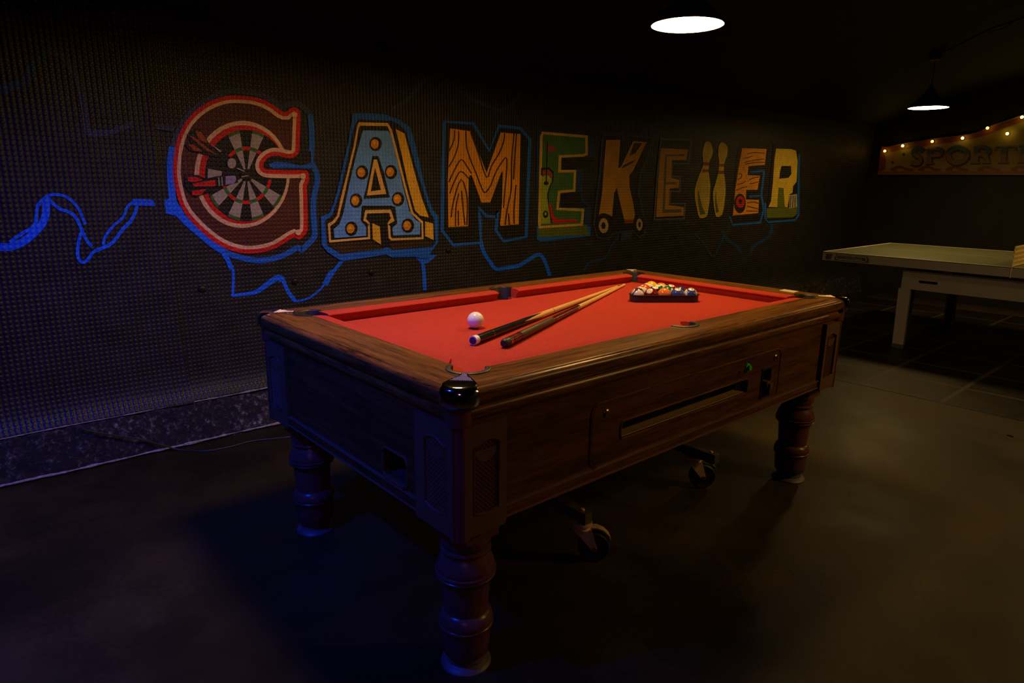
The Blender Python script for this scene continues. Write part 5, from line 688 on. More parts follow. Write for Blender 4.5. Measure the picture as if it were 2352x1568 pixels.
def pairs(a): return list(zip(a[0::2], a[1::2]))
def paint_mesh(name, shapes, P, parent, on_wall, step, base=0.0):
    """P(a, z, depth) puts a painted outline on its face; later coats lie a hair above earlier ones"""
    mb = MB(); d = base
    for s in shapes:
        d += step; m = paint(s[0], on_wall)
        if s[1] == 'f':
            p = pairs(s[2]); mb.add([P(a, z, d) for a, z in p], [tuple(range(len(p)))], m)
        else:
            l, r = pairs(s[2]), pairs(s[3]); n = len(l)
            v = [P(a, z, d) for a, z in l] + [P(a, z, d) for a, z in r]
            f = [(i, i + 1, n + i + 1, n + i) for i in range(n - 1)]
            if s[1] == 'c': f.append((n - 1, 0, n, 2 * n - 1))
            mb.add(v, f, m)
    # give the paint film a front that faces the room
    o = mb.build(name, None, parent, fix=False); return o
def orient(o, toward):
    bm = bmesh.new(); bm.from_mesh(o.data); bm.normal_update()
    for q in bm.faces:
        if q.normal.dot(Vector(toward)) < 0: q.normal_flip()
    bm.to_mesh(o.data); bm.free()
NAMES = {'G': ('painted_letter', 'red letter G with a dartboard and darts inside'), 'A': ('painted_letter', 'pale blue letter A with gold bulbs'),
         'M': ('painted_letter', 'orange wood grain letter M'), 'E1': ('painted_letter', 'green golf letter E'), 'K': ('painted_letter', 'ochre letter K on wheels'),
         'E2': ('painted_letter', 'thin outlined ochre letter E'), 'pin1': ('painted_skittle', 'left yellow bowling pin'), 'pin2': ('painted_skittle', 'right yellow bowling pin'),
         'E3': ('painted_letter', 'wooden letter E with a red wheel'), 'R': ('painted_letter', 'yellow letter R on grass')}
for k, shapes in MURAL.items():
    if k[0] == 's': continue
    left = k == 'trail_left' or k == 'trail_upper'
    yw = 1.7415 if left else 1.7492
    nm, lab = NAMES.get(k, ('paint_trail', None))
    o = paint_mesh(nm, shapes, lambda a, z, d: (a, yw - d, z), sh_l if left else sh_r, True, 0.00016, 0.0004 if k not in ('G', 'A', 'M', 'E1', 'K', 'E2', 'pin1', 'pin2', 'E3', 'R') else {'G': .0024, 'A': .0072, 'M': .0010, 'E1': .0018, 'K': .0030, 'E2': .0042, 'pin1': .0022, 'pin2': .0026, 'E3': .0012, 'R': .0034}[k])
    orient(o, (0, -1, 0))
    if lab: o['label'] = lab

# ------------------------------------------------------------------ pool table
A, B, H, BED = 1.065, 0.6075, 0.848, 0.806
XI, YI = 0.925, 0.482                 # inner edge of the timber rails
PC = (0.915, 0.465); PR = 0.0445       # corner pocket centre and radius
MC = (0.0, 0.478)                     # middle pocket
T = thing('pool_table', 'red cloth pool table with dark walnut rails and turned legs', 'pool table')

def arc(cx, cy, r, a0, a1, n=10): return [(cx + r * math.cos(math.radians(a0 + (a1 - a0) * k / n)), cy + r * math.sin(math.radians(a0 + (a1 - a0) * k / n))) for k in range(n + 1)]
NOSE = [(0.0202, 0.8475), (0.0190, 0.8472), (0.0160, 0.8450), (0.0145, 0.8436), (0.0125, 0.8432), (0.006, 0.8405), (0.001, 0.832), (0.0, 0.820), (0.003, 0.808), (0.011, 0.800), (0.020, 0.798), (0.020, 0.794), (0.03, 0.792), (0.05, 0.792)]
def sweep(mb, prof, side, mat, clip=0.0):
    """profile (inset from the table's outline, z) run along one side with mitred ends"""
    v = []; C = 0.043 if clip == 0 else 0.0
    for (o, z) in prof:
        x = max(o, C)
        if clip == 0:
            if side == 'near': v += [(-A + x, -B + o, z), (A - x, -B + o, z)]
            if side == 'far': v += [(A - x, B - o, z), (-A + x, B - o, z)]
            if side == 'left': v += [(-A + o, B - x, z), (-A + o, -B + x, z)]
            if side == 'right': v += [(A - o, -B + x, z), (A - o, B - x, z)]
            continue
        if side == 'near': v += [(-A + o + clip, -B + o, z), (A - o - clip, -B + o, z)]
        if side == 'far': v += [(A - o - clip, B - o, z), (-A + o + clip, B - o, z)]
        if side == 'left': v += [(-A + o, B - o - clip, z), (-A + o, -B + o + clip, z)]
        if side == 'right': v += [(A - o, -B + o + clip, z), (A - o, B - o - clip, z)]
    f = [(2 * i, 2 * i + 1, 2 * i + 3, 2 * i + 2) for i in range(len(prof) - 1)]
    f += [tuple(range(0, len(v), 2))[::-1], tuple(range(1, len(v), 2))]
    mb.add(v, f, mat, True)
o = 0.0202; RO = PR + 0.013
def long_plan(s):      # s = -1 near, +1 far
    th = math.degrees(math.asin((YI - PC[1]) / RO))            # where the pocket circle meets the inner edge
    tm = math.degrees(math.asin((YI - MC[1]) / RO))
    k = 0.030; p = [(-A + o + k, B - o), (A - o - k, B - o), (A - o - k * .5, B - o - k * .5)] + arc(PC[0], PC[1], RO, 45, 180 - th) + arc(MC[0], MC[1], RO, tm, 180 - tm, 16) + arc(-PC[0], PC[1], RO, th, 135) + [(-A + o + k * .5, B - o - k * .5)]
    return [(x, s * y) for x, y in p]
def end_plan(s):
    th = math.degrees(math.acos((XI - PC[0]) / RO))
    k = 0.030; p = [(A - o - k * .5, -B + o + k * .5), (A - o, -B + o + k), (A - o, B - o - k), (A - o - k * .5, B - o - k * .5)]
    up = arc(PC[0], PC[1], RO, 45, -th)
    dn = arc(PC[0], -PC[1], RO, th, -45)
    p += up + dn
    return [(s * x, y) for x, y in p]
for side, plan, mat in (('near', long_plan(-1), m_wood_x), ('far', long_plan(1), m_wood_x), ('left', end_plan(-1), m_wood_y), ('right', end_plan(1), m_wood_y)):
    mb = MB(); mb.prism(plan, 0.79, 0.8475); sweep(mb, NOSE, side, None)
    mb.build('rail', mat, T)
# frieze moulding under the rails
FRZ = [(0.045, 0.800), (0.030, 0.794), (0.018, 0.789), (0.013, 0.781), (0.013, 0.774), (0.017, 0.766), (0.026, 0.757), (0.032, 0.753), (0.06, 0.753)]
for side, mat in (('near', m_wood_x), ('far', m_wood_x), ('left', m_wood_y), ('right', m_wood_y)):
    mb = MB(); sweep(mb, FRZ, side, None, 0.022); mb.build('frieze', mat, T)
# slate bed under red cloth with the six pocket cut-outs
def bed_outline():
    bx, by = 0.93, 0.487; q = []
    ca = math.degrees(math.asin((by - PC[1]) / PR)); cb = math.degrees(math.acos((bx - PC[0]) / PR))
    cm = math.degrees(math.asin((by - MC[1]) / PR))
    base = arc(PC[0], PC[1], PR, -cb, -(180 - ca) , 12)        # right far pocket, running round its inner side
    # walk counter-clockwise: right side upward, far side leftwards, left side downward, near side rightwards
    q += [(x, y) for x, y in arc(PC[0], PC[1], PR, 360 - cb, 180 - ca, 12)]
    q += arc(MC[0], MC[1], PR, 360 + cm, 180 - cm, 14)
    q += [(-x, y) for x, y in reversed(arc(PC[0], PC[1], PR, 360 - cb, 180 - ca, 12))]
    q += [(-x, -y) for x, y in arc(PC[0], PC[1], PR, 360 - cb, 180 - ca, 12)]
    q += [(x, -y) for x, y in reversed(arc(MC[0], MC[1], PR, 360 + cm, 180 - cm, 14))]
    q += [(x, -y) for x, y in reversed(arc(PC[0], PC[1], PR, 360 - cb, 180 - ca, 12))]
    return q
mb = MB(); mb.prism(bed_outline(), BED - 0.025, BED); mb.build('bed_cloth', m_cloth, T)
# cushions
CPROF = [(0.0, 0.8465), (0.030, 0.8455), (0.050, 0.8425), (0.0535, 0.8385), (0.0525, 0.8345), (0.042, 0.826), (0.036, BED), (0.0, BED)]
def cushion(u0, u1, e0, e1, inner, axis, s):
    """axis x: runs along x at y = s*inner; e0/e1 = how far the nose end is set back from the pocket"""
    v = []
    for (d, z) in CPROF:
        k = d / 0.0535
        for u in (u0 + e0 * k, u1 - e1 * k):
            w = s * (inner - d)
            v.append((u, w, z) if axis == 'x' else (w, u, z))
    f = [(2 * i, 2 * i + 1, 2 * i + 3, 2 * i + 2) for i in range(len(CPROF) - 1)]
    f += [tuple(range(0, len(v), 2)), tuple(range(1, len(v), 2))]
    mb = MB(); mb.add(v, f); mb.build('cushion', m_cloth, T)
for s in (-1, 1):
    cushion(-0.856 if s < 0 else -0.876, -0.050, 0.045 if s < 0 else 0.014, 0.008, YI + 0.002, 'x', s); cushion(0.050, 0.876, 0.008, 0.014, YI + 0.002, 'x', s)
    cushion(-0.396 if s < 0 else -0.424, 0.424, 0.060 if s < 0 else 0.014, 0.014, XI + 0.002, 'y', s)
# pockets: liner, throat, chrome casting
def pocket(cx, cy, mid, half):
    mb = MB(); n = 28; v = []; f = []
    pr = [(PR, 0.70), (PR, 0.847), (PR + 0.001, 0.8495), (PR + 0.0025, 0.8508), (PR + 0.0125, 0.8508), (PR + 0.0145, 0.8495), (PR + 0.0150, 0.8465), (PR + 0.0135, 0.80), (PR + 0.0135, 0.70)]
    a0, a1 = mid - half, mid + half
    mb.lathe(pr, cx, cy, None, n, 'z', 0, a0, a1, False)
    for a in (a0, a1):
        t = math.radians(a); mb.add([(cx + r * math.cos(t), cy + r * math.sin(t), z) for r, z in pr], [tuple(range(len(pr)))])
    p = mb.build('pocket_liner', m_liner, T)
    mb = MB(); mb.lathe([(PR + 0.0005, BED - 0.026), (PR + 0.0005, 0.66), (0.001, 0.655)], cx, cy, None, 20, cap=False); mb.build('pocket_throat', m_void, p)
for sx in (-1, 1):
    for sy in (-1, 1):
        mid = math.degrees(math.atan2(sy, sx))
        pocket(sx * PC[0], sy * PC[1], mid, 112)
for sy in (-1, 1): pocket(0, sy * MC[1], 90 * sy, 92)
# chrome corner castings with a knurled top
m_silver_k = plain('knurled_nickel', (0.72, 0.62, 0.44), 0.35, 0.25, 0.1, 60)
def casting():
    # local frame: s runs outwards along the diagonal from the pocket centre, w across it
    half = [(0.060, 0.0085, 0), (0.072, 0.0100, 0), (0.084, 0.0140, 0), (0.096, 0.0200, 0), (0.108, 0.0255, 0), (0.120, 0.0310, 0), (0.134, 0.0370, 0), (0.150, 0.0420, 0),
            (0.164, 0.0450, 1), (0.170, 0.0410, 1), (0.1765, 0.0345, 1), (0.1835, 0.0235, 1), (0.1875, 0.0115, 1), (0.1885, 0.0035, 1)]
    pts = half + [(s, -w, k) for s, w, k in reversed(half)]
    return pts
def build_casting(sx, sy):
    d = Vector((sx, sy)).normalized(); e = Vector((-d.y, d.x)); c = Vector((sx * PC[0], sy * PC[1])); pts = casting(); n = len(pts)
    lay = [(0.8525, -0.014), (0.8500, -0.006), (0.8440, 0.0005), (0.834, 0.0035), (0.820, 0.0045), (0.806, 0.0035), (0.797, -0.002), (0.793, -0.010)]
    cen = Vector((0.150, 0.0)); v = []
    for z, off in lay:
        for s, w, k in pts:
            q = Vector((s, w)); nrm = (q - Vector((0.120, 0))).normalized()
            if k: q = q + nrm * off
            zz = z if k else (z if z > 0.84 else max(z, 0.842))
            if not k and z <= 0.8500: zz = 0.8435 if z < 0.85 else 0.849
            p = c + d * q.x + e * q.y; v.append((p.x, p.y, zz))
    f = [(i * n + j, i * n + (j + 1) % n, (i + 1) * n + (j + 1) % n, (i + 1) * n + j) for i in range(len(lay) - 1) for j in range(n)]
    f += [tuple(range(n)), tuple((len(lay) - 1) * n + j for j in range(n))[::-1]]
    mb = MB(); mb.add(v, f, None, True); ca = mb.build('corner_casting', m_chrome, T)
    mb = MB()
    for i in range(17):
        for j in range(-8, 9):
            s = 0.064 + i * 0.0036; w = j * 0.0052 + (0.0026 if i % 2 else 0)
            lim = 0.0065 + max(0, (s - 0.078)) * 0.50
            if abs(w) > lim: continue
            p = c + d * s + e * w; r = 0.0019
            a = [c + d * (s + r) + e * w, c + d * s + e * (w + r), c + d * (s - r) + e * w, c + d * s + e * (w - r)]
            mb.add([(q.x, q.y, 0.8522) for q in a] + [(p.x, p.y, 0.8542)], [(0, 1, 4), (1, 2, 4), (2, 3, 4), (3, 0, 4)])
    mb.build('knurling', m_silver_k, ca)
for sx in (-1, 1):
    for sy in (-1, 1): build_casting(sx, sy)
# cabinet
CZ0, CZ1 = 0.467, 0.80
mb = MB(); mb.box(-0.95, 0.95, -0.49, 0.555, 0.48, 0.78); core = mb.build('cabinet_core', m_void, T)
DX0, DX1, DZ0, DZ1 = -0.552, 0.530, 0.509, 0.694
SX0, SX1, SZ0, SZ1 = -0.424, 0.294, 0.568, 0.618
KX0, KX1, KZ0, KZ1 = 0.403, 0.462, 0.524, 0.634
rect = lambda a0, a1, z0, z1: [(a0, z0), (a1, z0), (a1, z1), (a0, z1)]
mb = MB(); plate(mb, rect(-1.02, 1.02, CZ0, CZ1), [rect(SX0 - .02, SX1 + .02, SZ0 - .02, SZ1 + .02), rect(KX0, KX1, KZ0, KZ1)], -0.575, -0.555, 'y'); mb.build('front_panel', m_ven_x, T)
mb = MB(); plate(mb, rect(-1.02, 1.02, CZ0, CZ1), [], 0.555, 0.575, 'y'); mb.build('back_panel', m_ven_x, T)
OY0, OY1, OZ0, OZ1 = -0.352, -0.233, 0.507, 0.590
mb = MB(); plate(mb, rect(-0.575, 0.575, CZ0, CZ1), [rrect(OY0, OY1, OZ0, OZ1, 0.018)], -1.035, -1.015, 'x'); mb.build('end_panel', m_ven_y, T)
mb = MB(); plate(mb, rect(-0.575, 0.575, CZ0, CZ1), [], 1.015, 1.035, 'x'); mb.build('end_panel', m_ven_y, T)
# ball return at the near end
mb = MB(); mb.box(-1.015, -0.955, OY0 - .01, OY1 + .01, OZ0 - .02, OZ0 + .004); mb.box(-1.015, -0.955, OY0 - .012, OY0 - .002, OZ0, OZ1 + .01); mb.box(-1.015, -0.955, OY1 + .002, OY1 + .012, OZ0, OZ1 + .01)
mb.build('ball_return_chute', m_void, T)
def bead_loop(mb, pts, w, d0, d1, axis): strip2d(mb, pts + pts[:2], w, d0, d1, axis)
mb = MB(); bead_loop(mb, rrect(OY0 - .004, OY1 + .004, OZ0 - .004, OZ1 + .004, 0.02), 0.007, -1.034, -1.040, 'x'); mb.box(-1.046, -1.03, OY0 + .006, OY1 - .012, OZ0 - .004, OZ0 + .006, bev=0.002)
mb.build('ball_return_trim', m_panel, T)
# coin door with the ball tray slot
mb = MB(); plate(mb, rrect(DX0, DX1, DZ0, DZ1, 0.028), [rrect(SX0, SX1, SZ0, SZ1, 0.012), rrect(KX0, KX1, KZ0, KZ1, 0.004)], -0.578, -0.572, 'y'); door = mb.build('coin_door', m_ven_x, T)
mb = MB(); bead_loop(mb, rrect(DX0 - .006, DX1 + .006, DZ0 - .006, DZ1 + .006, 0.033), 0.005, -0.5745, -0.5795, 'y'); mb.build('door_beading', m_wood_x, door)
mb = MB(); bead_loop(mb, rrect(SX0 - .003, SX1 + .003, SZ0 - .003, SZ1 + .003, 0.014), 0.006, -0.577, -0.5825, 'y'); mb.build('slot_trim', m_wood_x, door)
mb = MB(); P = [(-0.5745, SZ0 - .002), (-0.572, SZ0 + .001), (-0.560, SZ0 + .0035), (-0.546, SZ0 + .0085), (-0.543, SZ0 - .010), (-0.571, SZ0 - .014)]
n = len(P); xs = (SX0 - .006, SX1 + .006); mb.add([(x, y, z) for x in xs for y, z in P], [tuple(range(n)), tuple(range(n, 2 * n))] + [(i, (i + 1) % n, n + (i + 1) % n, n + i) for i in range(n)]); mb.build('ball_tray', m_tray, door)
for r in (0.0, 0.009, 0.018):
    mb = MB(); mb.box(SX1 - 0.012 - r, SX1 - 0.009 - r, -0.565 + r * .6, -0.50, SZ0, SZ1 + .01); mb.build('tray_rib', m_tube, door)
for lx, lz in ((-0.496, 0.664), (0.492, 0.668)):
    mb = MB(); mb.lathe([(0.0, -0.585), (0.006, -0.585), (0.0065, -0.5835), (0.0105, -0.5825), (0.0125, -0.580), (0.0125, -0.577)], lx, 0, None, 18, 'y', lz); k = mb.build('lock', m_brass, door)
    mb = MB(); mb.box(lx - .001, lx + .001, -0.5862, -0.584, lz - .004, lz + .004); mb.build('keyway', m_void, k)
mb = MB(); mb.lathe([(0.0, -0.592), (0.009, -0.592), (0.0105, -0.590), (0.0105, -0.583), (0.0155, -0.582), (0.0165, -0.578), (0.0165, -0.576)], 0.286, 0, None, 20, 'y', 0.664); mb.build('push_button', m_green_btn, door)
mb = MB(); mb.lathe([(0.0, -0.584), (0.004, -0.583), (0.006, -0.579), (0.006, -0.577)], 0.236, 0, None, 12, 'y', 0.655); mb.build('indicator_stud', m_chrome, door)
mb = MB(); mb.box(KX0 + .001, KX1 - .001, -0.56, -0.545, KZ0, KZ1); mb.box(KX0 - .004, KX1 + .004, -0.583, -0.577, KZ1 - .003, KZ1 + .004, bev=.0015); mb.box(KX0 - .004, KX0, -0.583, -0.56, KZ0, KZ1); mb.box(KX1, KX1 + .004, -0.583, -0.56, KZ0, KZ1); mb.box(KX0 - .004, KX1 + .004, -0.583, -0.56, KZ0 - .004, KZ0)
coin = mb.build('coin_mechanism', m_black, door)
mb = MB(); mb.box(0.418, 0.449, -0.594, -0.56, 0.562, 0.586, bev=.003); mb.box(0.428, 0.452, -0.602, -0.585, 0.560, 0.578, bev=.003); mb.build('coin_slider', m_tube, coin)
mb = MB(); mb.box(0.426, 0.440, -0.566, -0.56, 0.596, 0.602); mb.build('coin_slot', m_chrome, coin)
# bottom trim with two thin beads
for s in (-1, 1):
    mb = MB(); y0, y1 = sorted((s * 0.574, s * 0.581)); mb.box(-0.889, 0.889, y0, y1, 0.467, 0.497, bev=.002)
    tr = mb.build('bottom_trim', m_ven_x, T)
    for z in (0.468, 0.499):
        mb = MB(); ya, yb = sorted((s * 0.574, s * 0.5855)); mb.box(-0.889, 0.889, ya, yb, z - .0022, z + .0022, bev=.0012); mb.build('trim_bead', m_bead, tr)
    mb = MB(); x0, x1 = sorted((s * 1.034, s * 1.041)); mb.box(x0, x1, -0.43, 0.43, 0.467, 0.497, bev=.002)
    tr = mb.build('bottom_trim', m_ven_y, T)
    for z in (0.468, 0.499):
        mb = MB(); xa, xb = sorted((s * 1.034, s * 1.0455)); mb.box(xa, xb, -0.43, 0.43, z - .0022, z + .0022, bev=.0012); mb.build('trim_bead', m_bead, tr)
# moulded corner panels with a sunken lattice
def lattice_outline(a0, a1, z0, z1, s):
    n = 12; top = []; bot = []
    for k in range(n + 1):
        t = k / n; a = a0 + (a1 - a0) * t
        top.append((a, z1 - 0.012 + 0.012 * math.sin(math.pi * min(1, t * 1.15)) * (1 if t < 0.87 else 0.75)))
        bot.append((a, z0 + 0.006 - 0.008 * math.sin(math.pi * t)))
    return bot + top[::-1]
def corner_panel(axis, sa, sd):
    """sa: which end of the face, sd: which face"""
    if axis == 'y': a0, a1, dp, df = 0.890, 1.017, 0.5755, 0.592; la0, la1 = 0.914, 0.994
    else: a0, a1, dp, df = 0.408, 0.566, 1.0355, 1.046; la0, la1 = 0.452, 0.546
    fl = lambda P: [(sa * a, z) for a, z in P]
    out = lattice_outline(la0, la1, 0.508, 0.704, 1)
    body = [(a0, 0.560), (a0, 0.748), (a1, 0.748), (a1, 0.455), (a0 + .004, 0.455), (a0, 0.462)]
    mb = MB(); plate(mb, fl(body), [fl(out)], sd * dp, sd * df, axis); p = mb.build('corner_panel', m_panel, T)
    mb = MB(); strip2d(mb, fl(out + out[:2]), 0.006, sd * (df - .0005), sd * (df + .0022), axis); mb.build('lattice_rim', m_panel, p)
    mb = MB(); plate(mb, fl(out), [], sd * (dp + .0003), sd * (dp + .010 * (df - dp) / .0165), axis); step = 0.0125; dd = dp + .010 * (df - dp) / .0165
    # diagonal ribs clipped to the sunken field
    zlo = lambda a: min(z for aa, z in out if abs(aa - a) < 0.012); zhi = lambda a: max(z for aa, z in out if abs(aa - a) < 0.012)
    for sg in (1, -1):
        c = 0.40
        while c < 2.2:
            run = []
            for k in range(25):
                a = la0 + (la1 - la0) * k / 24; z = (c - a * sg * 1.0) if sg == 1 else (c - 1.0 + a - 0.35)
                ok = zlo(a) + .003 < z < zhi(a) - .003
                if ok: run.append((a, z))
            if len(run) > 1: strip2d(mb, fl([run[0], run[-1]]), 0.0026, sd * dd, sd * (dd + .0026), axis)
            c += step
    mb.build('lattice', m_panel, p)
    ac = (la0 + la1) / 2; P2 = [(ac + .034 * math.cos(math.pi * k / 12), 0.666 + .016 * math.sin(math.pi * k / 12) + .006 * math.cos(2 * math.pi * k / 12)) for k in range(24)]
    mb = MB(); plate(mb, fl(P2), [], sd * (dd - .0005), sd * (dd + .0028), axis)
    for k in range(7):                     # worn raised marks along the arch of the badge
        t = math.radians(35 + 110 * k / 6); a, z = ac + .024 * math.cos(t), 0.657 + .013 * math.sin(t)
        strip2d(mb, fl([(a - .0008, z - .0025), (a + .0008, z + .0025)]), 0.0026, sd * (dd + .0026), sd * (dd + .0036), axis)
    mb.build('panel_badge', m_panel, p)
    return p
for sa in (-1, 1):
    for sd in (-1, 1): corner_panel('y', sa, sd); corner_panel('x', sa, sd)
for sx in (-1, 1):
    for sy in (-1, 1):
        mb = MB(); mb.lathe([(0.026, 0.448), (0.026, 0.7485)], sx * 1.020, sy * 0.5665, None, 20)
        for a in (0, 90):
            pass
        mb.tube([(sx * 1.0435, sy * 0.5725, 0.449), (sx * 1.0435, sy * 0.5725, 0.748)], 0.0052, None, 8); mb.tube([(sx * 1.026, sy * 0.590, 0.449), (sx * 1.026, sy * 0.590, 0.748)], 0.0052, None, 8)
        mb.build('corner_post', m_post, T)
        mb = MB(); mb.lathe([(0.030, 0.7485), (0.0325, 0.751), (0.0325, 0.794)], sx * 1.0215, sy * 0.5665, None, 20); mb.build('corner_cap', m_post, T)
# turned legs on saucer feet
LEG = [(0.050, 0.448), (0.0705, 0.402), (0.0700, 0.385), (0.0665, 0.374), (0.0640, 0.3685), (0.0625, 0.3675), (0.0680, 0.365), (0.0700, 0.3600), (0.0680, 0.3550), (0.0615, 0.3525), (0.0625, 0.3490), (0.0680, 0.340), (0.0735, 0.328), (0.0785, 0.314), (0.0805, 0.305), (0.0795, 0.3025),
       (0.0755, 0.3010), (0.0800, 0.2995), (0.0840, 0.2970), (0.0840, 0.2935), (0.0800, 0.2905), (0.0760, 0.2895), (0.0800, 0.2880), (0.0825, 0.2855), (0.0815, 0.2815), (0.0765, 0.2785), (0.0715, 0.271), (0.0680, 0.264), (0.0665, 0.257), (0.0655, 0.230), (0.0610, 0.176), (0.0608, 0.1725), (0.0655, 0.1690), (0.0710, 0.1615), (0.0750, 0.1500), (0.0765, 0.1405), (0.0755, 0.1385),
       (0.0715, 0.1370), (0.0750, 0.1355), (0.0768, 0.1325), (0.0760, 0.1275), (0.0715, 0.1245), (0.0690, 0.1180), (0.0670, 0.0800), (0.0640, 0.0450), (0.056, 0.036), (0.040, 0.034)]
for sx in (-1, 1):
    for sy in (-1, 1):
        lx, ly = sx * 0.937, sy * 0.4805
        mb = MB(); mb.lathe(LEG, lx, ly, None, 40)
        oc = [(lx + 0.0735 * (1 if abs(math.cos(t)) < 9 else 1) * max(-1, min(1, 1.30 * math.cos(t))), ly + 0.0735 * max(-1, min(1, 1.30 * math.sin(t)))) for t in [math.radians(22.5 / 2 + 22.5 * k) for k in range(16)]]
        mb.prism(oc, 0.406, 0.4665); lg = mb.build('leg', m_leg, T)
        mb = MB(); mb.lathe([(0.071, 0.0), (0.071, 0.004), (0.067, 0.009), (0.060, 0.0125), (0.054, 0.016), (0.052, 0.034), (0.03, 0.034)], lx, ly, None, 36); mb.build('foot_cup', m_cup, lg)

# ------------------------------------------------------------------ trolley under the table
TR = thing('table_trolley', 'black steel trolley frame on swivel castors under the pool table', 'trolley')
for x in (-0.310, 0.500):
    mb = MB(); mb.box(x - .018, x + .018, -0.365, 0.365, 0.151, 0.193, bev=.002); t = mb.build('cross_tube', m_tube, TR)
    for y in (-0.335, 0.335):
        mb = MB(); mb.lathe([(0.0, 0.199), (0.006, 0.199), (0.008, 0.196), (0.008, 0.193)], x, y, None, 10); mb.build('bolt_head', m_steel, t)
mb = MB(); mb.box(-0.31, 0.50, -0.11, -0.06, 0.193, 0.238, bev=.002); mb.box(-0.31, 0.50, 0.06, 0.11, 0.193, 0.238, bev=.002); mb.box(-0.335, -0.285, -0.16, -0.11, 0.193, 0.466, bev=.002); mb.box(0.475, 0.525, -0.16, -0.11, 0.193, 0.466, bev=.002); mb.box(-0.335, -0.285, 0.11, 0.16, 0.193, 0.466, bev=.002); mb.box(0.475, 0.525, 0.11, 0.16, 0.193, 0.466, bev=.002)
mb.build('frame', m_tube, TR)
def castor(x, y, ang):
    e = bpy.data.objects.new('castor', None)
    mb = MB(); mb.lathe([(0.030, 0.1275), (0.031, 0.124), (0.031, 0.119), (0.026, 0.118), (0.026, 0.112), (0.029, 0.110), (0.029, 0.106)], 0, 0, None, 24)
    for s in (-1, 1):                              # fork cheeks taper from the plate to the axle
        y0, y1 = sorted((s * 0.0195, s * 0.0225))
        P = [(-0.026, 0.110), (0.028, 0.110), (0.046, 0.050), (0.042, 0.040), (0.032, 0.042)]
        v = [(a, y0, z) for a, z in P] + [(a, y1, z) for a, z in P]; n = len(P)
        mb.add(v, [tuple(range(n)), tuple(range(n, 2 * n))] + [(i, (i + 1) % n, n + (i + 1) % n, n + i) for i in range(n)])
    for k in range(8):                             # curved brake tongue over the wheel
        pass
    pts = [(0.020, 0.112), (0.045, 0.113), (0.066, 0.104), (0.082, 0.088), (0.088, 0.074)]
    v = [(a, s * 0.013, z) for a, z in pts for s in (-1, 1)]; v += [(a, s * 0.013, z - .003) for a, z in pts for s in (-1, 1)]; n = len(pts); f = []
    for i in range(n - 1): f += [(2 * i, 2 * i + 2, 2 * i + 3, 2 * i + 1), (2 * n + 2 * i, 2 * n + 2 * i + 1, 2 * n + 2 * i + 3, 2 * n + 2 * i + 2), (2 * i, 2 * n + 2 * i, 2 * n + 2 * i + 2, 2 * i + 2), (2 * i + 1, 2 * i + 3, 2 * n + 2 * i + 3, 2 * n + 2 * i + 1)]
    mb.add(v, f)
    fk = mb.build('castor_fork', m_steel, TR); fk.location = (x, y, 0); fk.rotation_euler = (0, 0, ang); fk.scale = (1.18, 1.18, 1.18)
    mb = MB(); mb.lathe([(0.012, -0.017), (0.030, -0.014), (0.036, -0.016), (0.043, -0.0165), (0.0475, -0.013), (0.0485, -0.005), (0.0485, 0.005), (0.0475, 0.013), (0.043, 0.0165), (0.036, 0.016), (0.030, 0.014), (0.012, 0.017)], 0.038, 0, None, 32, 'y', 0.0485)
    mb.build('wheel', m_rubber, fk)
    mb = MB(); mb.lathe([(0.0, -0.029), (0.006, -0.029), (0.0075, -0.025), (0.0075, 0.025), (0.006, 0.029), (0.0, 0.029)], 0.038, 0, None, 12, 'y', 0.0485); mb.build('axle_bolt', m_brass, fk)
for x, y, a in ((-0.310, -0.335, -0.75), (0.500, -0.250, -0.70), (-0.310, 0.335, 0.5), (0.500, 0.335, 2.2)): castor(x, y, math.radians(0) + a)

# ------------------------------------------------------------------ balls
BR = 0.0297; BZ = BED + BR + 0.0003
def ball_mat(name, col, stripe, label=True):
    """pole of the number disc is local +Z; the stripe runs round the local X axis through that disc"""
    m = bpy.data.materials.new(name); nt = NT(m)
    tc = nt.n('ShaderNodeTexCoord'); sp = nt.n('ShaderNodeSeparateXYZ'); nt.l(tc.outputs['Object'], sp.inputs[0])
    white = (0.80, 0.72, 0.56, 1); c = (*col, 1)
    mix = nt.n('ShaderNodeMix', data_type='RGBA'); mix.inputs['A'].default_value = c; mix.inputs['B'].default_value = white
    if stripe:
        nt.l(mathn(nt, 'GREATER_THAN', mathn(nt, 'ABSOLUTE', sp.outputs['X']), BR * 0.60), mix.inputs['Factor'])
    else: mix.inputs['Factor'].default_value = 0.0
    out = mix.outputs['Result']
    if label:
        m2 = nt.n('ShaderNodeMix', data_type='RGBA'); nt.l(out, m2.inputs['A']); m2.inputs['B'].default_value = white
        nt.l(mathn(nt, 'GREATER_THAN', mathn(nt, 'ABSOLUTE', sp.outputs['Z']), BR * 0.885), m2.inputs['Factor']); out = m2.outputs['Result']
    nt.l(out, nt.b.inputs['Base Color']); nt.b.inputs['Roughness'].default_value = 0.13
    return m
m_ink = plain('number_ink', (0.02, 0.017, 0.015), 0.3, 0, 0.1, 30)
def sphere_me(name):
    bm = bmesh.new(); bmesh.ops.create_uvsphere(bm, u_segments=32, v_segments=20, radius=BR)
    me = bpy.data.meshes.new(name); bm.to_mesh(me); bm.free(); me.polygons.foreach_set('use_smooth', [True] * len(me.polygons)); return me
def frame_from(zdir, xdir):
    z = Vector(zdir).normalized(); x = Vector(xdir); x = (x - z * x.dot(z)).normalized(); y = z.cross(x)
    return Matrix((x, y, z)).transposed()
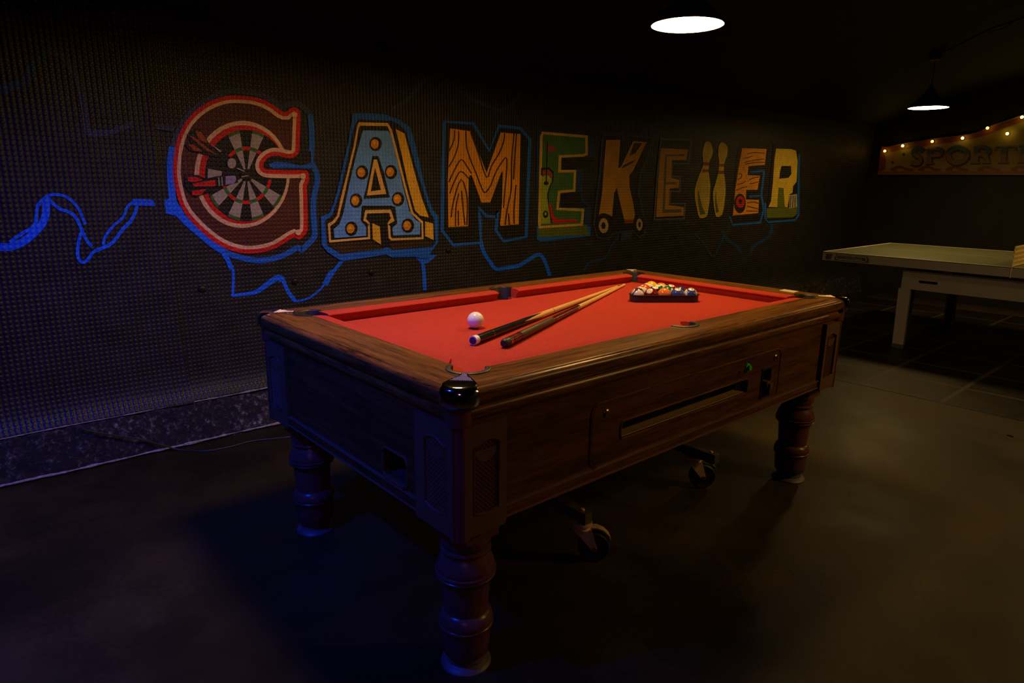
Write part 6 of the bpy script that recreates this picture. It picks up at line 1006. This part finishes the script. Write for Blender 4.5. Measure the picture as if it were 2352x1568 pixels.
def ball(num, col, stripe, pos, zdir, xdir, label, group=None):
    me = sphere_me('pool_ball'); o = bpy.data.objects.new('pool_ball', me); COL.objects.link(o)
    me.materials.append(ball_mat('ball_%s' % num, col, stripe)); o.location = pos
    o.rotation_euler = frame_from(zdir, xdir).to_euler(); tag(o, label, 'ball', group)
    v, f = text_mesh(str(num), 0.0155 if num < 10 else 0.0125, 0.0004)
    mb = MB(); vv = []
    for q in v:
        d = math.sqrt(max(0, (BR + 0.00012) ** 2 - q.x ** 2 - q.y ** 2)); vv.append((q.x, q.y, d))
    mb.add(vv, f); mb.build('number', m_ink, o, fix=False)
U = Vector((0.800, -0.600, 0)); NN = Vector((0.600, 0.800, 0)); F0 = Vector((0.5275, -0.0175, BZ))
D = 2 * BR + 0.0004
TOC = (Vector(cam.location) - Vector((0.55, 0, BZ))).normalized(); UP = Vector((0, 0, 1))
YEL, BLU, RED, PUR, ORA, GRN, MAR, BLK = (0.80, 0.47, 0.02), (0.045, 0.07, 0.36), (0.62, 0.075, 0.02), (0.055, 0.03, 0.12), (0.82, 0.20, 0.05), (0.012, 0.17, 0.035), (0.19, 0.010, 0.012), (0.014, 0.012, 0.010)
RACK = [  # row, place, number, colour, stripe, disc direction, stripe axis, label
    (0, 0, 12, PUR, True, UP * .6 - U * .9, TOC, 'purple striped ball at the left front corner of the rack'),
    (0, 1, 7, MAR, False, UP * .75 + TOC * .8 - U * .35, U, 'solid maroon ball numbered 7 in the rack front row'),
    (0, 2, 5, ORA, False, TOC * 1.0 - UP * .75 - U * .1, U, 'solid orange ball in the middle of the rack front row'),
    (0, 3, 2, BLU, False, UP * 1.0 + TOC * .42 + U * .03, U, 'solid blue ball numbered 2 in the rack front row'),
    (0, 4, 10, BLU, True, UP * 1.0 + TOC * .40 + U * .10, U * 1.0 + TOC * .15, 'blue striped ball at the right front corner of the rack'),
    (1, 0, 11, RED, True, UP * .9 + TOC * .45 - U * .65, U * .7 + TOC * .6 + UP * .1, 'red striped ball just behind the purple striped ball'),
    (1, 1, 8, BLK, False, -UP + NN * .4, U, 'black ball just behind the maroon ball numbered 7'),
    (1, 2, 14, GRN, True, UP * .3 + NN * .9 + U * .5, U * .9 - NN * .35, 'green striped ball behind the solid orange ball'),
    (1, 3, 4, PUR, False, UP * .95 + NN * .45 + U * .3, U, 'dark purple ball behind the solid blue ball'),
    (2, 0, 3, RED, False, -UP + U, U, 'solid red ball on the left edge of the rack'),
    (2, 1, 6, GRN, False, UP * 1.0 + TOC * .25, U, 'solid green ball behind the black ball'),
    (2, 2, 15, MAR, True, UP * 1.0 + TOC * .35 + U * .2, U, 'maroon striped ball on the right edge of the rack'),
    (3, 0, 9, YEL, True, UP * .9 + TOC * .4 - U * .8, U * .6 + TOC * .8, 'yellow striped ball in front of the solid yellow ball'),
    (3, 1, 13, ORA, True, UP * .8 + U * .75, NN, 'orange striped ball near the far point of the rack'),
    (4, 0, 1, YEL, False, NN, U, 'solid yellow ball at the far point of the rack')]
for r, k, num, col, st, zd, xd, lab in RACK:
    ball(num, col, st, F0 + U * D * (k - (4 - r) / 2) + NN * D * 0.8665 * r, zd, xd, lab, 'pool balls in the triangle rack')
# cue ball with faint chalk marks
me = sphere_me('cue_ball'); o = bpy.data.objects.new('cue_ball', me); COL.objects.link(o); o.location = (-0.487, 0.050, BZ)
m = bpy.data.materials.new('cue_ball_white'); nt = NT(m); nt.l(ramp(nt, noise(nt, coords(nt), 190, 5, 0.6), [(0.28, (0.58, 0.50, 0.44)), (0.42, (0.82, 0.77, 0.64)), (1, (0.85, 0.80, 0.68))]), nt.b.inputs['Base Color']); nt.b.inputs['Roughness'].default_value = 0.18
me.materials.append(m); tag(o, 'scuffed white cue ball alone on the red cloth', 'ball')
# triangle rack
m_rack = plain('rack_black_plastic', (0.016, 0.013, 0.011), 0.4, 0, 0.2, 60)
cen = F0 + NN * D * 0.8665 * (4 / 3.0); 
def tri(rad, rc, n=6):
    """rounded triangle: circle centres at distance rad from the centroid, corner radius rc"""
    pts = []
    for i, ang in enumerate((90, 210, 330)):
        a = math.radians(ang); c = (math.cos(a) * rad, math.sin(a) * rad)
        for k in range(n + 1):
            t = math.radians(ang - 60 + 120 * k / n); pts.append((c[0] + rc * math.cos(t), c[1] + rc * math.sin(t)))
    return pts
R0 = D * 4 / math.sqrt(3)
def ring_wall(mb, prof, n=6):
    v = []; m = None
    for rc, z in prof:
        p = tri(R0, rc, n); m = len(p); v += [(x, y, z) for x, y in p]
    k = len(prof); f = [(i * m + j, i * m + (j + 1) % m, ((i + 1) % k) * m + (j + 1) % m, ((i + 1) % k) * m + j) for i in range(k) for j in range(m)]
    mb.add(v, f)
mb = MB(); g = 0.0008
ring_wall(mb, [(BR + g, 0.0008), (BR + g + .005, 0.0008), (BR + g + .0055, 0.0285), (BR + g + .0105, 0.0300), (BR + g + .0105, 0.0318), (BR + g, 0.0318)])
rk = mb.build('ball_rack', m_rack); rk.location = (cen.x, cen.y, BED); rk.rotation_euler = (0, 0, math.atan2(NN.y, NN.x) - math.pi / 2)
tag(rk, 'black plastic triangle rack holding the pool balls', 'ball rack')

# ------------------------------------------------------------------ cues
m_maple = wood('maple_shaft', (0.60, 0.36, 0.11), (0.74, 0.49, 0.17), 0, 0.3, 10, 0.03)
m_ebony = plain('ebony_gloss', (0.012, 0.011, 0.010), 0.16, 0, 0.3, 40)
m_grip = plain('leather_grip', (0.055, 0.036, 0.015), 0.38, 0, 0.2, 60, 0.3, 300)
m_redtint = plain('red_marbled_butt', (0.09, 0.010, 0.008), 0.2, 0, 0.9, 45)
m_ivory = plain('white_butt_cap', (0.78, 0.74, 0.70), 0.3, 0, 0.05, 30)
m_bumper = plain('bumper_dark', (0.03, 0.025, 0.05), 0.6, 0, 0.3, 80, 0.3, 300)
m_silver = plain('silver_collar', (0.75, 0.72, 0.66), 0.18, 1.0, 0.05, 30)
def cue(name, label, p0, p1, segs):
    """segs: part name, start, end (metres from the butt), material; radius tapers from butt to tip"""
    p0, p1 = Vector(p0), Vector(p1); L = (p1 - p0).length; rad = lambda t: 0.0150 + (0.0058 - 0.0150) * (t / L)
    t = thing(name, label, 'cue', (p0.x, p0.y, BED))
    z0, z1 = rad(0) + .0012, rad(L) + .0012
    dirv = Vector((p1.x - p0.x, p1.y - p0.y, z1 - z0)); dirv.normalize()
    rot = Vector((1, 0, 0)).rotation_difference(dirv).to_euler(); obs = {}
    for nm, a, b, mat, kw in segs:
        a = a * L if a <= 1 and kw.get('frac') else a; b = L if b is None else b
        mb = MB(); ex = kw.get('ex', 0.0); pr = []
        n = 3
        for k in range(n + 1):
            s = a + (b - a) * k / n; pr.append((rad(s) + ex, s))
        if kw.get('round'): pr = [(0.0, a), (rad(a) * .62, a + .0003), (rad(a) * .9, a + .004), (rad(a) * .98, a + .010)] + [(rad(b) + ex, b)]
        if kw.get('dome'): pr = [(rad(a), a), (rad(b) * .95, b - .003), (rad(b) * .6, b - .0006), (0.0003, b)]
        mb.lathe(pr, 0, 0, None, 24, 'x'); par = obs.get(kw.get('under')) or t
        o = mb.build(nm, mat, par); obs[nm] = o
        if par is t: o.location = (0, 0, z0); o.rotation_euler = rot
        if 'splice' in kw:       # pointed black splices let into the maple
            mb = MB(); s0, s1 = kw['splice']
            for q in range(4):
                a0 = math.radians(q * 90 + 20); v = []; f = []
                for i in range(9):
                    u = i / 8; s = s0 + (s1 - s0) * u; w = math.radians(43) * (1 - u); r = rad(s) + .00022
                    for jj in range(5):
                        an = a0 + w * (jj / 2 - 1); v.append((s, r * math.cos(an), r * math.sin(an)))
                for i in range(8):
                    for jj in range(4): f.append((i * 5 + jj, i * 5 + jj + 1, i * 5 + 6 + jj, i * 5 + 5 + jj))
                mb.add(v, f, None, True)
            mb.build('splice_points', m_ebony, o)
    return t
cue('pool_cue', 'wooden cue with plain black butt and white butt cap', (-0.652, -0.147, 0), (0.650, 0.3560, 0), [
    ('butt_cap', 0.0, 0.022, m_ivory, {}), ('bumper', -0.003, 0.001, m_bumper, {'ex': -0.0036}), ('butt', 0.022, 0.345, m_ebony, {}), ('ring', 0.118, 0.121, m_silver, {'ex': 0.0001}),
    ('shaft', 0.345, None, m_maple, {'splice': (0.345, 0.515)}), ('joint_ring', 0.610, 0.613, m_ebony, {'ex': 0.0002}), ('tip', 1.3955, None, m_ivory, {'ex': 0.0001})])
cue('pool_cue', 'wooden cue with leather wrapped grip and red marbled butt', (-0.590, -0.233, 0), (0.728, 0.374, 0), [
    ('bumper', -0.012, 0.020, m_rubber, {'round': True}), ('ring', 0.020, 0.0235, m_silver, {'ex': 0.0002}), ('ring', 0.030, 0.0325, m_silver, {'ex': 0.0002}), ('butt', 0.0195, 0.110, m_redtint, {}), ('grip', 0.110, 0.405, m_grip, {'ex': 0.0006}),
    ('forearm', 0.405, 0.690, m_redtint, {}), ('collar', 0.690, 0.712, m_silver, {'ex': 0.0001}), ('collar_ring', 0.712, 0.716, m_ebony, {'ex': 0.0001}), ('shaft', 0.716, None, m_maple, {}), ('tip', 1.440, None, m_ivory, {'ex': 0.0001})])
# cream card on the far rail
mb = MB(); mb.prism([(0.985, -0.318), (1.040, -0.312), (1.036, -0.385), (0.978, -0.388)], 0.8478, 0.8492)
o = mb.build('paper_card', plain('card_cream', (0.62, 0.48, 0.26), 0.7, 0, 0.06, 30)); tag(o, 'small cream card lying on the far end rail', 'card')

# ------------------------------------------------------------------ table tennis table
PX0, PX1, PY1, PY0, PZ = 3.985, 5.510, 0.829, -1.911, 0.760
PT = thing('table_tennis_table', 'grey green table tennis table with white frame and perforated net', 'table tennis table', ((PX0 + PX1) / 2, (PY0 + PY1) / 2, 0))
PT.location = (0, 0, 0)
m_pptop = plain('tennis_top_green_grey', (0.085, 0.10, 0.055), 0.45, 0, 0.06, 6)
m_ppline = plain('tennis_white_line', (0.55, 0.52, 0.42), 0.5, 0, 0.05, 30)
m_ppframe = plain('tennis_frame_white', (0.30, 0.265, 0.275), 0.45, 0, 0.06, 10)
m_ppdark = plain('tennis_dark_steel', (0.06, 0.06, 0.065), 0.5, 0.2, 0.2, 20)
m_net = plain('net_yellow_white', (0.70, 0.50, 0.14), 0.6, 0, 0.08, 40)
for y0, y1 in ((PY0, -0.545), (-0.538, PY1)):
    mb = MB(); mb.box(PX0, PX1, y0, y1, PZ - 0.006, PZ, bev=.001); top = mb.build('table_top', m_pptop, PT)
    mb = MB(); w = 0.020; z = PZ + .0006
    mb.box(PX0, PX0 + w, y0, y1, PZ - .001, z); mb.box(PX1 - w, PX1, y0, y1, PZ - .001, z)
    ye = (PY1 - w, PY1) if y1 == PY1 else (PY0, PY0 + w)
    mb.box(PX0 + w, PX1 - w, ye[0], ye[1], PZ - .001, z); mb.box((PX0 + PX1) / 2 - .0015, (PX0 + PX1) / 2 + .0015, y0 + w, y1, PZ - .001, z)
    mb.build('white_line', m_ppline, top)
    mb = MB(); b = 0.0; zt, zb = PZ - .007, PZ - .074
    mb.box(PX0, PX0 + .03, y0, y1, zb, zt, bev=.003); mb.box(PX1 - .03, PX1, y0, y1, zb, zt, bev=.003); mb.box(PX0 + .03, PX1 - .03, ye[0], ye[1], zb, zt, bev=.003)
    mb.build('apron', m_ppframe, PT)
# maker's plate on the corner of the apron
mb = MB(); P = [(0.800, 0.694), (0.800, 0.744), (0.740, 0.744), (0.755, 0.694)]
mb.add([(PX0 - .0006, y, z) for y, z in P], [(0, 1, 2, 3)]); P = [(0.725, 0.694), (0.712, 0.746), (0.455, 0.746), (0.438, 0.722), (0.440, 0.694)]
mb.add([(PX0 - .0006, y, z) for y, z in P], [(0, 1, 2, 3, 4)])
pl = mb.build('name_plate', m_ppdark, PT)
mb = MB(); strip2d(mb, [(y, z) for y, z in rrect(0.462, 0.706, 0.704, 0.738, 0.012)] + [(0.706, 0.724)], 0.004, PX0 - .0006, PX0 - .0012, 'x'); mb.build('plate_outline', m_ppline, pl)
v, f = text_mesh('Cornilleau', 0.040, 0.0006); mb = MB(); mb.add([(PX0 - .0012, 0.584 - q.x * 1.05, 0.720 + q.y) for q in v], f); mb.build('plate_lettering', plain('plate_letter_grey', (0.20, 0.19, 0.19), 0.5, 0, 0.05, 30), pl)
# inner rail with hand slot, legs
mb = MB(); plate(mb, rect(-1.288, 0.206, 0.502, 0.655), [rrect(-0.055, 0.082, 0.560, 0.582, 0.008)], 4.100, 4.118, 'x'); mb.build('side_rail', m_ppframe, PT)
mb = MB(); mb.box(4.14, 4.16, -0.10, 0.12, 0.53, 0.61); mb.build('slot_back', m_void, PT)
mb = MB(); plate(mb, rect(-1.288, 0.206, 0.502, 0.655), [], 5.377, 5.395, 'x'); mb.build('side_rail', m_ppframe, PT)
mb = MB(); mb.box(4.118, 5.377, 0.19, 0.206, 0.56, 0.655); mb.box(4.118, 5.377, -1.288, -1.272, 0.56, 0.655); mb.build('end_rail', m_ppdark, PT)
for x in (4.098, 5.362):
    for y in (0.124, -1.288):
        mb = MB(); v0 = []
        mb.add([(x, y, 0.035), (x, y + .084, 0.035), (x, y + .098, 0.503), (x, y + .008, 0.503), (x + .035, y, 0.035), (x + .035, y + .084, 0.035), (x + .035, y + .098, 0.503), (x + .035, y + .008, 0.503)],
               [(0, 1, 2, 3), (7, 6, 5, 4), (0, 4, 5, 1), (1, 5, 6, 2), (2, 6, 7, 3), (3, 7, 4, 0)]); lg = mb.build('leg', m_ppframe, PT)
        mb = MB(); mb.box(x - .004, x + .040, y - .004, y + .088, 0.0, 0.036, bev=.003); mb.build('foot', m_ppdark, lg)
for y in (0.14, -1.26):
    mb = MB(); mb.box(4.20, 4.24, y, y + .04, 0.04, 0.70); mb.box(5.29, 5.33, y, y + .04, 0.04, 0.70); mb.box(4.24, 5.29, y + .01, y + .03, 0.06, 0.09); mb.build('folding_frame', m_ppdark, PT)
# perforated net: a panel with rows of upright slots, held by a thin post at each side
mb = MB(); NY = -0.5415; nx0, nx1 = PX0 - 0.02, PX1 + 0.02; nz0, nz1 = PZ + .003, PZ + .150
rows = 4; zs = [nz0 + .012]
for r in range(rows + 1):
    z = nz0 + (nz1 - nz0 - .012) * r / rows; mb.box(nx0, nx1, NY - .002, NY + .002, z, z + .013)
k = int((nx1 - nx0) / 0.016)
for i in range(k + 1):
    x = nx0 + (nx1 - nx0 - .007) * i / k; mb.box(x, x + (.007 if 0 < i < k else .03), NY - .0015, NY + .0015, nz0, nz1)
mb.build('net', m_net, PT)
for x in (PX0 - .004, PX1 - .004):
    mb = MB(); mb.box(x, x + .008, NY - .004, NY + .004, PZ - .078, nz1, bev=.001); mb.build('net_post', m_ppline, PT)

# ------------------------------------------------------------------ fairground sign on the far wall
SGX = 7.05
SG = thing('light_up_sign', 'cream fairground sign with painted lettering and glowing bulbs along its top', 'sign', (0, 0, 0))
bd = [(1.628, 1.459), (1.630, 1.762), (1.576, 1.785), (1.393, 1.823), (1.086, 1.865), (0.795, 1.894), (0.637, 1.915), (0.529, 1.980), (0.251, 2.080), (-0.05, 2.15), (-0.45, 2.15), (-0.55, 1.459)]
mb = MB(); plate(mb, bd, [], SGX, SGX + 0.03, 'x'); brd = mb.build('sign_board', plain('sign_cream', (0.24, 0.155, 0.03), 0.55, 0, 0.18, 7), SG)
for k, shapes in MURAL.items():
    if k[0] != 's': continue
    o = paint_mesh('sign_letter' if len(k) == 2 else 'sign_scrollwork', shapes, lambda a, z, d: (SGX - d, a, z), SG, False, 0.0002, 0.0004 if k == 'sDecor' else 0.008); orient(o, (-1, 0, 0))
BULB = [(1.566, 1.739, 0), (1.373, 1.794, 1), (1.064, 1.833, 0), (0.764, 1.859, 1), (0.542, 1.956, 0), (0.351, 1.889, 1), (0.247, 2.052, 1), (-0.10, 2.10, 0), (-0.35, 2.10, 1)]
e_bulb = [emit('bulb_amber', (1.0, 0.46, 0.05), 12), emit('bulb_yellow', (1.0, 0.74, 0.09), 16)]
for y, z, k in BULB:
    mb = MB(); mb.lathe([(0.012, -0.012), (0.013, -0.016), (0.013, 0.010)], SGX - 0.012, y, None, 12, 'x', z); so = mb.build('bulb_socket', m_black, SG)
    mb = MB(); mb.lathe([(0.0, -0.044), (0.006, -0.043), (0.011, -0.038), (0.0145, -0.031), (0.0135, -0.022), (0.010, -0.012)], SGX - 0.012, y, None, 14, 'x', z); mb.build('bulb', e_bulb[k], so)

# ------------------------------------------------------------------ pendant lamps
m_shade = plain('shade_black_enamel', (0.035, 0.033, 0.036), 0.35, 0, 0.15, 20)
m_shade_in = plain('shade_inner_white', (0.80, 0.76, 0.70), 0.5, 0, 0.03, 20)
e_lamp = emit('lamp_diffuser', LAMP_C, LAMP_E)
def pendant(x, y, z, label):
    t = thing('pendant_lamp', label, 'pendant lamp', (x, y, z), 0, 'black enamel pendant lamps')
    mb = MB(); out = [(0.160, 0.0), (0.161, 0.004), (0.150, 0.020), (0.125, 0.045), (0.090, 0.078), (0.060, 0.105), (0.045, 0.125), (0.040, 0.150), (0.030, 0.158), (0.012, 0.160)]
    mb.lathe(out, 0, 0, m_shade, 48, cap=False); mb.lathe([(r - .0025, h - .0015 if h > .001 else 0.0) for r, h in out], 0, 0, m_shade_in, 48, cap=False)
    mb.build('shade', m_shade, t, fix=False)
    mb = MB(); mb.lathe([(0.0, 0.012), (0.08, 0.012), (0.1480, 0.0125), (0.1480, 0.0145), (0.0, 0.0145)], 0, 0, None, 48, cap=False); mb.build('diffuser', e_lamp, t)
    mb = MB(); mb.lathe([(0.016, 0.158), (0.017, 0.190), (0.006, 0.200)], 0, 0, None, 14); mb.build('lamp_holder', m_black, t)
    top = vault_z(y) - z
    mb = MB(); mb.tube([(0, 0, 0.195), (0.001, 0, 0.3), (0.0, 0, top)], 0.0032, None, 8); mb.build('cord', m_black, t)
    mb = MB(); mb.lathe([(0.045, top - 0.045), (0.048, top - 0.04), (0.048, top + 0.02)], 0, 0, None, 20); mb.build('ceiling_rose', m_black, t)
    return t
pendant(0.763, 0.125, 2.0, 'black pendant lamp hanging over the pool table')
pendant(-0.640, 0.125, 2.03, 'black pendant lamp over the white cue ball end of the pool table')
pendant(4.940, 0.480, 2.0, 'black pendant lamp hanging over the table tennis table')
pendant(4.940, -1.560, 2.0, 'black pendant lamp over the far half of the table tennis table')
pendant(2.300, -2.900, 2.0, 'black pendant lamp over the open floor to the right')

# ------------------------------------------------------------------ cables and scraps
def wire(name, pts, r, mat, label, n=6):
    P = [Vector(p) for p in pts]; out = []
    for i in range(len(P) - 1):
        a, b, c, d = P[max(0, i - 1)], P[i], P[i + 1], P[min(len(P) - 1, i + 2)]
        for k in range(n):
            t = k / n; out.append(0.5 * ((2 * b) + (c - a) * t + (2 * a - 5 * b + 4 * c - d) * t * t + (3 * b - a - 3 * c + d) * t ** 3))
    out.append(P[-1]); mb = MB(); mb.tube(out, r, None, 8); o = mb.build(name, mat); return tag(o, label, 'cable')
m_cable = plain('cable_grey', (0.022, 0.021, 0.021), 0.5, 0, 0.1, 30)
wire('cable', [(-1.50, 1.668, 0.19), (-1.44, 1.655, 0.16), (-1.30, 1.648, 0.10), (-1.20, 1.640, 0.045), (-1.12, 1.610, 0.006), (-1.031, 1.523, 0.004), (-0.913, 1.499, 0.004), (-0.802, 1.505, 0.004), (-0.640, 1.44, 0.004), (-0.40, 1.36, 0.004)], 0.0038, m_cable, 'thin grey cable lying across the rough plinth onto the floor')
wire('cable', [(4.90, 0.44, 2.435), (4.62, 0.22, 2.44), (4.35, -0.03, 2.47), (4.30, -0.20, 2.50), (4.20, -0.45, 2.535), (4.0, -1.0, 2.585)], 0.010, m_black, 'thick black cable running along the ceiling from the pendant rose')
wire('cable', [(4.60, 0.10, 2.485), (4.44, 0.01, 2.475), (4.336, -0.154, 2.475), (4.10, -0.31, 2.500), (3.85, -0.45, 2.545), (3.70, -0.6, 2.565)], 0.004, m_cable, 'thin pale cable sagging below the ceiling')
mb = MB(); mb.box(-0.014, 0.014, -0.004, 0.004, 0, 0.007, bev=.001); o = mb.build('plastic_scrap', m_black); o.location = (2.386, -1.010, 0.0005); o.rotation_euler = (0, 0, -1.6); tag(o, 'tiny black plastic scrap lying on the floor', 'scrap')
